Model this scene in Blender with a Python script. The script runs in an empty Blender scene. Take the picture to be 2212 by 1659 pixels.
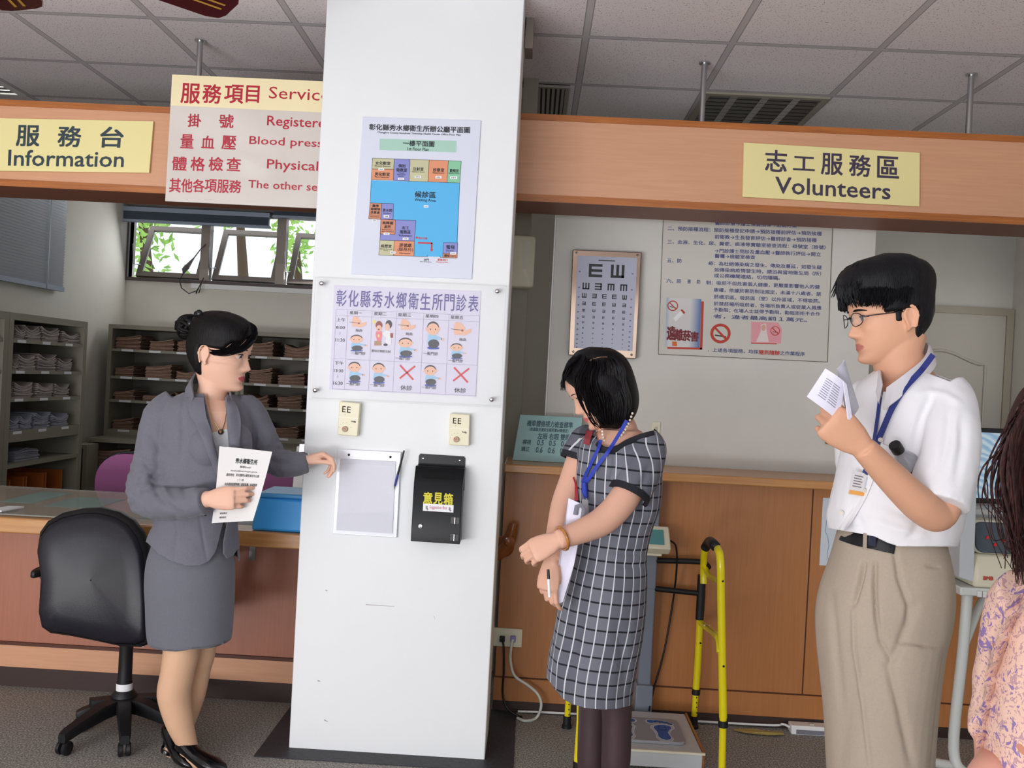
import bpy, bmesh, math, random
from mathutils import Vector, Matrix, noise
random.seed(7)
SC = bpy.context.scene
COL = SC.collection
V = Vector
PI = math.pi
W_PX, H_PX = 2212.0, 1659.0
F_PX = 1950.0
CAM = V((0.0, 0.0, 1.43))
yaw, pitch, roll = math.radians(1.29), math.radians(-0.35), math.radians(3.0)
FWD = V((-math.sin(yaw) * math.cos(pitch), math.cos(yaw) * math.cos(pitch), math.sin(pitch)))
R0 = FWD.cross(V((0, 0, 1))).normalized()
U0 = R0.cross(FWD).normalized()
RGT = R0 * math.cos(roll) + U0 * math.sin(roll)
UPV = U0 * math.cos(roll) - R0 * math.sin(roll)
cd = bpy.data.cameras.new('camera')
cd.sensor_fit = 'HORIZONTAL'
cd.sensor_width = 36.0
cd.lens = 36.0 * F_PX / W_PX
cd.clip_start = 0.05
cd.clip_end = 200
cam = bpy.data.objects.new('camera', cd)
COL.objects.link(cam)
cam.matrix_world = Matrix((( RGT.x, UPV.x, -FWD.x, CAM.x), (RGT.y, UPV.y, -FWD.y, CAM.y), (RGT.z, UPV.z, -FWD.z, CAM.z), (0, 0, 0, 1)))
SC.camera = cam
SC.view_settings.view_transform = 'Standard'
SC.view_settings.look = 'None'
SC.view_settings.gamma = 1.0
SC.view_settings.use_curve_mapping = False
SC.view_settings.exposure = -0.12
if hasattr(SC, 'cycles'):
    cy = SC.cycles
    cy.max_bounces, cy.diffuse_bounces, cy.glossy_bounces, cy.transmission_bounces, cy.transparent_max_bounces = 6, 4, 3, 4, 8
    cy.use_adaptive_sampling = True
    cy.adaptive_threshold = 0.02
    cy.caustics_reflective = cy.caustics_refractive = False
wd = bpy.data.worlds.new('sky')
SC.world = wd
wd.use_nodes = True
bg = wd.node_tree.nodes['Background']
bg.inputs[0].default_value = (0.86, 0.93, 1.0, 1)
bg.inputs[1].default_value = 1.6
XRR_ = 3.4
def area_light(name, loc, look, sx, sy, power, color=(1, 1, 1), spread=180):
    l = bpy.data.lights.new(name, 'AREA')
    l.shape = 'RECTANGLE'
    l.size, l.size_y, l.energy, l.color = sx, sy, power, color
    l.spread = math.radians(spread)
    o = bpy.data.objects.new(name, l)
    COL.objects.link(o)
    o.location = loc
    o.rotation_euler = (V(look) - V(loc)).to_track_quat('-Z', 'Y').to_euler()
    return o
area_light('entrance_daylight', (-3.3, -1.6, 1.55), (0.6, 3.4, 1.2), 3.0, 2.2, 86, (0.90, 0.94, 1.0))
area_light('front_window_daylight', (0.2, -3.3, 1.5), (0.0, 5, 1.1), 5.0, 2.0, 42, (0.92, 0.95, 1.0))
area_light('ceiling_fill', (-2.4, -2.2, 0.25), (-0.6, 2.2, 2.86), 3.6, 0.6, 150, (0.98, 0.95, 0.97))  # added low lamp, aimed upward to brighten the ceiling
area_light('ceiling_fill_small', (-2.9, 0.5, 0.12), (-0.8, 3.6, 2.86), 1.4, 1.4, 14, (1.0, 0.96, 0.98), 130)  # second added lamp near the floor, lifts the ceiling further
area_light('side_room_fill', (XRR_ - .1, 5.5, 1.7), (1.8, 6.0, 1.2), 1.2, 1.2, 9, (0.98, 0.97, 0.95))  # added lamp to brighten the rear wall behind the man; no window there
area_light('rear_window_daylight', (-2.6, 8.02, 2.45), (-2.4, 4, 0.8), 2.0, 0.5, 10, (0.95, 0.98, 1.0))
def ray(px, py):
    return (FWD * F_PX + RGT * (px - W_PX / 2) - UPV * (py - H_PX / 2)).normalized()
def P(px, py, Y):
    d = ray(px, py)
    return CAM + d * ((Y - CAM.y) / d.y)
def PZ(px, py, Z):
    d = ray(px, py)
    return CAM + d * ((Z - CAM.z) / d.z)
def PXX(px, py, X):
    d = ray(px, py)
    return CAM + d * ((X - CAM.x) / d.x)
def lin(c):
    return tuple(((v / 255.0) / 12.92 if v / 255.0 <= 0.04045 else ((v / 255.0 + 0.055) / 1.055) ** 2.4) for v in c) + (1.0,)
MATS = {}
def mat(name, rgb, rough=0.5, metal=0.0, bump=0.0, bscale=60.0, var=0.0, vscale=8.0, spec=0.5, emit=0.0, trans=0.0, sheen=0.0, stretch=None, coat=0.0, alpha=1.0, ior=1.45, sss=0.0):
    if name in MATS:
        return MATS[name]
    m = bpy.data.materials.new(name)
    m.use_nodes = True
    nt = m.node_tree
    b = nt.nodes['Principled BSDF']
    c = lin(rgb)
    b.inputs['Base Color'].default_value = c
    b.inputs['Roughness'].default_value = rough
    b.inputs['Metallic'].default_value = metal
    b.inputs['Specular IOR Level'].default_value = spec
    b.inputs['IOR'].default_value = ior
    b.inputs['Coat Weight'].default_value = coat
    b.inputs['Sheen Weight'].default_value = sheen
    if sss:
        b.inputs['Subsurface Weight'].default_value = sss
        b.inputs['Subsurface Radius'].default_value = (0.012, 0.005, 0.003)
        b.inputs['Subsurface Scale'].default_value = 1.0
    if trans:
        b.inputs['Transmission Weight'].default_value = trans
    if alpha < 1:
        b.inputs['Alpha'].default_value = alpha
    if emit:
        b.inputs['Emission Color'].default_value = c
        b.inputs['Emission Strength'].default_value = emit
    tc = mp = None
    if bump or var:
        tc = nt.nodes.new('ShaderNodeTexCoord')
        mp = nt.nodes.new('ShaderNodeMapping')
        nt.links.new(tc.outputs['Object'], mp.inputs['Vector'])
        if stretch:
            mp.inputs['Scale'].default_value = stretch
    if var:
        n = nt.nodes.new('ShaderNodeTexNoise')
        n.inputs['Scale'].default_value = vscale
        n.inputs['Detail'].default_value = 5
        nt.links.new(mp.outputs[0], n.inputs['Vector'])
        r = nt.nodes.new('ShaderNodeValToRGB')
        r.color_ramp.elements[0].position = 0.3
        r.color_ramp.elements[1].position = 0.7
        r.color_ramp.elements[0].color = tuple(v * (1 - var) for v in c[:3]) + (1,)
        r.color_ramp.elements[1].color = tuple(min(1, v * (1 + var)) for v in c[:3]) + (1,)
        nt.links.new(n.outputs['Fac'], r.inputs['Fac'])
        nt.links.new(r.outputs['Color'], b.inputs['Base Color'])
    if bump:
        n2 = nt.nodes.new('ShaderNodeTexNoise')
        n2.inputs['Scale'].default_value = bscale
        n2.inputs['Detail'].default_value = 3
        nt.links.new(mp.outputs[0], n2.inputs['Vector'])
        bp = nt.nodes.new('ShaderNodeBump')
        bp.inputs['Strength'].default_value = bump
        bp.inputs['Distance'].default_value = 0.01
        nt.links.new(n2.outputs['Fac'], bp.inputs['Height'])
        nt.links.new(bp.outputs['Normal'], b.inputs['Normal'])
    MATS[name] = m
    return m
def node_mat(name, rough=0.5, spec=0.5):
    m = bpy.data.materials.new(name)
    m.use_nodes = True
    b = m.node_tree.nodes['Principled BSDF']
    b.inputs['Roughness'].default_value = rough
    b.inputs['Specular IOR Level'].default_value = spec
    MATS[name] = m
    return m, m.node_tree, b
def link(name, me, mats=None, parent=None, loc=None):
    o = bpy.data.objects.new(name, me)
    COL.objects.link(o)
    if parent is not None:
        o.parent = parent
        o.matrix_parent_inverse = Matrix.Translation(-parent.location) if parent.parent is None else (parent.parent.matrix_parent_inverse @ Matrix.Identity(4))
        if parent.parent is not None:
            o.matrix_parent_inverse = Matrix.Identity(4)
    if mats is not None:
        for m in (mats if isinstance(mats, (list, tuple)) else [mats]):
            o.data.materials.append(m)
    return o
def thing(name, label, cat, loc=(0, 0, 0), group=None):
    o = bpy.data.objects.new(name, None)
    COL.objects.link(o)
    o.empty_display_size = 0.05
    o.location = loc
    o['label'] = label
    o['category'] = cat
    if group:
        o['group'] = group
    return o
def tag(o, label, cat, group=None, kind=None):
    o['label'] = label
    o['category'] = cat
    if group:
        o['group'] = group
    if kind:
        o['kind'] = kind
    return o
def struct(o):
    o['kind'] = 'structure'
    return o
class MB:
    """collects geometry in world coordinates for ONE mesh"""
    def __init__(self):
        self.v, self.f, self.m = [], [], []
        self.mi = 0
    def add(self, verts, faces, mi=None):
        k = len(self.v)
        self.v += [tuple(p) for p in verts]
        self.f += [tuple(i + k for i in f) for f in faces]
        self.m += [self.mi if mi is None else mi] * len(faces)
        return self
    def box(self, a, b, mi=None, mtx=None):
        x0, y0, z0 = a
        x1, y1, z1 = b
        vs = [V((x, y, z)) for z in (z0, z1) for y in (y0, y1) for x in (x0, x1)]
        if mtx is not None:
            vs = [mtx @ p for p in vs]
        return self.add(vs, [(0, 2, 3, 1), (4, 5, 7, 6), (0, 1, 5, 4), (2, 6, 7, 3), (0, 4, 6, 2), (1, 3, 7, 5)], mi)
    def quad(self, a, b, c, d, mi=None):
        return self.add([a, b, c, d], [(0, 1, 2, 3)], mi)
    def slab(self, poly, off, mi=None):
        """polygon (list of points) extruded along vector off"""
        n = len(poly)
        off = V(off)
        vs = [V(p) for p in poly] + [V(p) + off for p in poly]
        fs = [tuple(range(n))[::-1], tuple(range(n, 2 * n))] + [(i, (i + 1) % n, n + (i + 1) % n, n + i) for i in range(n)]
        return self.add(vs, fs, mi)
    def loft(self, rings, cap=True, closed=True, mi=None):
        n = len(rings[0])
        vs = [p for r in rings for p in r]
        fs = []
        for k in range(len(rings) - 1):
            for i in range(n if closed else n - 1):
                j = (i + 1) % n
                fs.append((k * n + i, k * n + j, (k + 1) * n + j, (k + 1) * n + i))
        if cap and closed:
            fs.append(tuple(range(n))[::-1])
            fs.append(tuple(range((len(rings) - 1) * n, len(rings) * n)))
        return self.add(vs, fs, mi)
    def tube(self, pts, radii, n=10, mi=None, cap=True, flat=None, up=None):
        """swept tube through points; radii scalar or list; flat=(a,b) ellipse factors"""
        pts = [V(p) for p in pts]
        if not isinstance(radii, (list, tuple)):
            radii = [radii] * len(pts)
        rings = []
        ref = V(up) if up is not None else None
        prev = None
        for i, p in enumerate(pts):
            t = (pts[min(i + 1, len(pts) - 1)] - pts[max(i - 1, 0)])
            if t.length < 1e-9:
                t = V((0, 0, 1))
            t.normalize()
            if prev is None:
                a = ref if ref is not None else (V((0, 0, 1)) if abs(t.z) < 0.9 else V((0, 1, 0)))
            else:
                a = prev
            u = (a - t * a.dot(t))
            if u.length < 1e-6:
                u = t.orthogonal()
            u.normalize()
            prev = u
            w = t.cross(u)
            fa, fb = flat if flat else (1, 1)
            rings.append([p + (u * math.cos(2 * PI * k / n) * fa + w * math.sin(2 * PI * k / n) * fb) * radii[i] for k in range(n)])
        return self.loft(rings, cap, True, mi)
    def cyl(self, a, b, r, r2=None, n=20, mi=None):
        return self.tube([a, b], [r, r if r2 is None else r2], n, mi)
    def lathe(self, prof, origin, axis=(0, 0, 1), n=24, mi=None, cap=True):
        """prof: list of (r, h) along axis"""
        ax = V(axis).normalized()
        u = ax.orthogonal().normalized()
        w = ax.cross(u)
        o = V(origin)
        rings = [[o + ax * h + (u * math.cos(2 * PI * k / n) + w * math.sin(2 * PI * k / n)) * max(r, 1e-5) for k in range(n)] for r, h in prof]
        return self.loft(rings, cap, True, mi)
    def ball(self, c, r, n=16, mi=None, sc=(1, 1, 1), mtx=None):
        c = V(c)
        rings = []
        h = n // 2
        for i in range(h + 1):
            a = -PI / 2 + PI * i / h
            rr = max(math.cos(a), 0.002)
            ring = []
            for k in range(n):
                q = V((math.cos(2 * PI * k / n) * rr * sc[0], math.sin(2 * PI * k / n) * rr * sc[1], math.sin(a) * sc[2])) * r
                if mtx is not None:
                    q = mtx @ q
                ring.append(c + q)
            rings.append(ring)
        return self.loft(rings, True, True, mi)
    def mesh(self, name):
        me = bpy.data.meshes.new(name)
        me.from_pydata(self.v, [], self.f)
        me.polygons.foreach_set('material_index', self.m)
        bm = bmesh.new()
        bm.from_mesh(me)
        bmesh.ops.recalc_face_normals(bm, faces=bm.faces)
        bm.to_mesh(me)
        bm.free()
        me.update()
        return me
    def build(self, name, mats, parent=None, smooth=None, bevel=0.0, subd=0, origin=None):
        me = self.mesh(name)
        o = link(name, me, mats)
        if origin is None:
            if self.v:
                lo = [min(p[i] for p in self.v) for i in range(3)]
                hi = [max(p[i] for p in self.v) for i in range(3)]
                origin = V(((lo[0] + hi[0]) / 2, (lo[1] + hi[1]) / 2, lo[2]))
        if parent is not None:
            base = world_of(parent)
            me.transform(Matrix.Translation(-base))
            o.parent = parent
            o.matrix_parent_inverse = Matrix.Identity(4)
        else:
            me.transform(Matrix.Translation(-V(origin)))
            o.location = origin
        if smooth is not None:
            me.shade_smooth()
            me.set_sharp_from_angle(angle=math.radians(smooth))
        if bevel:
            md = o.modifiers.new('bevel', 'BEVEL')
            md.width = bevel
            md.segments = 2
            md.limit_method = 'ANGLE'
            md.angle_limit = math.radians(40)
            me.shade_smooth()
            me.set_sharp_from_angle(angle=math.radians(40))
        if subd:
            md = o.modifiers.new('subd', 'SUBSURF')
            md.levels = md.render_levels = subd
            me.shade_smooth()
        return o
def world_of(o):
    p = V(o.location)
    while o.parent is not None:
        o = o.parent
        p = p + V(o.location)
    return p
def plank(name, m, a, b, parent=None, bevel=0.0):
    return MB().box(a, b).build(name, m, parent, bevel=bevel)
_TXT = {}
def text_geo(s, bold=0.0):
    key = (s, bold)
    if key in _TXT:
        return _TXT[key]
    cu = bpy.data.curves.new('lettering', 'FONT')
    cu.body = s
    cu.size = 1.0
    cu.offset = bold
    cu.resolution_u = 2
    o = bpy.data.objects.new('lettering', cu)
    COL.objects.link(o)
    dg = bpy.context.evaluated_depsgraph_get()
    me = bpy.data.meshes.new_from_object(o.evaluated_get(dg))
    vs = [V(v.co) for v in me.vertices]
    fs = [tuple(p.vertices) for p in me.polygons]
    bpy.data.objects.remove(o)
    bpy.data.curves.remove(cu)
    bpy.data.meshes.remove(me)
    _TXT[key] = (vs, fs)
    return vs, fs
class Sheet:
    """a flat face with its own u (right) / v (down) axes, given by its four corners in metres; u,v in 0..1"""
    def __init__(self, tl, tr, br, bl):
        self.c = [V(tl), V(tr), V(br), V(bl)]
        self.n = ((self.c[3] - self.c[0]).cross(self.c[1] - self.c[0])).normalized()
        if self.n.dot(CAM - self.c[0]) < 0:
            self.n = -self.n
        self.w = (self.c[1] - self.c[0]).length
        self.h = (self.c[3] - self.c[0]).length
    def at(self, u, v, lift=0.0):
        a = self.c[0].lerp(self.c[1], u)
        b = self.c[3].lerp(self.c[2], u)
        return a.lerp(b, v) + self.n * lift
    def text(self, mb, s, u0, v0, u1, v1, lift=0.0008, bold=0.0, mi=None):
        """fit the string in the box (u0,v0)-(u1,v1); bold thickens the strokes by overprinting"""
        vs, fs = text_geo(s)
        if not vs:
            return
        x0, x1 = min(p.x for p in vs), max(p.x for p in vs)
        y0, y1 = min(p.y for p in vs), max(p.y for p in vs)
        d = bold * 1.3
        for k, (ox, oy) in enumerate(((-d, -d), (d, d), (d, -d), (-d, d)) if bold > .003 else ((0, 0),)):
            pts = [self.at(u0 + (u1 - u0) * (p.x + ox - x0) / max(x1 - x0, 1e-6), v1 + (v0 - v1) * (p.y + oy - y0) / max(y1 - y0, 1e-6), lift + k * .00002) for p in vs]
            mb.add(pts, fs, mi)
    def rect(self, mb, u0, v0, u1, v1, lift=0.0004, mi=None):
        mb.add([self.at(u0, v0, lift), self.at(u0, v1, lift), self.at(u1, v1, lift), self.at(u1, v0, lift)], [(0, 1, 2, 3)], mi)
    def poly(self, mb, pts, lift=0.0004, mi=None):
        mb.add([self.at(u, v, lift) for u, v in pts], [tuple(range(len(pts)))], mi)
    def disc(self, mb, u, v, ru, rv, lift=0.0004, n=18, mi=None, a0=0, a1=2 * PI):
        self.poly(mb, [(u + ru * math.cos(a0 + (a1 - a0) * k / n), v + rv * math.sin(a0 + (a1 - a0) * k / n)) for k in range(n)], lift, mi)
    def ring(self, mb, u, v, ru, rv, t, lift=0.0005, n=24, mi=None):
        o = [(u + ru * math.cos(2 * PI * k / n), v + rv * math.sin(2 * PI * k / n)) for k in range(n)]
        i = [(u + ru * (1 - t) * math.cos(2 * PI * k / n), v + rv * (1 - t) * math.sin(2 * PI * k / n)) for k in range(n)]
        for k in range(n):
            self.poly(mb, [o[k], o[(k + 1) % n], i[(k + 1) % n], i[k]], lift, mi)
    def line(self, mb, a, b, t, lift=0.0005, mi=None):
        """line of thickness t metres"""
        pa, pb = self.at(*a, lift), self.at(*b, lift)
        d = (pb - pa).normalized().cross(self.n) * (t / 2)
        mb.add([pa + d, pb + d, pb - d, pa - d], [(0, 1, 2, 3)], mi)
    def slab(self, name, m, thick, parent, bevel=0.0):
        mb = MB()
        mb.slab(self.c, -self.n * thick)
        return mb.build(name, m, parent, bevel=bevel)
ZC = 2.86
m, nt, b = node_mat('carpet', 0.95, 0.1)
tc = nt.nodes.new('ShaderNodeTexCoord')
n1 = nt.nodes.new('ShaderNodeTexNoise'); n1.inputs['Scale'].default_value = 150; n1.inputs['Detail'].default_value = 4; n1.inputs['Roughness'].default_value = .75
n2 = nt.nodes.new('ShaderNodeTexNoise'); n2.inputs['Scale'].default_value = 1.3
r1 = nt.nodes.new('ShaderNodeValToRGB')
r1.color_ramp.elements[0].position = .34; r1.color_ramp.elements[0].color = lin((88, 86, 82))
r1.color_ramp.elements[1].position = .68; r1.color_ramp.elements[1].color = lin((214, 210, 202))
e = r1.color_ramp.elements.new(.5); e.color = lin((146, 142, 136))
nt.links.new(tc.outputs['Object'], n1.inputs['Vector'])
nt.links.new(n1.outputs['Fac'], r1.inputs['Fac'])
nt.links.new(r1.outputs['Color'], b.inputs['Base Color'])
bp = nt.nodes.new('ShaderNodeBump'); bp.inputs['Strength'].default_value = .5; bp.inputs['Distance'].default_value = .004
nt.links.new(n1.outputs['Fac'], bp.inputs['Height']); nt.links.new(bp.outputs['Normal'], b.inputs['Normal'])
M_CARPET = m
m, nt, b = node_mat('ceiling_tiles', 0.9, 0.2)
tc = nt.nodes.new('ShaderNodeTexCoord')
sp = nt.nodes.new('ShaderNodeSeparateXYZ'); nt.links.new(tc.outputs['Object'], sp.inputs[0])
def mth(op, a, c=None):
    n = nt.nodes.new('ShaderNodeMath'); n.operation = op
    for i, x in enumerate((a, c)):
        if x is None: continue
        if isinstance(x, (int, float)): n.inputs[i].default_value = x
        else: nt.links.new(x, n.inputs[i])
    return n.outputs[0]
def dist(axis, off):
    s = mth('DIVIDE', mth('SUBTRACT', axis, off), 0.6045)
    f = mth('FRACT', s)
    return mth('MULTIPLY', mth('MINIMUM', f, mth('SUBTRACT', 1.0, f)), 0.6045)
dmin = mth('MINIMUM', dist(sp.outputs[0], 0.146 - 6.045), dist(sp.outputs[1], 3.755 - 12.09))
bar = mth('LESS_THAN', dmin, 0.012)
edge = mth('LESS_THAN', dmin, 0.0165)
vo = nt.nodes.new('ShaderNodeTexNoise'); vo.inputs['Scale'].default_value = 170; vo.inputs['Detail'].default_value = 1
nt.links.new(tc.outputs['Object'], vo.inputs['Vector'])
holes = mth('LESS_THAN', vo.outputs['Fac'], 0.33)
mx = nt.nodes.new('ShaderNodeMix'); mx.data_type = 'RGBA'
mx.inputs[6].default_value = lin((236, 231, 234)); mx.inputs[7].default_value = lin((150, 146, 150))
nt.links.new(holes, mx.inputs[0])
mx2 = nt.nodes.new('ShaderNodeMix'); mx2.data_type = 'RGBA'; mx2.inputs[7].default_value = lin((158, 154, 158))
nt.links.new(edge, mx2.inputs[0]); nt.links.new(mx.outputs[2], mx2.inputs[6])
mx3 = nt.nodes.new('ShaderNodeMix'); mx3.data_type = 'RGBA'; mx3.inputs[7].default_value = lin((196, 193, 196))
nt.links.new(bar, mx3.inputs[0]); nt.links.new(mx2.outputs[2], mx3.inputs[6])
nt.links.new(mx3.outputs[2], b.inputs['Base Color'])
M_CEIL = m
def wood(name, base, dark, rough=0.35, axis='X', scale=6.0, coat=0.15):
    m, nt, b = node_mat(name, rough, 0.5)
    b.inputs['Coat Weight'].default_value = coat
    b.inputs['Coat Roughness'].default_value = 0.25
    tc = nt.nodes.new('ShaderNodeTexCoord'); mp = nt.nodes.new('ShaderNodeMapping')
    mp.inputs['Scale'].default_value = {'X': (0.6, 14, 14), 'Z': (14, 14, 0.6)}[axis]
    nt.links.new(tc.outputs['Object'], mp.inputs['Vector'])
    n = nt.nodes.new('ShaderNodeTexNoise'); n.inputs['Scale'].default_value = scale; n.inputs['Detail'].default_value = 6; n.inputs['Roughness'].default_value = .65
    n.inputs['Distortion'].default_value = .4
    nt.links.new(mp.outputs[0], n.inputs['Vector'])
    r = nt.nodes.new('ShaderNodeValToRGB')
    r.color_ramp.elements[0].position = .3; r.color_ramp.elements[0].color = lin(dark)
    r.color_ramp.elements[1].position = .72; r.color_ramp.elements[1].color = lin(base)
    nt.links.new(n.outputs['Fac'], r.inputs['Fac']); nt.links.new(r.outputs['Color'], b.inputs['Base Color'])
    return m
M_HEAD = wood('beech_veneer_header', (214, 160, 124), (204, 150, 115), .42)
M_EDGE = wood('beech_edging', (186, 112, 48), (150, 84, 36), .35)
M_PANEL = wood('cherry_panel', (184, 124, 74), (172, 112, 64), .35, 'Z')
M_PANEL_L = wood('red_brown_panel', (176, 116, 92), (166, 106, 84), .38, 'Z')
M_TOP = wood('desk_edge_oak', (200, 148, 92), (176, 120, 66), .3)
M_WALL = mat('cream_wall_paint', (226, 222, 212), .8, bump=.04, bscale=40, var=.02)
M_WALLG = mat('grey_white_wall_paint', (214, 212, 205), .8, bump=.04, bscale=40, var=.02)
M_PILLAR = mat('white_pillar_paint', (233, 235, 236), .55, bump=.05, bscale=18, var=.012, vscale=3)
M_GRANITE = mat('dark_granite', (58, 58, 62), .5, spec=.3, var=.25, vscale=120)
M_DARK = mat('dark_brown_skirting', (58, 42, 38), .5)
M_STEEL = mat('brushed_steel', (190, 190, 192), .3, 1.0)
M_CHROME = mat('chrome', (225, 225, 228), .08, 1.0)
M_BLACK = mat('black_plastic', (22, 22, 25), .4)
M_WHITE = mat('white_plastic', (232, 232, 230), .4)
M_CREAM = mat('cream_plastic', (228, 222, 198), .4)
M_PAPER = mat('white_paper', (240, 240, 242), .8)
M_INK = mat('black_ink', (40, 40, 46), .7)
M_GREYMETAL = mat('grey_beige_painted_steel', (150, 145, 130), .45)
M_ALU = mat('aged_aluminium', (150, 140, 132), .45, .4)
XL, XR, YB, YF = -3.72, 4.3, 8.1, -3.5
floor = struct(plank('floor', M_CARPET, (XL - .1, YF, -.1), (XR + .1, YB + .1, 0)))
cl = MB().box((XL - .1, YF, ZC), (XR + .1, YB + .1, ZC + .08)).build('ceiling', M_CEIL, origin=V((0, 0, 0)))
struct(cl)
WIN_A, WIN_B = P(277, 476, YB), P(445, 606, YB)
wx0, wx1 = P(280, 540, YB).x, -1.25
wz0, wz1 = P(450, 607, YB).z, P(450, 462, YB).z
mb = MB()
mb.box((XL - .1, YB, 0), (wx0, YB + .12, ZC)).box((wx1, YB, 0), (-.1, YB + .12, ZC))
mb.box((wx0, YB, 0), (wx1, YB + .12, wz0)).box((wx0, YB, wz1), (wx1, YB + .12, ZC))
struct(mb.build('wall_back', M_WALL))
lz0, lz1, ly0, ly1 = P(60, 640, 6.6).z + .3, 2.62, 4.5, PXX(134, 540, XL).y - .02
mb = MB()
mb.box((XL - .1, YF, 0), (XL, ly0, ZC)).box((XL - .1, ly1, 0), (XL, YB, ZC))
mb.box((XL - .1, ly0, 0), (XL, ly1, lz0)).box((XL - .1, ly0, lz1), (XL, ly1, ZC))
struct(mb.build('wall_left', M_WALL))
YR = 6.6
XRR = P(2190, 600, YR).x
struct(MB().box((-.1, YR, 0), (XRR + .1, YR + .1, ZC)).build('wall_rear', M_WALLG))
struct(MB().box((XRR, 4.6, 0), (XRR + .1, YR, ZC)).build('wall_right', M_WALL))
struct(MB().box((XR, YF, 0), (XR + .1, 4.6, ZC)).box((XRR, 4.6, 0), (XR + .1, 4.7, ZC)).build('wall_east', M_WALL))
struct(MB().box((-.2, 4.4, 0), (-.1, YB, ZC)).build('wall_divider', M_WALL))
mb = MB()
mb.box((XL - .1, YF - .1, 2.6), (XR + .1, YF, ZC)).box((XL - .1, YF - .1, 0), (-3.1, YF, 2.6)).box((2.6, YF - .1, 0), (XR + .1, YF, 2.6))
struct(mb.build('wall_front', M_WALL))
YP = 3.36
px0, px1 = -.841, -.104
pil = MB().box((px0, YP, 0), (px1, YP + .30, ZC)).build('pillar', M_PILLAR, bevel=.004)
struct(pil)
struct(MB().box((px1 + .005, YP + .22, P(1138, 104, YP + .22).z), (px1 + .035, YP + .34, ZC)).build('trim_3', M_ALU))
M_SCUFF = mat('scuff_grey', (172, 166, 162), .8)
g = MB()
for a, c, w in (((790, 1306), (852, 1310), .003), ((703, 1275), (708, 1277), .005), ((686, 1470), (692, 1472), .006), ((937, 1330), (940, 1338), .004), ((700, 1555), (708, 1559), .005)):
    A, B_ = P(a[0], a[1], YP - .0006), P(c[0], c[1], YP - .0006)
    d = V((0, 0, w / 2))
    g.add([A + d, A - d, B_ - d * .4, B_ + d * .4], [(0, 1, 2, 3)])
struct(g.build('trim_scuffs', M_SCUFF, pil))
gb = MB()
bx0, bx1, by0 = -.945, .005, 3.268
for poly in ([(bx0, by0), (bx1, by0), (px1, YP), (px0, YP)], [(bx0, by0), (px0, YP), (px0, 3.86), (bx0, 3.86)], [(bx1, by0), (bx1, 3.88), (px1, 3.88), (px1, YP)]):
    gb.slab([V((x, y, 0)) for x, y in poly], (0, 0, .004))
struct(gb.build('trim_4', M_GRANITE))
YH = 3.75
def header(name, x0, x1, dz=0):
    root = MB().box((x0, YH, 2.185 + dz), (x1, YH + .27, 2.515 + dz)).build(name, M_HEAD)
    struct(root)
    MB().box((x0, YH - .006, 2.505 + dz), (x1, YH + .276, 2.530 + dz)).build('top_edging', M_EDGE, root)
    MB().box((x0, YH - .006, 2.168 + dz), (x1, YH + .004, 2.197 + dz)).build('bottom_edging', M_EDGE, root)
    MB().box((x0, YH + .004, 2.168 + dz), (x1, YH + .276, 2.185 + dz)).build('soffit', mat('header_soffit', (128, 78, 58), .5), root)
    return root
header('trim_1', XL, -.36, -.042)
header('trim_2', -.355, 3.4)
for (x, y, lab) in ((1520, 172, 'round steel hanger rod in front of the ceiling light fixture'), (2096, 206, 'round steel hanger rod above the Volunteers plaque, at its far end'), (430, 140, 'short steel hanger rod above the red lettered services board')):
    p = PZ(x, y, ZC)
    yy = min(max(p.y, YH + .1), YH + .24)
    q = P(x, y, yy)
    mb = MB().cyl((q.x, yy, 2.531), (q.x, yy, ZC), .013, n=14)
    mb.cyl((q.x, yy, ZC - .006), (q.x, yy, ZC), .024, n=16)
    o = mb.build('hanger_rod', M_STEEL, smooth=40)
    tag(o, lab, 'rod', 'steel hanger rods')
def louvre_light(x0, x1, y0, y1, label, lit):
    t = thing('ceiling_light', label, 'ceiling light', ((x0 + x1) / 2, (y0 + y1) / 2, ZC - .05))
    mb = MB()
    w = .03
    for a, c in (((x0, y0), (x1, y0 + w)), ((x0, y1 - w), (x1, y1)), ((x0, y0 + w), (x0 + w, y1 - w)), ((x1 - w, y0 + w), (x1, y1 - w))):
        mb.box((a[0], a[1], ZC - .012), (c[0], c[1], ZC - .001))
    mb.build('frame', M_GREYMETAL if not lit else M_WHITE, t)
    lv = MB()
    for i in range(1, 4):
        x = x0 + (x1 - x0) * i / 4
        lv.box((x - .018, y0 + w, ZC - .011), (x + .018, y1 - w, ZC - .002))
    for j in range(1, 10):
        y = y0 + (y1 - y0) * j / 10
        lv.slab([V((x0 + w, y - .012, ZC - .002)), V((x0 + w, y + .012, ZC - .002)), V((x0 + w, y, ZC - .012))], (x1 - x0 - 2 * w, 0, 0))
    lv.build('louvre', M_STEEL, t)
    if lit:
        MB().box((x0 + w, y0 + w, ZC - .0015), (x1 - w, y1 - w, ZC - .0008)).build('diffuser', mat('lit_tubes', (255, 252, 245), .5, emit=2.6), t)
    else:
        MB().box((x0 + w, y0 + w, ZC - .0015), (x1 - w, y1 - w, ZC - .0008)).build('reflector', mat('dark_reflector', (44, 42, 46), .3), t)
a = PZ(1500, 262, ZC)
louvre_light(.755, 1.355, 4.37, 4.95, 'unlit ceiling light with metal louvres behind the right header', False)
louvre_light(-2.27, -1.69, 1.36, 2.5, 'lit fluorescent ceiling light over the waiting area, above the frame', True)
louvre_light(-3.48, -2.885, 4.375, 4.95, 'lit ceiling light over the back office beside the left wall', True)
t = thing('ceiling_vent', 'dark ribbed air vent in the ceiling right beside the pillar', 'vent', (-.2, 4.6, ZC - .02))
vx0, vx1, vy0, vy1 = -.45, .105, 4.37, 4.95
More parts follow.
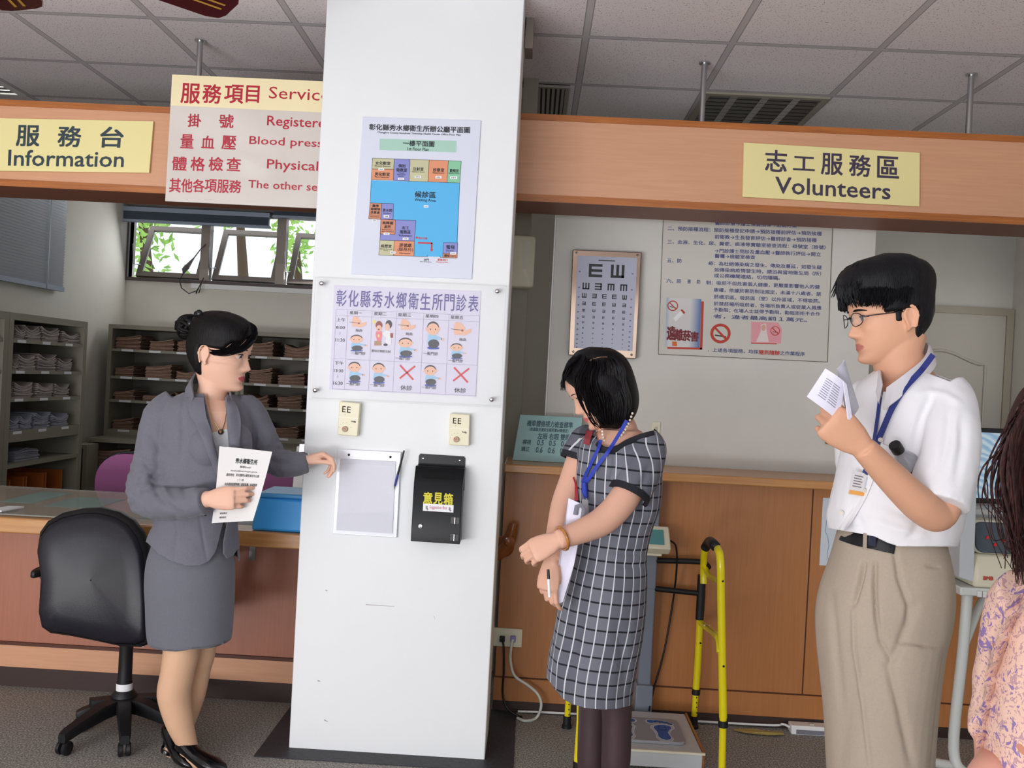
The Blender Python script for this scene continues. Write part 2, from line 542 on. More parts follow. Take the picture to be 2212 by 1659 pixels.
MB().box((vx0, vy0, ZC - .004), (vx1, vy1, ZC - .001)).build('backing', mat('vent_shadow', (62, 58, 54), .7), t)
mb = MB()
for i in range(22):
    x = vx0 + .03 + i * (vx1 - vx0 - .06) / 21
    mb.box((x - .007, vy0 + .02, ZC - .014), (x + .007, vy1 - .02, ZC - .004))
mb.build('slat', mat('vent_grey', (150, 146, 138), .5), t)
mb = MB()
for a, c in (((vx0, vy0), (vx1, vy0 + .02)), ((vx0, vy1 - .02), (vx1, vy1)), ((vx0, vy0 + .02), (vx0 + .02, vy1 - .02)), ((vx1 - .02, vy0 + .02), (vx1, vy1 - .02))):
    mb.box((a[0], a[1], ZC - .016), (c[0], c[1], ZC - .001))
mb.build('frame', mat('vent_grey', (150, 146, 138)), t)
fan = thing('ceiling_fan', 'dark maroon ceiling fan with gold striped blade tips', 'ceiling fan', (-1.72, 2.0, 2.52))
M_MAROON = mat('maroon_lacquer', (74, 18, 22), .25, coat=.4)
M_GOLD = mat('gold_stripe', (196, 150, 60), .4)
fan_c = V((-1.52, 2.18, 2.50))
mb = MB().lathe([(.02, .36), (.02, .10), (.07, .09), (.11, .06), (.12, 0), (.10, -.05), (.05, -.08)], fan_c)
mb.build('motor', M_MAROON, fan, smooth=40)
def blade(tip, w, hub=fan_c):
    tip = V(tip); h = V((hub.x, hub.y, tip.z))
    d = (tip - h); L = d.length; d.normalize()
    s = V((d.y, -d.x, 0)); up = V((0, 0, 1))
    def pt(l, ss): return h + d * l + s * ss + up * (ss * .22)
    out = [(.16, -w * .35), (.3, -w * .5), (L - .05, -w * .5), (L - .012, -w * .42), (L, -w * .25), (L, w * .25), (L - .012, w * .42), (L - .05, w * .5), (.3, w * .5), (.16, w * .35)]
    bl = MB().slab([pt(a, c) for a, c in out], (0, 0, .008)).build('blade', M_MAROON, fan, bevel=.002)
    st = MB()
    for ss in (-.012, .012):
        st.add([pt(L - .16, ss - .004) - up * .0012, pt(L - .16, ss + .004) - up * .0012, pt(L - .03, ss + .004) - up * .0012, pt(L - .03, ss - .004) - up * .0012], [(0, 1, 2, 3)])
    st.build('gold_stripe', M_GOLD, bl)
tb = P(502, 22, 2.75)
ta = P(52, 22, 2.75)
blade((tb.x, tb.y, tb.z), .15)
blade((ta.x, ta.y, ta.z), .14)
for ang in (95 + 180, 200 + 135, 175):
    a = math.radians(ang)
    blade((fan_c.x + .62 * math.cos(a), fan_c.y + .62 * math.sin(a), 2.5), .14)
M_GLASS = mat('window_glass', (245, 250, 255), .02, trans=1.0, ior=1.0)
win = MB()
yf = YB - .03
win.box((wx0 - .02, yf, wz0 - .03), (wx1 + .02, yf + .1, wz0)).box((wx0 - .02, yf, wz1), (wx1 + .02, yf + .1, wz1 + .03)).box((wx0 - .03, yf, wz0), (wx0, yf + .1, wz1)).box((wx1, yf, wz0), (wx1 + .03, yf + .1, wz1))
win_o = struct(win.build('window_1', mat('dark_bronze_frame', (78, 68, 66), .45)))
mull = [P(445, 540, YB).x, P(608, 540, YB).x]
edges = [wx0] + mull + [mull[1] + (mull[1] - mull[0]), wx1]
for mxx in mull + [edges[3]]:
    MB().box((mxx - .04, yf + .005, wz0), (mxx + .04, yf + .09, wz1)).build('mullion', M_ALU, win_o)
for i in range(3):
    a, c = edges[i] + .05, edges[i + 1] - .05
    H = (wz1 - wz0) * .93
    ang = math.radians(28)
    base = V((0, YB + .03, wz0 + .02))
    def sp_(x, l): return V((x, base.y + l * math.sin(ang), base.z + l * math.cos(ang)))
    fr = MB()
    wd_ = .05
    off = V((0, .025, -.012))
    for q in ([(a, 0), (c, 0), (c, wd_), (a, wd_)], [(a, H - wd_), (c, H - wd_), (c, H), (a, H)], [(a, wd_), (a + wd_, wd_), (a + wd_, H - wd_), (a, H - wd_)], [(c - wd_, wd_), (c, wd_), (c, H - wd_), (c - wd_, H - wd_)]):
        fr.slab([sp_(x, l) for x, l in q], off)
    so = fr.build('sash', M_ALU, win_o)
    MB().slab([sp_(a + wd_, wd_), sp_(c - wd_, wd_), sp_(c - wd_, H - wd_), sp_(a + wd_, H - wd_)], (0, .004, -.002)).build('pane', M_GLASS, so)
    hx = a + .02
    MB().tube([sp_(hx, .12) + V((0, -.01, 0)), V((hx - .02, YB - .01, wz0 + .12)), V((hx - .03, YB - .02, wz0 + .3))], .008, 8).build('stay_arm', M_STEEL, so)
struct(MB().box((mull[0] - .1, YB - .05, wz0 - .075), (wx1 + .1, YB + .01, wz0 - .032)).build('trim_5', M_WHITE))
M_BLIND = mat('slate_blue_blind', (146, 158, 174), .5)
def pulled_blind(x0, x1, label, dz):
    t = thing('venetian_blind', label, 'blind', ((x0 + x1) / 2, YB - .08, wz1))
    z1 = P((x0 * 1950 / YB) + 1150, 450, YB - .1).z + .02
    MB().box((x0, YB - .13, z1 - .04), (x1, YB - .07, z1)).build('head_rail', M_BLIND, t)
    st = MB()
    n = 9
    for k in range(n):
        z = z1 - .045 - k * dz
        st.slab([V((x0 + .01, YB - .135, z)), V((x0 + .01, YB - .1, z + .004)), V((x0 + .01, YB - .065, z)), V((x0 + .01, YB - .1, z - .005))], (x1 - x0 - .02, 0, 0))
    st.build('slat_stack', M_BLIND, t)
    MB().box((x0, YB - .132, z1 - .065 - n * dz), (x1, YB - .07, z1 - .045 - n * dz)).build('bottom_rail', M_BLIND, t)
    return z1
pulled_blind(P(274, 460, YB).x, P(592, 460, YB).x, 'slate blue blind pulled up over the two openings nearest the left wall', .0075)
pulled_blind(P(598, 460, YB).x, wx1 + .05, 'shorter slate blue blind pulled up over the opening beside the pillar', .004)
MB()
struct(MB().box((P(265, 440, YB).x, YB - .16, P(400, 444, YB - .1).z - .015), (wx1 + .2, YB, P(400, 444, YB - .1).z + .012)).build('trim_6', mat('pelmet_grey', (176, 172, 168), .6)))
t = thing('venetian_blind', 'large closed grey blue blind covering the left wall window', 'blind', (XL + .06, 6, 2.2))
bz0a = PXX(3, 606, XL + .04).z
by_a, by_b = 4.4, PXX(138, 540, XL + .04).y
mb = MB()
nsl = 34
for k in range(nsl):
    z = bz0a + .03 + k * (2.66 - bz0a) / nsl
    h = (2.66 - bz0a) / nsl
    mb.slab([V((XL + .036, by_a, z)), V((XL + .050, by_a, z + h * 1.04)), V((XL + .052, by_a, z + h * 1.0)), V((XL + .040, by_a, z - .003))], (0, by_b - by_a, 0))
mb.build('slats', mat('grey_blue_blind', (190, 195, 202), .45), t)
MB().box((XL + .025, by_a, bz0a), (XL + .06, by_b, bz0a + .035)).build('bottom_rail', M_BLIND, t)
MB().box((XL + .02, by_a, 2.66), (XL + .07, by_b, 2.72)).build('head_rail', M_BLIND, t)
for yy in (by_a + .5, by_b - .25):
    MB().box((XL + .061, yy - .006, bz0a), (XL + .063, yy + .006, 2.66)).build('ladder_tape', M_BLIND, t)
w2 = struct(MB().box((XL - .08, ly0, lz0), (XL - .05, ly0 + .05, lz1)).box((XL - .08, ly1 - .05, lz0), (XL - .05, ly1, lz1)).box((XL - .08, ly0 + .05, lz0), (XL - .05, ly1 - .05, lz0 + .05)).box((XL - .08, ly0 + .05, lz1 - .05), (XL - .05, ly1 - .05, lz1)).build('window_2', M_ALU))
MB().box((XL - .07, ly0 + .05, lz0 + .05), (XL - .066, ly1 - .05, lz1 - .05)).build('pane', M_GLASS, w2)
o = MB().tube([P(247, 442, 7.9), P(243, 520, 7.9), P(234, 640, 7.9)], .004, 6).build('blind_cord', M_STEEL)
MB().lathe([(.004, 0), (.012, -.01), (.016, -.035), (.01, -.05)], P(234, 640, 7.9), n=12).build('cord_weight', M_STEEL, o)
tag(o, 'thin blind pull cord with a small weight hanging in the back corner', 'cord')
struct(MB().cyl(V((P(250, 600, 8.02).x, 8.03, .2)), V((P(250, 600, 8.02).x, 8.03, ZC)), .02, n=12).build('trim_7', M_WALL, smooth=40))
t = MB().tube([P(444, 528, 8.075), P(432, 540, 8.0), P(420, 556, 7.98), P(405, 575, 7.97)], [.006, .006, .006, .022], 8).tube([P(405, 575, 7.97), P(398, 583, 7.97), P(396, 592, 7.97)], [.026, .024, .006], 10).build('hanging_plug', mat('grey_plug', (96, 90, 92), .5), smooth=50)
tag(t, 'grey cable plug hanging on the window handle', 'plug')
MB().tube([P(396, 590, 7.97), P(388, 605, 7.96), P(392, 622, 7.95), P(408, 634, 7.95), P(425, 628, 7.95), P(436, 610, 7.96), P(430, 632, 7.95), P(423, 634, 7.95), P(440, 600, 7.98)], .005, 6).build('cable', M_BLACK, t)
M_LEAF = mat('sunlit_leaves', (164, 206, 104), .6, var=.25, vscale=9)
def tree(c, label, sx, sy, sz, n, seed):
    rnd = random.Random(seed)
    t = thing('tree', label, 'tree', (c[0], c[1], -.5), 'trees outside the rear window')
    lf = MB()
    for k in range(n):
        p = V((c[0] + rnd.gauss(0, sx), c[1] + rnd.gauss(0, sy), c[2] + rnd.gauss(0, sz)))
        a = rnd.uniform(0, 2 * PI)
        d = V((math.cos(a), rnd.uniform(-.4, .4), math.sin(a) * .8 - .4)).normalized()
        s = d.cross(V((rnd.uniform(-.3, .3), 1, .2))).normalized()
        l, w = rnd.uniform(.08, .17), rnd.uniform(.016, .03)
        lf.add([p, p + d * l * .5 + s * w, p + d * l, p + d * l * .5 - s * w], [(0, 1, 2, 3)])
    lf.build('leaves', M_LEAF, t)
    MB().tube([(c[0], c[1] + .2, -.5), (c[0] + .1, c[1] + .2, c[2] * .6), (c[0], c[1], c[2])], [.12, .09, .05], 10).build('trunk', mat('bark', (92, 74, 56), .9), t)
q = P(322, 505, 11.0); tree((q.x - .1, 11.0, q.z + .25), 'sunlit tree outside, seen at the left end of the rear window', .16, .3, .5, 420, 1)
q = P(500, 470, 13.2); tree((q.x + .1, 13.2, q.z + .25), 'leafy tree outside, seen over the middle window opening', .5, .4, .14, 420, 2)
q = P(640, 525, 14.5); tree((q.x, 14.5, q.z), 'leafy tree outside, seen beside the pillar through the last opening', .12, .4, .2, 160, 3)
struct(plank('ground', mat('outside_ground', (200, 196, 186), .9), (-9, 8.3, -.6), (3, 16, -.5)))
YD = 3.82
desk = thing('service_counter', 'long information desk with red brown front panel, left of the pillar', 'counter', (-2, 4, 0))
dx0, dx1 = XL + .02, px0 - .005
ZT = .765
MB().box((dx0, YD - .24, ZT - .062), (dx1, 4.42, ZT)).build('worktop', M_TOP, desk, bevel=.006)
MB().box((dx0, YD, .19), (dx1, YD + .03, ZT - .062)).build('front_panel', M_PANEL_L, desk)
MB().box((dx0, YD - .012, .178), (dx1, YD, .192)).build('moulding', mat('dark_joint', (84, 44, 28), .5), desk)
MB().box((dx0, YD - .010, .085), (dx1, YD + .03, .178)).build('plinth', M_HEAD, desk)
MB().box((dx0, YD - .004, 0), (dx1, YD + .03, .085)).build('kickboard', M_DARK, desk)
for (x, lab) in ((541, 1),):
    q = P(x, 1215, YD - .02)
    b_ = MB().box((q.x - .012, YD - .006, .60), (q.x + .014, YD - .001, ZT - .062)).box((q.x - .012, YD - .11, ZT - .067), (q.x + .014, YD - .001, ZT - .0625))
    b_.build('shelf_bracket', M_STEEL, desk)
q = P(304, 1410, YD - .02)
MB().box((q.x - .006, YD - .004, .2), (q.x + .006, YD - .001, .29)).build('shelf_bracket', M_STEEL, desk)
o = MB().box((dx0 + .01, YD - .20, ZT + .0032), (dx1 - .36, 4.38, ZT + .0085)).build('desk_glass', mat('desk_glass_sheet', (214, 228, 222), .06, spec=.6, alpha=.28), None)
tag(o, 'clear glass sheet lying on the information desk over green papers', 'glass sheet')
for k, (u0, u1, y0, y1, c, lab) in enumerate(((0, 70, 3.95, 4.3, (150, 186, 172), 'pale green sheet under the desk glass at the far left end'),
                                              (95, 205, 3.9, 4.2, (140, 176, 166), 'green sheet under the desk glass behind the black office chair'),
                                              (300, 640, 3.72, 3.98, (176, 178, 176), 'grey sheet under the desk glass behind the woman in the grey suit'))):
    x0, x1 = P(u0, 1080, y0).x, P(u1, 1080, y0).x
    o = MB().box((x0, y0, ZT), (x1, y1, ZT + .0025)).build('paper_sheet', mat('paper_tint_%d' % k, c, .7))
    tag(o, lab, 'paper')
a, b_ = P(-30, 1108, 3.66), P(52, 1098, 3.78)
o = MB().slab([V((a.x, 3.64, ZT + .009)), V((b_.x - .02, 3.65, ZT + .009)), V((b_.x, 3.78, ZT + .009)), V((a.x + .03, 3.77, ZT + .009))], (0, 0, .006)).build('paper_pad', M_PAPER)
tag(o, 'white paper pad on the desk glass at the left edge of the photo', 'paper pad')
YC = 3.88
rc = thing('service_counter', 'cherry wood volunteers counter running behind the walker and the plaid dress', 'counter', (1.6, 4, 0))
cx0, cx1 = px1 + .006, 3.4
MB().box((cx0, YC - .13, 1.038), (cx1, 4.11, 1.074)).build('worktop', M_TOP, rc, bevel=.005)
seam1 = P(1745, 1280, YC).x
seams = [seam1, P(2072, 1400, YC).x, .02 - .3]
ed = [cx0, seam1, seams[1], cx1]
for i in range(3):
    MB().box((ed[i] + .003, YC, .148), (ed[i + 1] - .003, YC + .03, 1.038)).build('front_panel', M_PANEL, rc)
MB().box((cx0, YC + .006, .06), (cx1, YC + .05, 1.03)).build('carcass', mat('dark_joint', (84, 44, 28)), rc)
MB().box((cx0, YC - .006, .045), (cx1, YC + .03, .142)).build('plinth', M_PANEL, rc)
MB().box((cx0, YC - .01, 0), (cx1, YC + .03, .045)).build('kickboard', M_DARK, rc)
YPT = 4.12
pl, pr = P(1190, 700, YPT).x, P(1872, 900, YPT).x
struct(MB().box((pl, YPT, 0), (pr, YPT + .06, 2.62)).build('wall_partition', M_WALLG, bevel=.003))
MB()
struct(MB().box((pl - .006, YPT - .004, 1.074), (pl, YPT + .064, 2.62)).build('trim_lit_edge', M_WHITE))  # white strip paints in the light on the partition's left edge
struct(MB().box((-.1, 5.2, 0), (pl + .6, 5.25, ZC)).build('wall_recess', M_WALL))
dux0, dux1 = P(1104, 700, 4.3).x, P(1136, 700, 4.3).x
struct(MB().box((dux0, 4.3, 0), (dux1, 4.42, ZC)).build('trim_9', M_GREYMETAL))
def label_strip(mb, a, b_):
    mb.add([a, b_, b_ + V((0, 0, .018)), a + V((0, 0, .018))], [(0, 1, 2, 3)])
YS = 7.62
sx0, sx2 = P(230, 800, YS).x, P(700, 800, YS).x + .35
sx1 = P(516, 850, YS).x
def zpx(px, py, Y): return P(px, py, Y).z
ztop = zpx(240, 700, YS)
shelf_z = [zpx(236, y, YS) for y in (752, 811, 862, 926)]
T = .022
M_INS = mat('cabinet_inside', (120, 114, 104), .6)
def back_cabinet(x0, x1, label):
    t = thing('file_cabinet', label, 'cabinet', ((x0 + x1) / 2, YS + .2, 0))
    mb = MB()
    mb.box((x0, YS, .0), (x0 + .035, YB - .01, ztop - .035)).box((x1 - .035, YS, .0), (x1, YB - .01, ztop - .035))
    mb.box((x0, YS, ztop - .035), (x1, YB - .01, ztop))
    mb.build('frame', M_GREYMETAL, t)
    MB().box((x0 + .01, YB - .03, 0), (x1 - .01, YB - .012, ztop - .02)).build('back_panel', M_INS, t)
    ls = MB()
    for z in shelf_z:
        th = T if z != shelf_z[-1] else .07
        sh_ = MB().box((x0 + .035, YS + .004, z - th), (x1 - .035, YB - .03, z)).build('shelf', M_GREYMETAL, t)
        for k in range(4):
            xx = x0 + .12 + k * (x1 - x0 - .2) / 4
            ls = MB(); label_strip(ls, V((xx, YS + .003, z - .02)), V((xx + .10, YS + .003, z - .02)))
            ls.build('shelf_label', M_PAPER, sh_)
    MB().box((x0 + .035, YS + .004, .02), (x1 - .035, YB - .03, .06)).build('shelf', M_GREYMETAL, t)
back_cabinet(sx0, sx1, 'tall open grey file cabinet on the back wall, left of the bun haired woman')
back_cabinet(sx1 + .004, sx2, 'tall open grey file cabinet on the back wall beside the pillar')
F_BROWN = [mat('folder_kraft_%d' % i, c, .8, var=.15, vscale=30) for i, c in enumerate(((156, 124, 106), (140, 108, 92), (168, 138, 118)))]
F_PALE = [mat('folder_pale_%d' % i, c, .8, var=.1, vscale=30) for i, c in enumerate(((176, 164, 158), (164, 152, 148), (188, 176, 170)))]
F_BLUE = [mat('folder_blue_%d' % i, c, .8, var=.1, vscale=30) for i, c in enumerate(((164, 166, 178), (150, 152, 168)))]
def folder_stack(c, w, d, h, axis, shape, mats, label, group, seed):
    """c: centre of the base at its front edge; axis 'x' -> width along x and depth along +y; 'y' -> width along y and depth along -x"""
    rnd = random.Random(seed)
    mb = MB()
    n = max(7, int(h / .0085))
    th = h / n
    K = 8
    for k in range(n):
        j, g = rnd.uniform(-.008, .008), rnd.uniform(-.012, .006)
        amp = (k / n) ** 1.3
        ww = w * rnd.uniform(.96, 1.0)
        row = []
        for i in range(K + 1):
            s = i / K - .5
            if shape == 'dip': lift = amp * .035 * (abs(s) * 2) ** 1.6 - amp * .012
            elif shape == 'rise': lift = amp * .045 * max(0, s + .2) ** 1.2
            else: lift = amp * .008 * math.sin(s * 7 + seed)
            row.append((s * ww + j, k * th + lift))
        up = [(s, z + th * .82) for s, z in row]
        ring = row + up[::-1]
        def pt(s, z, dd):
            return V((c.x + s, c.y + dd, c.z + z)) if axis == 'x' else V((c.x - dd, c.y + s, c.z + z))
        r0 = [pt(s, z, g + .012) for s, z in ring]
        r1 = [pt(s, z, g + d) for s, z in ring]
        mb.loft([r0, r1], True, True, k % len(mats))
    o = mb.build('folder_stack', mats)
    tag(o, label, 'file folders', group)
ORD = ['first', 'second', 'third', 'fourth', 'fifth', 'sixth', 'seventh', 'eighth']
ROW = ['top', 'second', 'third', 'fourth']
rnd = random.Random(3)
def px_stack(px_a, px_b, k, row, h_px, shape, cab, mats):
    z = shelf_z[row]
    xa, xb = P(px_a, 800, YS + .05).x, P(px_b, 800, YS + .05).x
    folder_stack(V(((xa + xb) / 2, YS + .03, z + .001)), xb - xa, .27, h_px * YS / F_PX, 'x', shape, mats,
                 '%s brown folder stack from the left, %s shelf of %s' % (ORD[k], ROW[row], cab), 'brown folder stacks on the back wall shelves', row * 10 + k)
CA, CB = 'the left back wall cabinet', 'the back cabinet beside the pillar'
rows_a = [[(248, 302, 26, 'rise'), (322, 374, 20, 'rise'), (382, 432, 24, 'flat'), (440, 496, 20, 'dip')],
          [(250, 290, 18, 'rise'), (316, 372, 24, 'rise'), (383, 436, 16, 'flat'), (444, 494, 22, 'rise')],
          [(250, 294, 17, 'rise'), (313, 372, 12, 'rise'), (380, 430, 18, 'dip'), (440, 492, 15, 'rise')],
          [(250, 294, 20, 'rise'), (318, 372, 12, 'flat'), (384, 440, 18, 'rise'), (448, 494, 16, 'dip')]]
rows_b = [[(540, 588, 27, 'rise'), (613, 668, 24, 'dip'), (682, 740, 20, 'rise')],
          [(540, 588, 28, 'rise'), (603, 660, 20, 'rise'), (680, 740, 22, 'dip')],
          [(542, 584, 22, 'dip'), (604, 656, 24, 'rise'), (676, 735, 18, 'rise')],
          [(538, 580, 26, 'rise'), (597, 652, 20, 'rise'), (676, 735, 16, 'dip')]]
for r, row in enumerate(rows_a):
    for k, (a, c, h, s) in enumerate(row): px_stack(a, c, k, r, h, s, CA, F_BROWN)
for r, row in enumerate(rows_b):
    for k, (a, c, h, s) in enumerate(row): px_stack(a, c, k, r, h, s, CB, F_BROWN)
YL = 7.15
lx0, lx1 = P(188, 1000, YL).x, P(690, 1000, YL).x + .3
lz = zpx(200, 946, YL)
t = thing('low_cabinet', 'waist high open grey cabinet in front of the back wall cabinets', 'cabinet', ((lx0 + lx1) / 2, YL + .2, 0))
mb = MB().box((lx0, YL, 0), (lx0 + .035, YS - .01, lz - .031)).box((lx1 - .035, YL, 0), (lx1, YS - .01, lz - .031))
for x in (P(300, 1000, YL).x, P(480, 1000, YL).x, P(600, 1000, YL).x): mb.box((x - .015, YL + .01, 0), (x + .015, YS - .01, lz - .031))
mb.build('frame', M_GREYMETAL, t)
MB().box((lx0 - .01, YL - .01, lz - .03), (lx1 + .01, YS - .01, lz)).build('top', M_GREYMETAL, t)
MB().box((lx0 + .02, YS - .03, 0), (lx1 - .02, YS - .012, lz - .03)).build('back_panel', M_INS, t)
lsz = [zpx(240, 1012, YL), zpx(240, 1082, YL), .25]
for z in lsz:
    MB().box((lx0 + .035, YL + .006, z - .025), (lx1 - .035, YS - .03, z)).build('shelf', M_GREYMETAL, t)
for k, (a, c, z, h, s, lab) in enumerate(((204, 276, lsz[0], 36, 'rise', 'brown folders on the upper shelf of the low cabinet, first from its left side'),
                                          (316, 380, lsz[0], 30, 'flat', 'brown folders on the upper shelf of the low cabinet, just behind the grey suit'),
                                          (200, 232, lsz[1], 34, 'flat', 'brown folders on the lower shelf of the low cabinet, at its left side'),
                                          (500, 580, lsz[0], 30, 'rise', 'brown folders on the upper shelf of the low cabinet, behind the outstretched sleeve'))):
    xa, xb = P(a, 1000, YL).x, P(c, 1000, YL).x
    folder_stack(V(((xa + xb) / 2, YL + .03, z + .001)), xb - xa, .3, h * YL / F_PX, 'x', s, F_BROWN, lab, 'brown folder stacks in the low cabinet', 60 + k)
XF = -3.30
fy1 = PXX(185, 800, XF).y
fy0 = PXX(16, 800, XF).y
lt = PXX(100, 684, XF).z
def lzp(py): return PXX(140, py, XF).z
lsh = [lzp(y) for y in (741, 802, 857, 921)]
lower = [lzp(985), lzp(1068)]
def left_cabinet(y0, y1, label):
    t = thing('file_cabinet', label, 'cabinet', (-3.5, (y0 + y1) / 2, 0))
    MB().box((XL + .01, y0, 0), (XF, y0 + .05, lt - .045)).box((XL + .01, y1 - .05, 0), (XF, y1, lt - .045)).box((XL + .01, y0, lt - .045), (XF, y1, lt)).build('frame', M_GREYMETAL, t)
    MB().box((XL + .012, y0 + .02, 0), (XL + .03, y1 - .02, lt - .02)).build('back_panel', M_INS, t)
    ls = MB()
    for i, z in enumerate(lsh):
        sh_ = MB().box((XL + .03, y0 + .05, z - (.022 if i < 3 else .07)), (XF - .004, y1 - .05, z)).build('shelf', M_GREYMETAL, t)
        for k in range(3):
            yy = y0 + .1 + k * (y1 - y0 - .1) / 3
            ls = MB(); label_strip(ls, V((XF - .003, yy, z - .02)), V((XF - .003, yy + .1, z - .02)))
            ls.build('shelf_label', M_PAPER, sh_)
    for z in lower:
        MB().box((XL + .03, y0 + .05, z - .025), (XF - .004, y1 - .05, z)).build('shelf', M_GREYMETAL, t)
left_cabinet(fy0, fy1, 'open grey file cabinet along the left wall below the closed blind')
left_cabinet(4.45, fy0 - .004, 'grey file cabinet along the left wall, only its edge in view')
CL = 'left wall cabinet'
rows_l = [[(20, 44, 24), (44, 77, 26), (80, 118, 26), (126, 163, 20)],
          [(16, 30, 18), (30, 70, 28), (75, 115, 30), (120, 150, 22)],
          [(12, 22, 20), (24, 66, 28), (75, 110, 24), (114, 145, 22)],
          [(16, 40, 24), (42, 68, 24), (72, 106, 28), (110, 146, 22)]]
for r, row in enumerate(rows_l):
    for k, (a, c, h) in enumerate(row):
        ya, yb = PXX(a, 800, XF - .05).y, PXX(c, 800, XF - .05).y
        mats = F_PALE if r < 3 else F_BLUE
        folder_stack(V((XF - .02, (ya + yb) / 2, lsh[r] + .001)), (yb - ya) * .94, .27, h * ((ya + yb) / 2) / F_PX, 'y', 'dip', mats,
                     '%s folder stack from the photo edge, %s shelf of left wall cabinet' % (ORD[k], ROW[r]), 'pale folder stacks in the left wall cabinet', 100 + r * 10 + k)
ya, yb = PXX(20, 960, XF - .1).y, PXX(76, 960, XF - .1).y
folder_stack(V((XF - .06, (ya + yb) / 2, lower[0] + .001)), (yb - ya) * .94, .27, .075, 'y', 'flat', F_BLUE, 'loose grey papers on the low shelf of the left wall cabinet', None, 171)
M_ORG = mat('orange_box_board', (176, 96, 36), .7)
for k, (a, c) in enumerate(((20, 52), (56, 94), (98, 134))):
    ya, yb = PXX(a, 1040, XF - .05).y, PXX(c, 1040, XF - .05).y
    mb = MB()
    z0 = lower[1] + .001
    mb.box((XL + .06, ya, z0), (XF - .05, yb, z0 + .01)).box((XL + .06, ya, z0), (XF - .05, ya + .012, z0 + .17)).box((XL + .06, yb - .012, z0), (XF - .05, yb, z0 + .17)).box((XL + .06, ya, z0), (XL + .075, yb, z0 + .17))
    tag(mb.build('storage_tray', M_ORG), 'orange brown open tray, %s from the photo edge, bottom of the left wall cabinet' % ORD[k], 'tray', 'orange trays in the left wall cabinet')
q0, q1 = P(152, 960, 6.95), P(188, 960, 6.95)
t = thing('narrow_cabinet', 'narrow grey cabinet squeezed between the left wall cabinet and the low one', 'cabinet', (q0.x, 7.0, 0))
hz = zpx(165, 960, 6.95)
MB().box((q0.x, 6.95, 0), (q0.x + .03, 7.14, hz - .03)).box((q1.x - .03, 6.95, 0), (q1.x, 7.14, hz - .03)).box((q0.x, 6.95, hz - .03), (q1.x, 7.14, hz)).build('frame', M_GREYMETAL, t)
MB().box((q0.x + .01, 7.12, 0), (q1.x - .01, 7.135, hz - .01)).build('back_panel', M_INS, t)
a, c = P(183, 822, YB - .03), P(203, 858, YB - .03)
t = thing('wall_switch', 'small beige switch box on the wall between the two file cabinets', 'switch', (a.x, YB, c.z))
MB().box((a.x, YB - .04, c.z), (c.x, YB - .001, a.z)).build('box', M_CREAM, t, bevel=.006)
MB().box(((a.x + c.x) / 2 - .006, YB - .046, (a.z + c.z) / 2 - .03), ((a.x + c.x) / 2 + .006, YB - .04, (a.z + c.z) / 2 + .03)).build('toggle', M_BLACK, t)
a, c = P(183, 783, YB - .02), P(205, 818, YB - .02)
o = MB().box((a.x, YB - .006, c.z), (c.x, YB - .001, a.z)).build('wall_notice', mat('pale_notice', (208, 198, 196), .8))
tag(o, 'small pale notice pinned above the beige switch box', 'notice')
nb = MB(); sh = Sheet(V((a.x, YB - .006, a.z)), V((c.x, YB - .006, a.z)), V((c.x, YB - .006, c.z)), V((a.x, YB - .006, c.z)))
for k in range(5): sh.line(nb, (.12, .2 + k * .15), (.85, .2 + k * .15), .006, .001)
nb.build('ruled_lines', mat('faint_red_ink', (190, 150, 150), .8), o)
M_SIGNY = mat('pale_yellow_board', (236, 224, 160), .3)
M_NAVY = mat('dark_green_lettering', (44, 62, 70), .4)
M_PURP = mat('violet_black_lettering', (66, 56, 78), .4)
M_RED = mat('crimson_lettering', (182, 32, 56), .4)
def plaque(name, label, tl, tr, br, bl, thick, m, bevel=0.0):
    sh = Sheet(tl, tr, br, bl)
    c = (sh.c[0] + sh.c[1] + sh.c[2] + sh.c[3]) / 4
    t = thing(name, label, 'sign', c)
    sh.slab('board', m, thick, t, bevel)
    return t, sh
YQ = YH - .012
c = [P(-62, 254, YQ), P(331, 262, YQ), P(322, 373, YQ), P(-66, 368, YQ)]
t, sh = plaque('information_sign', 'yellow Information plaque with dark green lettering on the left header', *c, .010, M_SIGNY)
mb = MB()
for ch, u0 in (('服', .255), ('務', .485), ('台', .718)):
    sh.text(mb, ch, u0, .13, u0 + .125, .52, bold=.014)
sh.text(mb, 'Information', .215, .60, .855, .90, bold=.008)
mb.build('lettering', M_NAVY, t)
c = [P(1607, 308, YQ), P(1987, 330, YQ), P(1986, 446, YQ), P(1604, 425, YQ)]
t, sh = plaque('volunteers_sign', 'yellow Volunteers plaque with violet black lettering on the right header', *c, .010, M_SIGNY)
mb = MB()
for k, ch in enumerate('志工服務區'):
    u0 = .125 + k * .159
    sh.text(mb, ch, u0, .11 if ch != '工' else .2, u0 + .12, .50 if ch != '工' else .45, bold=.012)
sh.text(mb, 'Volunteers', .185, .60, .835, .90, bold=.008)
mb.build('lettering', M_PURP, t)
YB2 = 3.70
tl, bl = P(372, 161, YB2), P(352, 434, YB2)
wv = 1.02
ax = (P(690, 170, YB2) - P(372, 161, YB2)); ax = V((1, 0, 0))
tr, br = V((tl.x + wv, YB2, tl.z - .0)), V((tl.x + wv, YB2, bl.z))
bl = V((tl.x - .003, YB2, bl.z))
t = thing('services_board', 'cream services board with crimson lettering hanging behind the pillar edge', 'sign', (tl + br) / 2)
sh = Sheet(tl, tr, br, bl)
sh.slab('board', mat('cream_acrylic_board', (216, 208, 200), .10, spec=.6), .012, t)
mb = MB(); sh.rect(mb, 0, 0, 1, .245, .0006); mb.build('heading_band', mat('cream_heading', (248, 234, 190), .2), t)
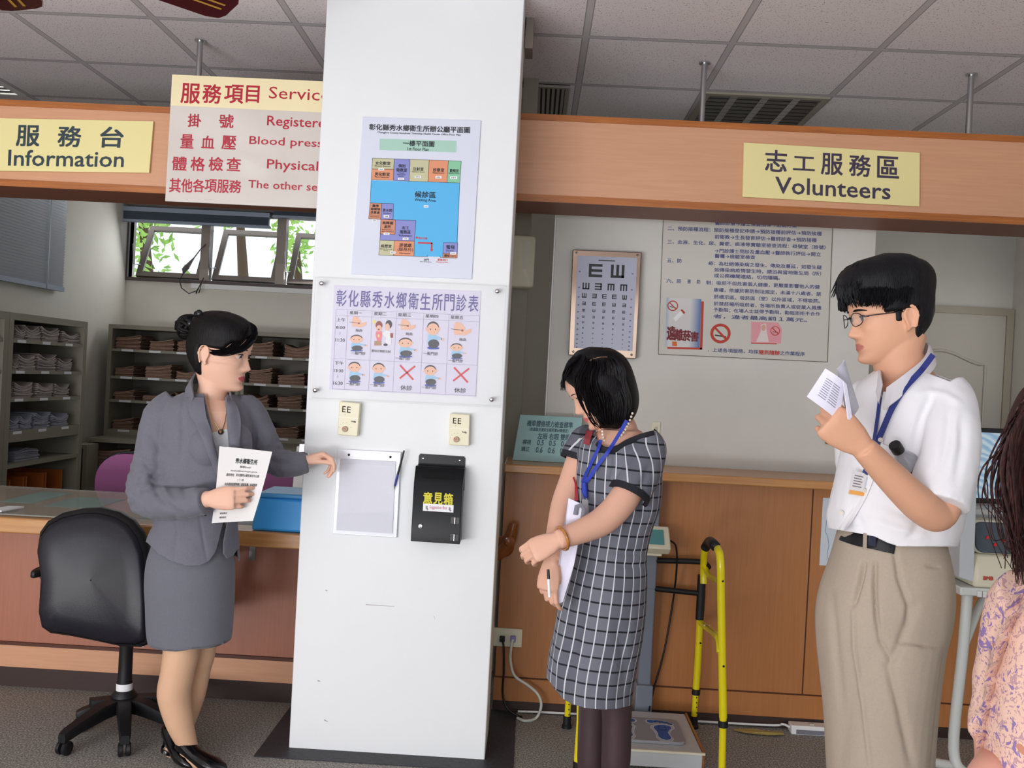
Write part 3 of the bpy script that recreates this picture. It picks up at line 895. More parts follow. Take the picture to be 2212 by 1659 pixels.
def uu(px, py):
    p = P(372 + (px - 372) * .955, py, YB2); return ((p.x - tl.x) / wv, (tl.z - p.z) / (tl.z - bl.z))
mb = MB()
def put(s, a, b_, bold=.012):
    (u0, v0), (u1, v1) = uu(*a), uu(*b_)
    sh.text(mb, s, u0, v0, u1, v1, .0014, bold)
for ch, a, b_ in (('服', (394, 180), (434, 224)), ('務', (443, 182), (482, 224)), ('項', (492, 183), (532, 224)), ('目', (541, 185), (568, 222))): put(ch, a, b_, .012)
put('Service Items', (592, 187), (850, 224), .003)
for ch, a, b_ in (('掛', (409, 246), (437, 275)), ('號', (480, 247), (510, 277)), ('量', (393, 290), (420, 321)), ('血', (440, 293), (467, 321)), ('壓', (486, 293), (516, 323)),
                  ('體', (375, 338), (405, 369)), ('格', (416, 339), (446, 370)), ('檢', (457, 339), (487, 370)), ('查', (497, 340), (527, 370)),
                  ('其', (368, 385), (392, 416)), ('他', (395, 386), (418, 416)), ('各', (421, 387), (446, 416)), ('項', (448, 387), (473, 416)), ('服', (476, 388), (500, 417)), ('務', (503, 389), (528, 417))): put(ch, a, b_, .010)
put('Registered', (588, 250), (734, 284), .004)
put('Blood pressure', (548, 294), (760, 326), .004)
put('Physical exam', (588, 344), (796, 380), .004)
put('The other services', (546, 389), (770, 416), .004)
mb.build('lettering', M_RED, t)
Y0 = YP - .0005
def psheet(tl, tr, br, bl, lift):
    return Sheet(*[P(px, py, YP - lift) for px, py in (tl, tr, br, bl)])
sh = psheet((784, 252), (1039, 260), (1019, 603), (758, 592), .006)
t = thing('floor_plan_sign', 'white floor plan sheet with blue waiting area, high on the pillar', 'sign', (sh.c[0] + sh.c[2]) / 2)
sh.slab('board', mat('pale_lilac_acrylic', (218, 222, 236), .12), .006, t, .001)
def Q(px, py):
    """bilinear inverse on the zoomed sheet: returns u,v of a photo pixel"""
    p = P(px, py, sh.c[0].y)
    u, v = .5, .5
    for _ in range(12):
        e = p - sh.at(u, v)
        du, dv = sh.c[1] - sh.c[0], sh.c[3] - sh.c[0]
        u += e.dot(du) / du.dot(du); v += e.dot(dv) / dv.dot(dv)
    return u, v
def Z1(x, y): return (640 + x / 3.95, 200 + y / 3.95)
def qpoly(mb, pts, lift, mi=None): sh.poly(mb, [Q(*Z1(x, y)) for x, y in pts], lift, mi)
def qtext(mb, s, x0, y0, x1, y1, lift=.0016, bold=.008, mi=None, h=None):
    h = h or (y1 - y0)
    a, b_, c_, d_ = Q(*Z1(x0, y0)), Q(*Z1(x1, y1 - h)), Q(*Z1(x1, y1)), Q(*Z1(x0, y0 + h))
    u0, u1 = (a[0] + d_[0]) / 2, (b_[0] + c_[0]) / 2
    v0, v1 = (a[1] + b_[1]) / 2, (c_[1] + d_[1]) / 2
    sh.text(mb, s, u0, v0, u1, v1, lift, bold, mi=mi)
PC = [('plan_green_band', (168, 206, 190)), ('plan_khaki', (196, 194, 156)), ('plan_orange', (222, 148, 110)), ('plan_violet', (136, 140, 204)), ('plan_mint', (136, 198, 160)), ('plan_blue', (84, 180, 232)), ('plan_brown', (206, 138, 106))]
PM = [mat(n, c, .5) for n, c in PC]
rooms = [(0, [(712, 393), (1368, 412), (1366, 510), (710, 490)]),
         (5, [(640, 748), (1395, 772), (1372, 1404), (1004, 1396), (1020, 1092), (828, 1085), (830, 946), (630, 942)]),
         (1, [(650, 560), (836, 566), (832, 656), (646, 652)]), (2, [(646, 652), (832, 656), (828, 748), (640, 744)]),
         (3, [(836, 566), (972, 570), (962, 756), (828, 750)]), (1, [(972, 570), (1134, 576), (1123, 762), (962, 756)]),
         (2, [(1134, 576), (1298, 581), (1286, 768), (1123, 762)]), (4, [(1298, 581), (1408, 586), (1395, 772), (1286, 768)]),
         (6, [(630, 942), (730, 946), (722, 1082), (618, 1077)]), (3, [(730, 946), (830, 948), (826, 1084), (722, 1082)]),
         (3, [(722, 1082), (1020, 1092), (1008, 1268), (714, 1260)]), (6, [(722, 1082), (848, 1088), (842, 1212), (716, 1206)]),
         (1, [(714, 1260), (836, 1264), (830, 1392), (704, 1387)]), (2, [(836, 1264), (1008, 1268), (1004, 1396), (830, 1392)]),
         (3, [(1256, 1280), (1378, 1284), (1374, 1374), (1252, 1372)]), (6, [(1252, 1372), (1374, 1374), (1372, 1412), (1250, 1410)])]
mb = MB()
for k, (ci, pts) in enumerate(rooms):
    qpoly(mb, pts, .0004 + .00004 * k, ci)
mb.build('plan_rooms', PM, t)
mb = MB()
def qline(a, b_, w=.0012, mi=None): sh.line(mb, Q(*Z1(*a)), Q(*Z1(*b_)), w, .0013, mi)
for ci, pts in rooms[2:]:
    for i in range(len(pts)): qline(pts[i], pts[(i + 1) % len(pts)])
for a, b_ in (((640, 748), (630, 942)), ((1395, 772), (1372, 1284)), ((1004, 1396), (1118, 1402)), ((1118, 1402), (1118, 1386)), ((1228, 1392), (1228, 1408)), ((1228, 1408), (1252, 1410))): qline(a, b_)
mb.build('plan_lines', M_INK, t)
mb = MB()
for s, x0, y0, x1, y1 in (('彰化縣秀水鄉衛生所辦公廳平面圖', 622, 281, 1482, 333), ('Changhua County Sioushuei Township Health Center Office Floor Plan', 694, 343, 1404, 363), ('一樓平面圖', 910, 412, 1178, 460), ('1st Floor Plan', 948, 470, 1130, 496),
                         ('女化粧室', 676, 588, 804, 618), ('Women’s Restroom', 668, 622, 806, 634), ('男化粧室', 670, 682, 798, 712), ('Men’s Restroom', 672, 716, 792, 728), ('個別', 872, 612, 932, 640), ('衛教室', 854, 646, 946, 676), ('Health', 874, 682, 924, 692), ('Education', 862, 696, 934, 706), ('Room', 874, 710, 916, 720),
                         ('注射室', 996, 638, 1086, 668), ('Injection Room', 988, 672, 1096, 684), ('診察室', 1168, 645, 1262, 676), ('Medical Room', 1164, 680, 1262, 692), ('觀察室', 1310, 654, 1386, 682), ('Attention Room', 1298, 684, 1392, 694),
                         ('候診區', 1012, 845, 1190, 898), ('Waiting Area', 1010, 906, 1190, 936), ('醫療', 650, 955, 704, 978), ('廢棄物', 636, 984, 716, 1006), ('放置處', 634, 1012, 712, 1034), ('Depository for', 634, 1042, 714, 1050), ('Medical Waste', 634, 1056, 712, 1064),
                         ('茶水間', 738, 992, 818, 1018), ('Kitchen', 744, 1024, 808, 1036), ('無障礙', 736, 1100, 828, 1126), ('廁所', 752, 1132, 808, 1158), ('Restroom for', 732, 1166, 824, 1174), ('the disabled', 730, 1182, 830, 1190),
                         ('志工', 902, 1140, 962, 1168), ('服務區', 884, 1174, 976, 1204), ('Volunteers', 874, 1210, 984, 1230), ('病歷室', 722, 1296, 814, 1324), ('Medical Records', 716, 1330, 818, 1340), ('Room', 746, 1344, 782, 1352),
                         ('掛號處', 880, 1286, 984, 1318), ('(服務台)', 864, 1322, 996, 1358), ('Information', 880, 1364, 974, 1378), ('電梯', 1280, 1302, 1352, 1336), ('Elevator', 1280, 1342, 1346, 1356), ('樓梯', 1262, 1380, 1308, 1404), ('Stairs', 1314, 1386, 1362, 1400), ('大門', 1088, 1416, 1130, 1438), ('Main Emergency', 1056, 1440, 1156, 1450)):
    qtext(mb, s, x0, y0, x1, y1, bold=.012 if ord(s[0]) > 255 else .004)
mb.build('lettering', M_INK, t)
mb = MB()
sh.disc(mb, *Q(*Z1(1028, 1238)), .009, .0065, .0016)
qtext(mb, '現在位置', 1040, 1234, 1118, 1252)
for pts in ([(1038, 1276), (1162, 1280), (1162, 1292), (1038, 1288)], [(1150, 1282), (1163, 1282), (1160, 1338), (1148, 1338)], [(1142, 1336), (1168, 1338), (1154, 1358)]): qpoly(mb, pts, .0016)
qtext(mb, '緊急出口', 1206, 1418, 1290, 1438); qtext(mb, 'Emergency Exit', 1194, 1442, 1294, 1454, bold=.004)
mb.build('red_markings', mat('red_print', (212, 40, 44), .5), t)
mb = MB()
tags = [(702, 646, 750, 666), (868, 728, 920, 746), (1010, 710, 1066, 730), (1188, 712, 1240, 734), (1312, 716, 1374, 738), (1088, 962, 1128, 982), (746, 1046, 794, 1068), (646, 1082, 690, 1100), (746, 1196, 796, 1216), (908, 1238, 958, 1258), (802, 1356, 848, 1376), (1314, 1362, 1366, 1382)]
for x0, y0, x1, y1 in tags: qpoly(mb, [(x0, y0), (x1, y0), (x1, y1), (x0, y1)], .0019, 0)
for x0, y0, x1, y1 in tags:
    w = (x1 - x0)
    for k in range(3): qpoly(mb, [(x0 + w * (.2 + .22 * k), y0 + 7), (x0 + w * (.34 + .22 * k), y0 + 7), (x0 + w * (.34 + .22 * k), y1 - 6), (x0 + w * (.2 + .22 * k), y1 - 6)], .0021, 1)
mb.build('braille_tags', [M_PAPER, mat('faded_grey_ink', (120, 120, 128), .7)], t)
sh = psheet((722, 616), (1039, 629), (1027, 857), (711, 841), .003)
t = tag(sh.slab('timetable_paper', mat('pale_violet_paper', (222, 218, 236), .7), .002, None), 'white clinic timetable with cartoon figures and red crosses on the pillar', 'timetable')
TT = t
def Z1(x, y): return (660 + x / 4.809, 580 + y / 4.809)
mb = MB()
xs = [318, 441, 693, 944, 1228, 1490, 1808]
def lerp(a, b_, s): return a + (b_ - a) * s
def slope(y): return lambda x: y + (x - 300) * .052
def sk(y): return -(y - 420) * .048
for k, x in enumerate(xs):
    y0 = 424 + (x - 318) * .045
    qline((x, y0), (x + sk(1260) + 2, y0 + 828 + (x - 318) * .012), .0008)
for y in (424, 488, 936, 1250):
    dx = sk(y)
    qline((xs[0] + dx, y), (xs[-1] + dx, y + 66 + (y - 424) * .008), .0008)
mb.build('grid_lines', mat('pale_grey_rule', (150, 146, 168), .7), t)
mb = MB()
for k, ch in enumerate('彰化縣秀水鄉衛生所門診表'):
    x0 = 322 + k * 124.5
    qtext(mb, ch, x0, 222 + k * 5.2, x0 + 104, 392 + k * 5.2, bold=.005)
mb.build('heading', mat('violet_heading_ink', (84, 72, 148), .6), t)
mb = MB()
for s, x0, y0, x1, y1 in (('星期一', 460, 444, 588, 478), ('星期二', 712, 452, 842, 488), ('星期三', 962, 464, 1096, 500), ('星期四', 1246, 478, 1378, 512), ('星期五', 1508, 490, 1640, 526),
                         ('上午', 324, 514, 414, 552), ('8:00', 318, 598, 410, 628), ('11:30', 310, 726, 408, 760), ('下午', 304, 964, 394, 1002), ('13:30', 296, 1046, 392, 1078), ('16:30', 288, 1174, 386, 1208),
                         ('抽血', 520, 628, 592, 656), ('一般門診', 474, 864, 624, 898), ('嬰幼兒預防注射', 686, 846, 884, 872), ('抽血', 1040, 664, 1112, 694), ('一般門診', 934, 916, 1088, 950), ('一般門診', 1224, 866, 1376, 902), ('抽血', 1596, 722, 1670, 752), ('一般門診', 1484, 940, 1636, 976),
                         ('一般門診', 420, 1182, 568, 1216), ('一般門診', 670, 1194, 822, 1228), ('休診', 986, 1214, 1108, 1266), ('一般門診', 1206, 1218, 1360, 1252), ('休診', 1544, 1240, 1668, 1292)):
    qtext(mb, s, x0, y0, x1, y1, bold=.006)
qline((360, 658), (358, 690), .0012); qline((336, 1104), (336, 1140), .0012)
mb.build('lettering', M_INK, t)
mb = MB()
for a, b_ in (((982, 1004), (1120, 1156)), ((1140, 1012), (978, 1142)), ((1544, 1028), (1686, 1184)), ((1700, 1038), (1534, 1168))): qline(a, b_, .0066)
mb.build('red_crosses', mat('red_print', (212, 40, 44)), t)
CM = [mat('cartoon_skin', (240, 190, 160), .7), mat('cartoon_black', (40, 40, 48), .7), mat('cartoon_sky_shirt', (160, 206, 236), .7), mat('cartoon_charcoal', (60, 62, 70), .7), mat('cartoon_blue', (52, 74, 170), .7), mat('cartoon_red_brown', (150, 56, 44), .7), mat('cartoon_pink', (236, 130, 140), .7), mat('cartoon_tan', (176, 136, 96), .7), mat('cartoon_yellow', (240, 226, 120), .7), M_PAPER]
mb = MB()
def ell(x, y, rx, ry, mi, lift=.0016, n=18, a0=0, a1=2 * PI):
    qpoly(mb, [(x + rx * math.cos(a0 + (a1 - a0) * k / n), y + ry * math.sin(a0 + (a1 - a0) * k / n)) for k in range(n + (0 if a1 - a0 > 6 else 1))], lift, mi)
def boy(x, y, s, sy=1.0):
    """squatting boy holding out one hand; x,y = head centre, s = head radius"""
    f = lambda dy: y + dy * sy
    ell(x, f(0), s, s * .85 * sy, 1, .0014); ell(x, f(s * .14), s * .95, s * .75 * sy, 0, .0017); ell(x - s, f(s * .1), s * .16, s * .22 * sy, 0, .0016); ell(x + s, f(s * .1), s * .16, s * .22 * sy, 0, .0016)
    ell(x - s * .42, f(s * .15), s * .08, s * .12 * sy, 1, .002, 8); ell(x + s * .42, f(s * .15), s * .08, s * .12 * sy, 1, .002, 8)
    qpoly(mb, [(x - s * .75, f(s * .8)), (x + s * .45, f(s * .75)), (x + s * .6, f(s * 1.9)), (x - s * .95, f(s * 1.9))], .0015, 2)
    qpoly(mb, [(x + s * .2, f(s * .85)), (x + s * 1.5, f(s * 1.25)), (x + s * 1.45, f(s * 1.45)), (x + s * .2, f(s * 1.35))], .0018, 2)
    ell(x + s * 1.55, f(s * 1.4), s * .22, s * .18 * sy, 0, .0018, 10)
    ell(x + s * .1, f(s * 1.95), s * .9, s * .55 * sy, 3, .0019); ell(x - s * .2, f(s * 2.45), s * .75, s * .2 * sy, 4, .0018); ell(x + s * .35, f(s * 2.5), s * .7, s * .15 * sy, 4, .0017)
for a in ((530, 730, 64, .78), (1038, 768, 70, .84), (1324, 620, 64, 1.3), (1568, 816, 60, .78), (508, 1020, 62, 1.0), (760, 1032, 62, 1.0), (1296, 1056, 62, 1.02)): boy(*a)
def hands(x, y, s):
    qpoly(mb, [(x - s * .9, y + s * .1), (x - s * .7, y - s * .8), (x - s * .1, y - s * .75), (x + s * .45, y - s * .1), (x + s * .3, y + s * .3), (x - s * .8, y + s * .55)], .0016, 0)
    qpoly(mb, [(x - s * .8, y + s * .45), (x + s * 1.1, y - s * .05), (x + s * 1.1, y + s * .35), (x + s * .4, y + s * .7), (x - s * .85, y + s * .6)], .0017, 0)
    ell(x + s * .1, y + s * .15, s * .14, s * .12, 5, .002, 8); 
    qpoly(mb, [(x - s * 1.2, y - s * .05), (x + s * .1, y + s * .1), (x + s * .1, y + s * .16), (x - s * 1.2, y + s * .0)], .0021, 3)
for a in ((548, 558, 76), (1056, 586, 78), (1620, 630, 92)): hands(*a)
ell(716, 552, 17, 20, 8); ell(764, 590, 36, 44, 5, .0014); ell(764, 622, 28, 34, 0, .0017); ell(762, 634, 10, 8, 5, .0019)
qpoly(mb, [(734, 652), (792, 652), (796, 690), (786, 752), (744, 752), (728, 690)], .0016, 6); ell(760, 700, 10, 16, 8, .0019)
qpoly(mb, [(716, 752), (788, 752), (788, 800), (714, 800)], .0016, 7)
ell(866, 580, 34, 44, 1, .0014); ell(852, 608, 24, 38, 0, .0017); qpoly(mb, [(836, 644), (884, 650), (892, 790), (826, 790), (840, 720), (796, 680)], .0016, 9)
qpoly(mb, [(880, 672), (910, 672), (908, 720), (882, 720)], .0018, 5); ell(832, 792, 22, 14, 1, .0018)
mb.build('cartoon_figures', CM, t)
cov = psheet((681, 599), (1094, 618), (1081, 880), (668, 862), .022)
t = thing('acrylic_cover', 'clear acrylic cover held over the clinic timetable by four chrome bolts', 'cover', (cov.c[0] + cov.c[2]) / 2)
m_acr = mat('clear_acrylic', (250, 252, 255), .02, spec=.25, alpha=.06)
cov.slab('sheet', m_acr, .003, t)
ed_ = MB()
for i in range(4):
    a, b_ = cov.c[i], cov.c[(i + 1) % 4]
    d = (cov.at(.5, .5) - (a + b_) / 2).normalized() * .0018
    ed_.add([a + cov.n * .0004, b_ + cov.n * .0004, b_ + d + cov.n * .0004, a + d + cov.n * .0004], [(0, 1, 2, 3)])
ed_.build('polished_edge', mat('acrylic_edge', (206, 212, 208), .3), t)
for px, py in ((695, 612), (1074, 629), (681, 843), (1062, 863)):
    p = P(px, py, YP - .028)
    b_ = MB().lathe([(.0075, 0), (.0085, .003), (.0085, .008), (.006, .0105), (.001, .011)], V((p.x, YP - .0245, p.z)), (0, -1, 0), 16)
    b_.lathe([(.006, 0), (.006, .0195)], V((p.x, YP - .0001, p.z)), (0, -1, 0), 12)
    b_.build('bolt', M_CHROME, t, smooth=40)
def thermostat(tl, tr, br, bl, label):
    d = .032
    sh_ = Sheet(*[P(px, py, YP - d) for px, py in (tl, tr, br, bl)])
    t = thing('thermostat', label, 'thermostat', (sh_.c[0] + sh_.c[2]) / 2, 'cream thermostats on the pillar')
    M_TH = mat('thermostat_cream', (232, 226, 196), .4)
    sh_.slab('housing', M_TH, d - .0002, t, .003)
    mb = MB()
    for u in (.16, .40):
        for v in (.13, .205, .285): sh_.rect(mb, u, v, u + .17, v + .028, .0006)
        sh_.rect(mb, u, v - .155, u + .05, v + .028, .0006)
    sh_.rect(mb, .30, .37, .33, .385, .0006)
    mb.build('vent_slots', mat('dark_slot', (74, 62, 52), .7), t)
    mb = MB(); sh_.rect(mb, .02, .455, .98, .475, .0006); mb.build('groove', mat('pale_ridge', (246, 242, 222), .4), t)
    mb = MB()
    sh_.text(mb, 'hdg', .66, .535, .86, .60, .0007, .02)
    for k in range(6):
        a = PI * (.95 + .85 * k / 5 + .1)
        u, v = .36 + .30 * math.cos(a), .80 + .185 * math.sin(a)
        sh_.disc(mb, u, v, .012, .008, .0007, 6)
    mb.build('lettering', M_INK, t)
    c = sh_.at(.36, .81)
    kb = MB().lathe([(.0105, 0), (.0105, .007), (.0095, .0085), (.001, .0086)], c, sh_.n, 24).build('dial', mat('dial_brown', (176, 152, 128), .5), t, smooth=40)
    mb = MB(); k2 = sh_.n * .0092
    mb.add([c + k2 + V((-.009, 0, .004)), c + k2 + V((-.009, 0, .006)), c + k2 + V((.003, 0, .0005)), c + k2 + V((.003, 0, -.0008))], [(0, 1, 2, 3)])
    mb.build('pointer', mat('red_print', (212, 40, 44)), kb)
thermostat((733, 867), (778, 871), (772, 943), (729, 939), 'cream thermostat on the pillar above the document pocket')
thermostat((972, 893), (1015, 896), (1013, 964), (970, 961), 'cream thermostat on the pillar above the black suggestion box')
sh = psheet((729, 970), (866, 977), (857, 1162), (718, 1153), .012)
t = thing('document_pocket', 'white acrylic document pocket holding blank paper, fixed to the pillar', 'document holder', (sh.c[0] + sh.c[2]) / 2)
sh.slab('back_plate', mat('white_acrylic', (236, 238, 244), .2), .0118, t, .002)
mb = MB(); mb.slab([sh.at(u, v, .0055) for u, v in ((.06, .11), (.93, .11), (.93, .95), (.06, .95))], -sh.n * .0050); mb.build('paper', mat('grey_white_paper', (214, 215, 224), .8), t)
mb = MB(); mb.slab([sh.at(u, v, .010) for u, v in ((.03, .16), (.96, .16), (.96, .985), (.03, .985))], -sh.n * .0025); mb.build('front_sheet', mat('clear_acrylic', (250, 252, 255)), t)
mb = MB(); mb.slab([sh.at(u, v, .014) for u, v in ((.90, .28), (.985, .28), (.98, .44), (.90, .44))], -sh.n * .012); mb.build('pen_clip', mat('clear_acrylic', (250, 252, 255)), t)
for u in (.185, .84):
    MB().lathe([(.0045, 0), (.0045, .002), (.001, .003)], sh.at(u, .06), sh.n, 14).build('screw', M_BLACK, t)
a, b_ = P(873, 973, YP - .030), P(851, 1056, YP - .024)
d = b_ - a
t = thing('ballpoint_pen', 'black and blue ballpoint pen stuck in the clip of the document pocket', 'pen', b_)
MB().tube([a, a + d * .06, a + d * .62], [.0026, .0036, .0042], 12).build('barrel', M_BLACK, t, smooth=50)
MB().tube([a + d * .62, a + d * .92], [.0044, .004], 12).build('grip', mat('pen_blue', (40, 48, 140), .4), t, smooth=50)
MB().tube([a + d * .92, b_], [.0036, .0006], 10).build('tip', M_STEEL, t, smooth=50)
M_BOX = mat('gloss_black_steel', (8, 8, 10), .3, spec=.25)
def pb(px, py, d): return P(px, py, YP - d)
tl, tr, br, bl = (905, 980), (1005, 986), (1004, 1012), (903, 1006)
t = thing('suggestion_box', 'black metal suggestion box with yellow characters on the pillar', 'box', pb(940, 1170, .05))
mb = MB().slab([pb(905, 984, .004), pb(908, 980, .004), pb(1002, 986, .004), pb(1005, 990, .004), pb(1003, 1060, .004), pb(899, 1055, .004)], (0, .0038, 0))
mb.build('back_plate', M_BOX, t)
D = .085
q = lambda px, py, d: pb(px, py, d)
ftl, ftr, fbr, fbl = q(894, 1042, D), q(999, 1048, D), q(993, 1176, D), q(887, 1169, D)
stl, str_ = q(898, 1006, D * .62), q(1004, 1012, D * .62)
def tow(p): return V((p.x, YP - .0045, p.z))
btl, btr = V((stl.x, YP - .0045, stl.z)), V((str_.x, YP - .0045, str_.z))
vs = [btl, btr, str_, stl, ftr, ftl, fbr, fbl, tow(fbr), tow(fbl), V((ftr.x, YP - .0045, ftr.z)), V((ftl.x, YP - .0045, ftl.z))]
mb = MB().add(vs, [(0, 1, 2, 3), (3, 2, 4, 5), (5, 4, 6, 7), (7, 6, 8, 9), (0, 3, 5, 11), (11, 5, 7, 9), (1, 10, 4, 2), (10, 8, 6, 4), (0, 11, 10, 1), (11, 9, 8, 10)])
mb.build('body', M_BOX, t, bevel=.002)
slope_ = Sheet(stl, str_, ftr, ftl)
mb = MB()
slope_.poly(mb, [(.19 + .04 * math.cos(a), .55 + .16 * math.sin(a)) for a in [PI / 2 + PI * k / 8 for k in range(9)]] + [(.79 + .04 * math.cos(a), .55 + .16 * math.sin(a)) for a in [-PI / 2 + PI * k / 8 for k in range(9)]], .0012)
mb.build('slot', mat('slot_black', (2, 2, 3), .9), t)
front = Sheet(ftl, ftr, fbr, fbl)
mb = MB()
for k, ch in enumerate('意見箱'): front.text(mb, ch, .215 + k * .21, .155, .395 + k * .21, .345, .0015, .02)
mb.build('characters', mat('yellow_vinyl', (214, 204, 40), .5), t)
mb = MB(); front.rect(mb, .215, .345, .84, .47, .0014); lb = mb.build('paper_label', M_PAPER, t)
mb = MB(); front.text(mb, 'Suggestion Box', .35, .37, .71, .44, .002, .006); mb.build('label_print', mat('pink_print', (206, 120, 140), .6), lb)
mb = MB()
for u in (.29, .76): front.disc(mb, u, .41, .022, .03, .0019, 10); front.disc(mb, u + .02, .44, .018, .016, .0019, 10)
mb.build('label_motif', mat('grey_print', (150, 150, 158), .6), lb)
c = front.at(.185, .735)
lk = MB().lathe([(.0085, 0), (.0085, .006), (.0065, .008), (.001, .0082)], c, front.n, 20).build('lock', M_CHROME, t, smooth=40)
kk = front.n * .0085
MB().add([c + kk + V((-.0012, 0, .004)), c + kk + V((.0012, 0, .004)), c + kk + V((.0012, 0, -.004)), c + kk + V((-.0012, 0, -.004))], [(0, 1, 2, 3)]).build('keyhole', M_BLACK, lk)
for v in (.60, .885):
    mb = MB(); mb.slab([front.at(u, w, .004) for u, w in ((.80, v - .055), (.97, v - .055), (.97, v + .055), (.80, v + .055))], -front.n * .0038)
    hg = mb.build('hinge', mat('dark_hinge', (26, 26, 30), .3), t)
    MB().cyl(front.at(.885, v - .055, .006), front.at(.885, v + .055, .006), .0034, n=10).build('hinge_pin', M_STEEL, hg)
bp_ = Sheet(pb(905, 980, .0045), pb(1005, 986, .0045), pb(1004, 1012, .0045), pb(903, 1006, .0045))
for u in (.10, .89):
    MB().lathe([(.004, 0), (.004, .0015), (.001, .0025)], bp_.at(u, .38), bp_.n, 12).build('rivet', M_CHROME, t)
YE = YPT
def esheet(pts, d): return Sheet(*[P(px, py, YE - d) for px, py in pts])
sh = esheet(((1237, 539), (1386, 545), (1374, 775), (1228, 767)), .045)
t = thing('eye_chart', 'eye chart with tumbling E rows in a chrome light box', 'eye chart', (sh.c[0] + sh.c[2]) / 2)
sh.slab('case', mat('polished_case', (158, 136, 120), .12, 1.0), .0445, t, .003)
mb = MB(); mb.slab([sh.at(u, v, .003) for u, v in ((.075, .055), (.94, .055), (.94, .93), (.075, .93))], -sh.n * .0026)
panel = mb.build('chart_panel', mat('chart_grey_violet', (176, 178, 196), .15), t)
mb = MB()
def tumbling(u, v, su, sv, rot):
    bars = [(-1, -1, -.6, 1), (-1, -1, 1, -.6), (-1, -.2, 1, .2), (-1, .6, 1, 1)]
    for a in bars:
        pts = [(a[0], a[1]), (a[2], a[1]), (a[2], a[3]), (a[0], a[3])]
        for _ in range(rot): pts = [(-y, x) for x, y in pts]
        sh.poly(mb, [(u + x * su, v + y * sv) for x, y in pts], .0036)
mm = 2.0 / .33
rows = [(.185, 2, .098, .27), (.355, 4, .052, .15), (.45, 5, .038, .115), (.54, 5, .030, .11), (.615, 5, .024, .11), (.678, 5, .019, .11), (.735, 5, .015, .11), (.79, 5, .012, .11), (.84, 5, .010, .11), (.885, 5, .008, .11)]
rows = [(.19, 2, .098), (.34, 4, .050), (.43, 5, .033), (.505, 5, .026), (.57, 5, .021), (.63, 5, .017), (.685, 5, .014), (.735, 5, .011), (.785, 5, .0095), (.83, 5, .008), (.87, 5, .0065), (.905, 5, .005)]
rr = random.Random(5)
for v, n, s in rows:
    for k in range(n):
        u = {2: (.345, .665), 4: (.215, .395, .58, .765)}.get(n, (.195, .345, .49, .635, .785))[k]
        rot = [0, 3][k] if n == 2 else [2, 3, 0, 1, 2, 3, 1, 0][(k * 3 + int(v * 40)) % 8]
        tumbling(u, v, s, s * .63, rot)
sh.rect(mb, .38, .088, .62, .098, .0036)
mb.build('chart_letters', M_BLACK, panel)
mb = MB()
for v, n, s in rows:
    for u in (.115, .885): sh.rect(mb, u - .012, v + .01, u + .012, v + .022, .0036)
mb.build('row_numbers', mat('faded_grey_ink', (120, 120, 128)), panel)
for u, v in ((.06, .03), (.94, .03), (.07, .965), (.93, .965)):
    MB().lathe([(.0055, 0), (.0055, .003), (.001, .006)], sh.at(u, v), sh.n, 12).build('cap_screw', M_CHROME, t)
MB().tube([P(1243, 768, YE - .02), P(1242, 800, YE - .012), P(1240, 900, YE - .012)], .003, 6).build('pull_cord', M_WHITE, t)
sh = esheet(((1434, 440), (1800, 452), (1787, 782), (1422, 765)), .004)
t = thing('procedure_poster', 'large clear poster of blue service procedures on the volunteers back wall', 'poster', (sh.c[0] + sh.c[2]) / 2)
sh.slab('sheet', mat('poster_grey_cream', (206, 202, 194), .35), .0035, t)
def Z1(x, y): return (1080 + x / 2.9105, 440 + y / 2.9105)
mb = MB()
for i in range(4):
    sh.line(mb, [(0, 0), (1, 0), (1, 1), (0, 1)][i], [(1, 0), (1, 1), (0, 1), (0, 0)][i], .003, .0006)
mb.build('border_line', mat('brown_border', (110, 96, 84), .5), t)
mb = MB()
for s, x0, y0, x1, y1 in (('醫師診療→護士保健指導→給處方藥', 1352, 112, 1866, 148), ('二、預防接種流程：預防接種登記申請→預防接種前評估→預防接種', 1054, 144, 2022, 200), ('前衛教→生長發育評估→醫師診查→預防接種', 1350, 194, 1990, 244),
                         ('三、血液、生化、尿、糞便、痰液等實驗室檢查流程：掛號室（掛號）', 1052, 228, 2046, 286), ('→門診護士問診及量血壓→醫師執行評估→開立', 1350, 284, 2016, 330), ('醫囑→檢驗室檢查', 1350, 316, 1604, 350),
                         ('五、防', 1050, 344, 1142, 372), ('疫：為杜絕傳染病之發生、傳染及蔓延，如發生疑', 1310, 362, 2022, 414), ('如傳染病疫情發生時，請迅與當地衛生局（所）', 1348, 402, 2018, 454), ('或公務機關連絡，切勿隱瞞。', 1346, 444, 1760, 476),
                         ('六、菸', 1046, 474, 1140, 498), ('害', 1178, 478, 1200, 500), ('防', 1238, 480, 1260, 502), ('制：吸菸不但危害個人健康，更嚴重影響他人的健', 1296, 486, 2010, 534), ('康權，依據菸害防制法規定，未滿十八歲者、禁', 1344, 530, 2018, 580), ('菸標示區、吸菸區（室）以外區域，不得吸菸。', 1344, 574, 2012, 624), ('於禁菸場所吸菸者，各場所負責人或從業人員應', 1344, 616, 2020, 668), ('予勸阻；在場人士並得予勸阻，勸阻而拒不合作', 1342, 656, 2012, 706), ('者，違者最高罰１萬元。', 1342, 698, 1930, 742),
                         ('．上述各項服務，均採', 1308, 908, 1624, 942), ('之作業程序', 1760, 928, 1916, 956)):
    qtext(mb, s, x0, y0, x1, y1, bold=.010, h=26)
mb.build('lettering', mat('slate_blue_ink', (78, 84, 136), .6), t)
mb = MB()
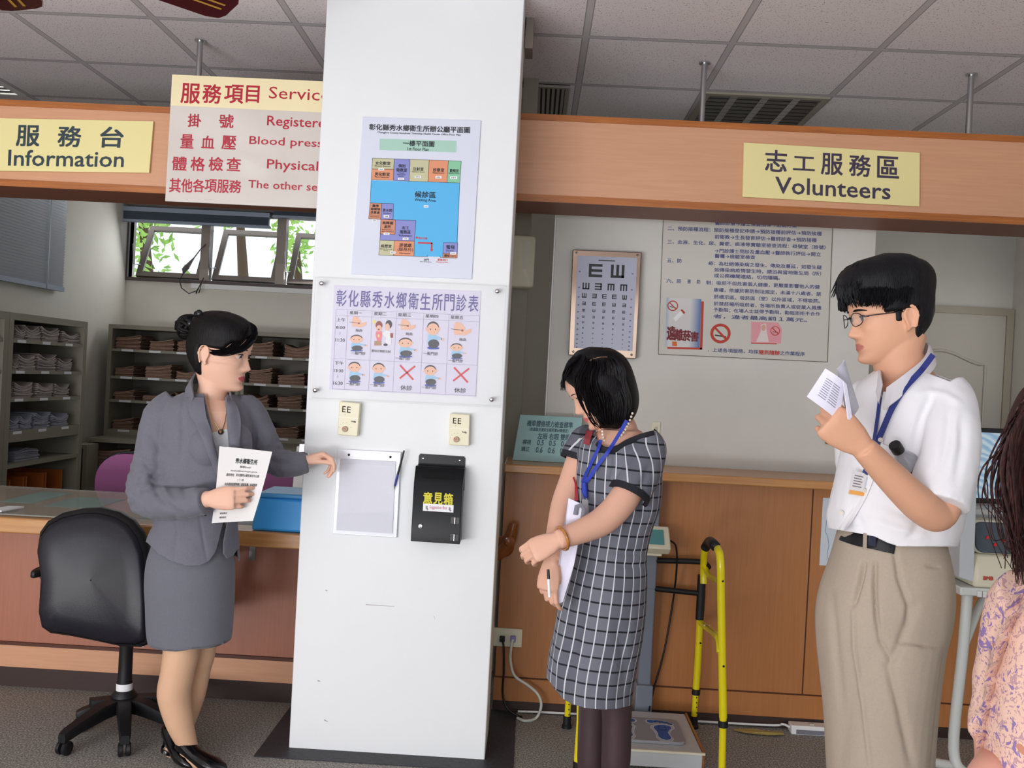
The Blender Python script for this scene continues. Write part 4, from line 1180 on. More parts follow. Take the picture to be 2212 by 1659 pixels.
qtext(mb, '隨到隨辦', 1628, 922, 1758, 950, bold=.016); qpoly(mb, [(1052, 900), (1270, 906), (1268, 918), (1052, 912)], .0008); qpoly(mb, [(1266, 614), (1282, 615), (1272, 918), (1256, 918)], .0008)
mb.build('red_print', mat('dull_red_print', (190, 66, 50), .6), t)
m, nt, b = node_mat('blue_fade_panel', .5)
tc = nt.nodes.new('ShaderNodeTexCoord'); sp_ = nt.nodes.new('ShaderNodeSeparateXYZ'); nt.links.new(tc.outputs['Generated'], sp_.inputs[0])
cr = nt.nodes.new('ShaderNodeValToRGB'); cr.color_ramp.elements[0].color = lin((150, 178, 206)); cr.color_ramp.elements[1].color = lin((52, 110, 170))
for pos, c_ in ((.12, (214, 212, 210)), (.68, (214, 212, 210))): e = cr.color_ramp.elements.new(pos); e.color = lin(c_)
nt.links.new(sp_.outputs[0], cr.inputs['Fac']); nt.links.new(cr.outputs['Color'], b.inputs['Base Color'])
mb = MB(); qpoly(mb, [(1048, 590), (1266, 600), (1254, 906), (1040, 898)], .0008); pnl = mb.build('no_smoking_panel', m, t)
mb = MB()
for k, ch in enumerate('遠離菸害'): qtext(mb, ch, 1050 + k * 50 - (0 if k else 0), 782 + k * 8 - (0 if k else 10), 1102 + k * 48, 856 + k * 3, bold=.03)
mb.build('panel_characters', mat('maroon_print', (120, 40, 48), .6), pnl)
mb = MB()
for (x, y, rx, t_) in ((1086, 642, 34, .2), (1386, 816, 64, .28), (1730, 800, 30, .16)):
    pts = [(x + rx * math.cos(2 * PI * k / 24), y + rx * .97 * math.sin(2 * PI * k / 24)) for k in range(24)]
    inn = [(x + rx * (1 - t_) * math.cos(2 * PI * k / 24), y + rx * (1 - t_) * .97 * math.sin(2 * PI * k / 24)) for k in range(24)]
    for k in range(24): qpoly(mb, [pts[k], pts[(k + 1) % 24], inn[(k + 1) % 24], inn[k]], .0014, 0)
    qpoly(mb, [(x - rx * .62, y - rx * .5), (x - rx * .48, y - rx * .64), (x + rx * .62, y + rx * .5), (x + rx * .48, y + rx * .64)], .0020, 0)
    qpoly(mb, [(x - rx * .55, y + rx * .1), (x + rx * .55, y - rx * .02 + rx * .3), (x + rx * .55, y + rx * .4), (x - rx * .55, y + rx * .22)], .0017, 1)
qpoly(mb, [(1090, 720), (1140, 668), (1162, 686), (1104, 742)], .0012, 2); qpoly(mb, [(1134, 668), (1146, 664), (1164, 684), (1156, 696)], .0016, 0)
qpoly(mb, [(1082, 866), (1112, 868), (1112, 896), (1082, 894)], .0013, 3)
mb.build('no_smoking_marks', [mat('dull_red_print', (190, 66, 50)), M_INK, M_PAPER, mat('orange_print', (214, 112, 44), .6)], pnl)
mb = MB(); qpoly(mb, [(1580, 742), (1750, 748), (1772, 790), (1766, 880), (1578, 874)], .0008, 0); 
qpoly(mb, [(1640, 760), (1672, 752), (1676, 800), (1690, 870), (1610, 870), (1640, 800)], .0010, 1); ell(1656, 780, 14, 20, 2, .0013)
qpoly(mb, [(1578, 874), (1740, 878), (1740, 884), (1578, 880)], .0012, 3)
mb.build('pink_vignette', [mat('pale_pink_print', (228, 160, 168), .6), mat('white_blouse_print', (226, 214, 212), .6), mat('face_print', (216, 170, 150), .6), mat('dull_red_print', (190, 66, 50))], t)
a0, a1, a2, a3 = P(1124, 895, 4.03), P(1258, 902, 4.03), P(1250, 1003, 3.93), P(1107, 994, 3.93)
zt = 1.076
a2.z = zt; a3.z = zt
sh = Sheet(a0, a1, a2, a3)
t = thing('vision_board', 'pale green vision standard board leaning on the volunteers counter beside the pillar', 'sign', (a2 + a3) / 2)
sh.slab('board', mat('pale_green_board', (166, 206, 204), .3), .008, t, .002)
mb = MB()
def Z1(x, y): return (1040 + x / 2.765, 740 + y / 2.765)
def Q(px, py):
    d = ray(px, py); n = sh.n
    p = CAM + d * ((sh.c[0] - CAM).dot(n) / d.dot(n))
    u, v = .5, .5
    for _ in range(14):
        e = p - sh.at(u, v); du, dv = sh.c[1] - sh.c[0], sh.c[3] - sh.c[0]
        u += e.dot(du) / du.dot(du); v += e.dot(dv) / dv.dot(dv)
    return u, v
for s, x0, y0, x1, y1 in (('機車體檢視力檢查標準', 272, 470, 546, 506), ('（依道路交通安全規則第64條規定）', 286, 512, 520, 534), ('左眼 右眼 雙眼', 336, 545, 530, 582), ('裸視', 246, 580, 296, 608), ('0.5   0.5   0.6', 332, 586, 516, 618), ('矯正', 238, 622, 288, 650), ('0.6   0.6   0.8', 324, 628, 510, 662)):
    qtext(mb, s, x0, y0, x1, y1, lift=.0012, bold=.014)
mb.build('lettering', mat('teal_grey_ink', (84, 112, 124), .6), t)
M_LEATHER = mat('black_leather', (25, 25, 33), .4, bump=.07, bscale=320, spec=.45)
M_BPLAST = mat('black_nylon', (20, 20, 23), .5)
def rrect(cx, cz, w, h, r, n=6):
    """rounded rectangle outline (x,z)"""
    pts = []
    for (sx, sz, a0) in ((1, 1, 0), (-1, 1, 90), (-1, -1, 180), (1, -1, 270)):
        for k in range(n + 1):
            a = math.radians(a0 + 90 * k / n)
            pts.append((cx + sx * (w / 2 - r) + r * math.cos(a), cz + sz * (h / 2 - r) + r * math.sin(a)))
    return pts
YCH = 3.31
def chp(px, py, Y=YCH): return P(px, py, Y)
base = PZ(268, 1640, 0.0)
cxp = chp(262, 1450); ch = thing('office_chair', 'black leather office chair with its back turned, in front of the desk', 'chair', (cxp.x, YCH + .2, 0))
CX, CY = cxp.x, 3.40
out_px = [(92, 1240), (82, 1190), (84, 1150), (96, 1128), (122, 1112), (160, 1104), (200, 1103), (240, 1112), (275, 1130), (300, 1155), (318, 1188), (328, 1235), (336, 1300), (338, 1360), (332, 1385), (310, 1394), (260, 1396), (200, 1385), (150, 1374), (112, 1366), (96, 1352), (90, 1320)]
out = [chp(px, py, YCH) for px, py in out_px]
cen = sum(out, V()) / len(out)
def curve_back(p, dy, s):
    q = cen + (p - cen) * s
    u = (q.x - cen.x) / .21
    v = (q.z - cen.z) / .25
    return V((q.x, YCH + dy - .035 * u * u + .03 * v + .02 * v * v, q.z))
mb = MB()
mb.loft([[curve_back(p, .075, .02) for p in out], [curve_back(p, .080, .6) for p in out], [curve_back(p, .07, .93) for p in out], [curve_back(p, .045, 1.0) for p in out], [curve_back(p, .02, 1.0) for p in out], [curve_back(p, .005, .965) for p in out], [curve_back(p, -.002, .94) for p in out]], cap=False)
mb.build('backrest_rim', M_BPLAST, ch, smooth=60)
mb = MB()
mb.loft([[curve_back(p, .004, .94) for p in out], [curve_back(p, -.014, .915) for p in out], [curve_back(p, -.024, .86) for p in out], [curve_back(p, -.032, .6) for p in out], [curve_back(p, -.034, .3) for p in out], [curve_back(p, -.034, .01) for p in out]], cap=False)
mb.build('backrest', M_LEATHER, ch, smooth=70)
sz = .44
seat = [(CX + .25 * math.copysign(abs(math.cos(a)) ** .55, math.cos(a)), CY + .16 + .20 * math.copysign(abs(math.sin(a)) ** .55, math.sin(a))) for a in [2 * PI * k / 32 for k in range(32)]]
sc_ = (CX, CY + .16)
def srng(z, s): return [V((sc_[0] + (x - sc_[0]) * s, sc_[1] + (y - sc_[1]) * s, z)) for x, y in seat]
MB().loft([srng(sz - .04, .9), srng(sz - .02, .98), srng(sz + .02, 1), srng(sz + .05, .95), srng(sz + .062, .8), srng(sz + .066, .4)]).build('seat', M_LEATHER, ch, smooth=60)
MB().box((CX - .12, CY + .1, sz - .07), (CX + .12, CY + .34, sz - .04)).build('mechanism', M_BPLAST, ch, bevel=.008)
MB().tube([(CX, CY + .20, sz - .05), (CX, CY + .02, sz - .03), (CX, CY - .015, sz + .05), (CX, CY - .02, sz + .22)], .022, 10, flat=(1, 1.6)).build('back_bar', M_BPLAST, ch, smooth=50)
HX, HY = CX, CY + .08
pc = chp(268, 1500, HY)
HX = pc.x
MB().lathe([(.028, .10), (.03, .13), (.026, .20), (.0255, .38), (.03, .39), (.03, .41)], (HX, HY, 0), n=24).build('gas_column', M_BPLAST, ch, smooth=40)
za = chp(268, 1500, HY).z; zb = chp(268, 1474, HY).z
MB().lathe([(.0305, za), (.0305, zb)], (HX, HY, 0), n=24, cap=False).build('paper_band', M_PAPER, ch, smooth=40)
MB().lathe([(.045, .055), (.05, .07), (.048, .12), (.034, .14)], (HX, HY, 0), n=24).build('hub', M_BPLAST, ch, smooth=40)
tips = [PZ(115, 1600, .07), PZ(272, 1632, .07), PZ(425, 1575, .07), PZ(380, 1525, .07), PZ(175, 1540, .07)]
for tp in tips:
    d = V((tp.x - HX, tp.y - HY, 0)); L = min(d.length, .30); d.normalize(); s = V((d.y, -d.x, 0))
    rings = []
    for f, zt_, hb, hw in ((.02, .115, .05, .03), (.12, .118, .05, .027), (L - .06, .098, .038, .022), (L - .01, .088, .035, .021), (L + .015, .078, .03, .016)):
        c = V((HX, HY, 0)) + d * f
        rings.append([c + s * hw * .8 + V((0, 0, zt_)), c + s * hw + V((0, 0, zt_ - .012)), c + s * hw * .9 + V((0, 0, zt_ - hb)), c - s * hw * .9 + V((0, 0, zt_ - hb)), c - s * hw + V((0, 0, zt_ - .012)), c - s * hw * .8 + V((0, 0, zt_))])
    leg = MB().loft(rings).build('leg', M_BPLAST, ch, smooth=45)
    c = V((HX, HY, 0)) + d * L
    cs = MB().cyl(c + V((0, 0, .045)), c + V((0, 0, .07)), .012, n=12)
    for sg in (-1, 1):
        cs.lathe([(.012, 0), (.024, .002), (.025, .014), (.02, .018)], c + s * (sg * .004) + V((0, 0, .025)), s * sg, 16)
    cs.build('caster', M_BPLAST, leg, smooth=40)
for sg, pts in ((-1, [(88, 1262), (70, 1240), (72, 1228), (90, 1216)]), ):
    a = chp(78, 1240, 3.46)
    arm = MB().tube([(CX - .10, CY + .2, sz - .03), (a.x - .015, CY + .2, sz - .02), (a.x - .015, CY + .16, sz + .12), (a.x - .01, CY + .12, a.z - .015)], .016, 8, flat=(1, 1.5))
    arm.build('armrest_bracket', M_BPLAST, ch, smooth=50)
    MB().slab([V((a.x + .03 * math.cos(t), CY + .16 + .13 * math.sin(t), a.z - .012)) for t in [2 * PI * k / 20 for k in range(20)]], (0, 0, .028)).build('armrest', M_BPLAST, ch, bevel=.008)
MB().tube([(CX + .10, CY + .2, sz - .03), (CX + .22, CY + .2, sz - .02), (CX + .22, CY + .16, sz + .12), (CX + .22, CY + .12, .62)], .016, 8, flat=(1, 1.5)).build('armrest_bracket', M_BPLAST, ch, smooth=50)
MB().slab([V((CX + .22 + .03 * math.cos(t), CY + .16 + .13 * math.sin(t), .622)) for t in [2 * PI * k / 20 for k in range(20)]], (0, 0, .028)).build('armrest', M_BPLAST, ch, bevel=.008)
M_MAUVE = mat('mauve_fabric', (150, 88, 134), .85, bump=.2, bscale=300)
def mauve_chair(x, y, ztop_, w, label, skew=0.0):
    t = thing('task_chair', label, 'chair', (x, y, 0), 'mauve task chairs behind the desk')
    h = .52
    o = [(px_, pz_) for px_, pz_ in rrect(0, 0, w, h, .14)]
    def rg(dy, s): return [V((x + a * s + skew * (b_ + h / 2) , y + dy - .25 * (a * s) ** 2 / w, ztop_ - h / 2 + b_ * s)) for a, b_ in o]
    MB().loft([rg(0, .96), rg(.012, 1), rg(.03, 1), rg(.05, .97), rg(.055, .5)]).build('backrest', M_MAUVE, t, smooth=60)
    MB().loft([rg(-.002, .97), rg(-.018, .985), rg(-.022, .9), rg(-.024, .4)]).build('back_cover', M_MAUVE, t, smooth=60)
    MB().tube([V((x + a * 1.0 + skew * (b_ + h / 2), y + .014 - .25 * a * a / w, ztop_ - h / 2 + b_)) for a, b_ in o + o[:2]], .009, 8).build('piping', M_BPLAST, t, smooth=60)
    MB().loft([[V((x + .24 * math.cos(a) * s, y + .3 + .22 * math.sin(a) * s, z)) for a in [2 * PI * k / 28 for k in range(28)]] for z, s in ((.44, .92), (.46, 1), (.50, .98), (.515, .8), (.52, .3))]).build('seat', M_MAUVE, t, smooth=60)
    MB().tube([(x, y + .3, .44), (x, y + .04, .44), (x, y + .01, .55), (x, y + .02, .75)], .02, 10).build('back_bar', M_BPLAST, t, smooth=50)
    MB().lathe([(.02, .08), (.025, .1), (.025, .43), (.06, .44)], (x, y + .3, 0), n=16).build('gas_column', M_BPLAST, t, smooth=40)
    for k in range(5):
        a = 2 * PI * k / 5 + .3
        d = V((math.cos(a), math.sin(a), 0))
        c = V((x, y + .3, 0))
        lg = MB().tube([c + V((0, 0, .09)), c + d * .15 + V((0, 0, .09)), c + d * .28 + V((0, 0, .07))], [.025, .022, .015], 8).build('leg', M_BPLAST, t, smooth=50)
        MB().ball(c + d * .28 + V((0, 0, .026)), .026, 12).build('caster', M_BPLAST, lg, smooth=60)
q = P(268, 978, 4.75)
mauve_chair(q.x + .10, 4.75, q.z, .46, 'mauve task chair behind the desk, half hidden by the grey suit jacket', .0)
q = P(600, 1018, 4.72)
mauve_chair(q.x, 4.72, q.z, .46, 'mauve task chair behind the desk, showing under the outstretched sleeve')
M_BLUE = mat('sky_blue_plastic', (66, 170, 246), .4, bump=.05, bscale=400)
a, b_ = P(543, 1168, 3.62), P(556, 1062, 3.62)
bx1 = px0 - .008
t = thing('storage_box', 'sky blue plastic box on the desk beside the pillar', 'box', ((a.x + bx1) / 2, 3.72, ZT))
z0, z1 = ZT + .0002, b_.z
xb1 = -.862
mb = MB().loft([[V((a.x, 3.60, z0)), V((xb1, 3.60, z0)), V((xb1, 3.83, z0)), V((a.x, 3.83, z0))], [V((a.x + .022, 3.61, z1 - .02)), V((xb1, 3.61, z1 - .02)), V((xb1, 3.83, z1 - .02)), V((a.x + .022, 3.83, z1 - .02))]])
mb.build('body', M_BLUE, t, bevel=.012)
mb = MB().slab([V((a.x + .018, 3.606, z1 - .02)), V((xb1, 3.606, z1 - .02)), V((xb1, 3.835, z1 - .02)), V((a.x + .018, 3.835, z1 - .02))], (0, 0, .018))
mb.build('lid', mat('pale_blue_plastic', (84, 168, 230), .4), t, bevel=.006)
a, b_ = P(636, 965, 4.2), P(690, 1064, 4.2)
t = thing('document_stand', 'white plastic document stand behind the blue box, at the pillar edge', 'stand', (a.x + .1, 4.25, ZT))
MB().slab([V((a.x, 4.18, ZT + .0095)), V((a.x + .3, 4.18, ZT + .0095)), V((a.x + .3, 4.24, a.z)), V((a.x, 4.24, a.z))], (0, .03, 0)).build('panel', M_WHITE, t, bevel=.004)
MB().box((a.x, 4.12, ZT + .0087), (a.x + .3, 4.32, ZT + .02)).build('foot', M_WHITE, t, bevel=.003)
MB().box((a.x + .02, 4.215, a.z - .03), (a.x + .12, 4.237, a.z + .012)).build('paper_clip', M_STEEL, t)
q0, q1 = P(1103, 506, 4.22), P(1147, 622, 4.22)
t = thing('wall_dispenser', 'cream plastic emergency lamp box on the grey duct beside the pillar', 'wall unit', ((q0.x + q1.x) / 2, 4.25, q1.z))
oo = rrect((q0.x + q1.x) / 2, (q0.z + q1.z) / 2, q1.x - q0.x + .02, q0.z - q1.z, .018, 4)
MB().loft([[V((x, y, z)) for x, z in [((q0.x + q1.x) / 2 + (x_ - (q0.x + q1.x) / 2) * s, (q0.z + q1.z) / 2 + (z_ - (q0.z + q1.z) / 2) * s) for x_, z_ in oo]] for y, s in ((4.299, 1), (4.235, 1), (4.222, .96), (4.218, .9))]).build('housing', M_CREAM, t, smooth=50)
MB().box((q1.x - .045, 4.2172, q0.z - .16), (q1.x - .015, 4.2182, q0.z - .03)).build('window_slot', mat('dispenser_window', (206, 202, 184), .2), t)
MB().lathe([(.004, 0), (.004, .003)], ((q0.x + .01), 4.219, q0.z - .05), (0, -1, 0), 10).build('key_hole', M_BLACK, t)
M_BRK = mat('varnished_teak', (142, 78, 32), .3, var=.2, vscale=20, coat=.3)
q = P(1092, 1165, 3.80)
t = thing('wooden_bracket', 'varnished wooden rail bracket on the counter panel beside the pillar', 'bracket', q)
c = P(1098, 1150, 3.80)
pts = [P(1110, 1130, YC - .06), P(1106, 1150, YC - .06), P(1098, 1175, YC - .045), P(1085, 1192, YC - .04), P(1072, 1202, YC - .035)]
MB().tube(pts, [.018, .024, .027, .026, .022], 12).build('arm', M_BRK, t, smooth=60)
qb = P(1088, 1180, YC)
MB().lathe([(.045, 0), (.045, .012), (.036, .022), (.02, .028)], (qb.x, YC - .0002, qb.z), (0, -1, 0), 24).build('base', M_BRK, t, smooth=40)
qd = P(1101, 1170, YC - .07)
MB().lathe([(.012, -.05), (.02, -.02), (.023, 0), (.021, .012), (.008, .017)], qd, (.2, -1, 0), 18).build('knob', M_BRK, t, smooth=50)
so = [P(1066, 1354, YC), P(1127, 1397, YC)]
t = thing('power_outlet', 'cream double power outlet on the counter panel right of the pillar', 'outlet', ((so[0].x + so[1].x) / 2, YC, so[1].z))
MB().box((so[0].x, YC - .018, so[1].z), (so[1].x, YC - .0002, so[0].z)).build('plate', M_CREAM, t, bevel=.004)
mb = MB()
for px in (1085, 1108):
    q = P(px, 1381, YC - .019); mb.box((q.x - .012, YC - .0192, q.z - .014), (q.x + .012, YC - .0178, q.z + .014))
mb.build('sockets', mat('socket_grey', (190, 186, 172), .5), t)
def cord(name, label, pts, r, m, plug_m, plug=True):
    o = MB().tube(pts, r, 8).build(name, m, smooth=60)
    tag(o, label, 'cable')
    if plug:
        q = pts[0]
        MB().box((q.x - .011, q.y - .002, q.z - .012), (q.x + .011, YC - .0194, q.z + .012)).build('plug', plug_m, o, bevel=.003)
    return o
def spline(pts, n=8):
    pts = [V(p) for p in pts]
    out_ = []
    for i in range(len(pts) - 1):
        p0, p1, p2, p3 = pts[max(i - 1, 0)], pts[i], pts[i + 1], pts[min(i + 2, len(pts) - 1)]
        for k in range(n):
            t_ = k / n
            out_.append(.5 * ((2 * p1) + (p2 - p0) * t_ + (2 * p0 - 5 * p1 + 4 * p2 - p3) * t_ ** 2 + (3 * p1 - p0 - 3 * p2 + p3) * t_ ** 3))
    out_.append(pts[-1])
    return out_
yo = YC - .035
cord('black_cable', 'black cable hanging from the power outlet to the floor', spline([P(1085, 1381, yo), P(1088, 1400, yo - .01), P(1088, 1450, yo - .01), P(1086, 1500, yo - .01), P(1096, 1530, yo - .02), PZ(1118, 1546, .006), PZ(1128, 1548, .005)]), .0045, M_BLACK, M_BLACK)
cord('grey_cable', 'pale grey cable looping down from the power outlet to the floor', spline([P(1108, 1381, yo), P(1104, 1400, yo - .01), P(1103, 1430, yo - .01), P(1112, 1460, yo - .015), P(1140, 1480, yo - .02), P(1162, 1500, yo - .03), P(1169, 1525, yo - .05), PZ(1158, 1551, .008), PZ(1135, 1557, .007), PZ(1118, 1551, .006)]), .006, mat('pale_grey_cable', (206, 208, 200), .5), mat('lilac_plug', (140, 130, 190), .5))
zb = .075
c4 = [PZ(1366, 1543, zb), PZ(1463, 1541, zb), PZ(1537, 1629, zb), PZ(1330, 1622, zb)]
fx1, fy0_, fy1_ = (c4[1].x + c4[2].x) / 2, c4[2].y, c4[1].y
fx0 = fx1 - .36
t = thing('body_scale', 'grey height and weight scale with blue footprints, behind the plaid dress', 'scale', ((fx0 + fx1) / 2, fy0_, 0))
MB().box((fx0, fy0_, .012), (fx1, fy1_, zb)).build('platform', mat('scale_grey_paint', (196, 198, 200), .4), t, bevel=.004)
for x in (fx0 + .03, fx1 - .03):
    for y in (fy0_ + .03, fy1_ - .03):
        MB().cyl((x, y, 0), (x, y, .013), .018, n=14).build('foot', M_BLACK, t)
MB().box((fx1 + .0002, fy0_ + .01, .02), (fx1 + .008, fy1_, zb + .004)).build('side_edging', M_EDGE, t)
MB().box((fx0 - .002, fy0_ - .004, zb - .006), (fx1 + .008, fy0_ + .004, zb + .002)).build('front_edging', M_CREAM, t)
mx0, mx1, my0, my1 = fx0 + .02, fx1 - .05, fy0_ + .06, fy1_ - .1
mo = rrect((mx0 + mx1) / 2, (my0 + my1) / 2, mx1 - mx0, my1 - my0, .03, 4)
mt_ = MB().slab([V((x, y, zb + .0002)) for x, y in mo], (0, 0, .012)).build('mat', mat('grey_rubber_mat', (150, 150, 156), .5), t, bevel=.003)
fo = MB()
def foot_(cx, cy, s, sg):
    L = lambda pts, mi, h: fo.add([V((cx + sg * x * s, cy + y * s, h)) for x, y in pts], [tuple(range(len(pts)))], mi)
    sole = [(-.2, -1.05), (.0, -1.15), (.2, -1.05), (.28, -.8), (.22, -.5), (.2, -.25), (.32, .05), (.46, .3), (.44, .55), (.2, .68), (-.1, .66), (-.34, .5), (-.42, .25), (-.34, -.05), (-.3, -.4), (-.32, -.8)]
    L([(x * 1.28, y * 1.13) for x, y in sole], 0, zb + .0126); L([(x * 1.12, y * 1.05) for x, y in sole], 1, zb + .0129); L([(x * 1.04, y * 1.02) for x, y in sole], 0, zb + .0131); L([(x * .92, y * .94) for x, y in sole], 2, zb + .0134)
    for (tx, ty, r) in ((-.42, .98, .17), (-.12, 1.04, .12), (.1, 1.0, .11), (.3, .92, .10), (.46, .78, .09)):
        for m_, rr_, h in ((0, r * 1.45, .0127), (2, r, .0135)):
            L([(tx + rr_ * math.cos(2 * PI * k / 14), ty + rr_ * 1.15 * math.sin(2 * PI * k / 14)) for k in range(14)], m_, zb + h)
    for ex in (-.14, .14): L([(ex + .04 * math.cos(2 * PI * k / 10), .36 + .07 * math.sin(2 * PI * k / 10)) for k in range(10)], 3, zb + .0138)
    for k in range(8):
        a0, a1 = PI + PI * k / 8, PI + PI * (k + 1) / 8
        L([(.2 * math.cos(a0), .2 + .2 * math.sin(a0)), (.2 * math.cos(a1), .2 + .2 * math.sin(a1)), (.165 * math.cos(a1), .2 + .165 * math.sin(a1)), (.165 * math.cos(a0), .2 + .165 * math.sin(a0))], 3, zb + .0138)
fcy = (my0 + my1) / 2
foot_(mx1 - .075, fcy - .01, .088, 1)
foot_(mx1 - .225, fcy - .01, .088, -1)
fo.build('footprints', [mat('pale_footprint', (208, 212, 220), .5), mat('mid_grey_print', (150, 152, 160), .5), mat('blue_footprint', (44, 92, 164), .5), mat('navy_print', (36, 46, 80), .5)], mt_)
yk = fy1_ + .02
k0, k1 = P(1376, 1540, yk), P(1402, 1540, yk)
kt = P(1422, 930, yk)
MB().box((k0.x - .01, yk, zb - .06), (k1.x + .012, yk + .09, zb + .10)).build('column_foot', mat('scale_blue_grey', (120, 128, 140), .4), t, bevel=.006)
MB().box((k0.x, yk + .02, zb + .05), (k1.x + .004, yk + .08, 1.02)).build('column', mat('scale_blue_grey', (120, 128, 140), .4), t, bevel=.006)
d0, d1 = P(1398, 1140, yk - .05), P(1448, 1195, yk - .05)
dv = MB().slab([V((d0.x - .06, yk - .07, d1.z + .02)), V((d1.x, yk - .07, d1.z + .02)), V((d1.x, yk + .02, d0.z + .0)), V((d0.x - .06, yk + .02, d0.z + .0))], (0, .035, -.03)).build('display_head', M_CREAM, t, bevel=.006)
MB().box((d0.x - .02, yk - .03, d1.z - .02), (d1.x - .03, yk + .03, d1.z + .02)).build('display_neck', M_CREAM, dv, bevel=.004)
sd = Sheet(V((d0.x - .05, yk + .01, d0.z - .008)), V((d1.x - .02, yk + .01, d0.z - .008)), V((d1.x - .02, yk - .06, d1.z + .026)), V((d0.x - .05, yk - .06, d1.z + .026)))
mb = MB(); sd.rect(mb, .05, .12, .95, .92, .0035); mb.build('teal_label', mat('teal_label', (90, 150, 150), .5), dv)
o = MB().tube(spline([P(1448, 1168, yk - .02), P(1460, 1180, yk), P(1462, 1220, yk + .02), P(1455, 1290, YC - .02), P(1436, 1400, YC - .02), P(1412, 1490, YC - .03), PZ(1402, 1535, .08)]), .004, 8).build('display_cable', M_BLACK, smooth=60)
tag(o, 'thin black cable hanging from the scale display in front of the panel', 'cable')
M_YEL = mat('yellow_enamel', (232, 214, 24), .25, coat=.3)
def wp(px, py, Y): return P(px, py, Y)
t = thing('walking_frame', 'yellow folding walking frame with black cross bars by the scale', 'walker', PZ(1500, 1640, 0))
YN, YFAR = 3.22, 3.66
fl = PZ(1562, 1655, .0); YN = fl.y if fl.y > 3.1 else 3.2
yn = 3.24
far_b = PZ(1498, 1572, 0); yf_ = far_b.y
r = .0145
near = [wp(1524, 1178, yf_ - .07), wp(1532, 1170, yf_ - .12), wp(1540, 1172, yn + .12), wp(1550, 1185, yn + .05), wp(1556, 1210, yn), wp(1558, 1300, yn), wp(1562, 1550, yn)]
top = spline([wp(1520, 1260, yf_ - .02), wp(1520, 1225, yf_ - .02), wp(1522, 1192, yf_ - .06)] + near[1:4] + near[4:], 6)
MB().tube(top, r, 14).build('side_tube', M_YEL, t, smooth=60)
MB().tube(spline([wp(1523, 1184, yf_ - .08), wp(1532, 1170, yf_ - .14), wp(1540, 1174, yn + .1), wp(1548, 1183, yn + .06)], 6), r * 1.3, 14).build('hand_grip', M_BPLAST, t, smooth=60)
MB().tube([wp(1516, 1242, yf_), wp(1514, 1290, yf_), wp(1511, 1338, yf_)], .0175, 14).build('black_sleeve', M_BPLAST, t, smooth=50)
MB().tube([wp(1512, 1338, yf_), wp(1508, 1420, yf_), wp(1503, 1496, yf_)], r, 14).build('leg', M_YEL, t, smooth=50)
lo = MB().tube([wp(1503, 1496, yf_), V((far_b.x, yf_, .03))], .0125, 14).build('leg_extension', M_YEL, t, smooth=50)
MB().tube([wp(1504, 1488, yf_), wp(1503, 1500, yf_)], .0175, 14).build('collar', M_BPLAST, lo)
hl = MB()
for py in (1507, 1518, 1528, 1540, 1554): hl.cyl(wp(1505, py, yf_ - .0118), wp(1505, py, yf_ - .0132), .0032, n=8)
hl.build('adjustment_holes', M_BPLAST, lo)
MB().lathe([(.021, 0), (.021, .012), (.0165, .016), (.0165, .05)], (far_b.x, yf_, .0002), n=16).build('rubber_tip', M_BPLAST, lo, smooth=40)
nb = wp(1563, 1560, yn)
lo = MB().tube([wp(1562, 1545, yn), V((nb.x + .004, yn, .05))], .0128, 14).build('leg_extension', M_YEL, t, smooth=50)
MB().tube([wp(1562, 1556, yn), wp(1562, 1570, yn)], .0178, 14).build('collar', M_BPLAST, lo)
MB().lathe([(.021, 0), (.021, .012), (.0165, .016), (.0165, .055)], (nb.x + .004, yn, .0002), n=16).build('rubber_tip', M_BPLAST, lo, smooth=40)
MB().tube(spline([wp(1520, 1218, yf_ - .02), wp(1530, 1240, yf_ - .1), wp(1545, 1252, yn + .12), wp(1557, 1256, yn)], 5), .0115, 12).build('upper_brace', M_YEL, t, smooth=60)
br = MB().tube(spline([wp(1513, 1345, yf_ - .01), wp(1526, 1355, yf_ - .1), wp(1545, 1370, yn + .12), wp(1553, 1385, yn + .03), wp(1555, 1410, yn)], 5), .0125, 12).build('lower_brace', M_YEL, t, smooth=60)
q = wp(1527, 1354, yf_ - .115); MB().box((q.x - .012, q.y - .004, q.z - .008), (q.x + .012, q.y + .001, q.z + .008)).build('maker_label', M_PAPER, br)
for px, py, yy in ((1561, 1255, yn), (1563, 1439, yn), (1513, 1389, yf_)):
    q = wp(px, py, yy - .0135); MB().lathe([(.004, 0), (.004, .003)], q, (0, -1, 0), 10).build('rivet', M_BPLAST, t)
MB().tube(spline([wp(1531, 1226, yf_ - .04), wp(1522, 1216, yf_ - .01), wp(1500, 1213, yf_), wp(1400, 1210, yf_), wp(1300, 1206, yf_), wp(1235, 1204, yf_)], 5), .0118, 12).build('cross_bar', M_BLACK, t, smooth=60)
MB().tube([wp(1512, 1282, yf_), wp(1400, 1270, yf_), wp(1234, 1262, yf_)], .0118, 12).build('cross_bar', M_BLACK, t, smooth=60)
lt_b = PZ(1224, 1572, 0)
yl = lt_b.y
MB().tube([wp(1236, 1190, yl), wp(1232, 1350, yl), wp(1229, 1500, yl)], r, 14).build('leg', M_YEL, t, smooth=50)
lo = MB().tube([wp(1229, 1495, yl), V((lt_b.x, yl, .03))], .0125, 14).build('leg_extension', M_YEL, t, smooth=50)
hl = MB()
for py in (1522, 1533, 1544): hl.cyl(wp(1229, py, yl - .0118), wp(1229, py, yl - .0132), .0032, n=8)
hl.build('adjustment_holes', M_BPLAST, lo)
MB().lathe([(.021, 0), (.021, .012), (.0165, .016), (.0165, .05)], (lt_b.x, yl, .0002), n=16).build('rubber_tip', M_BPLAST, lo, smooth=40)
ql = wp(1248, 1640, 3.30)
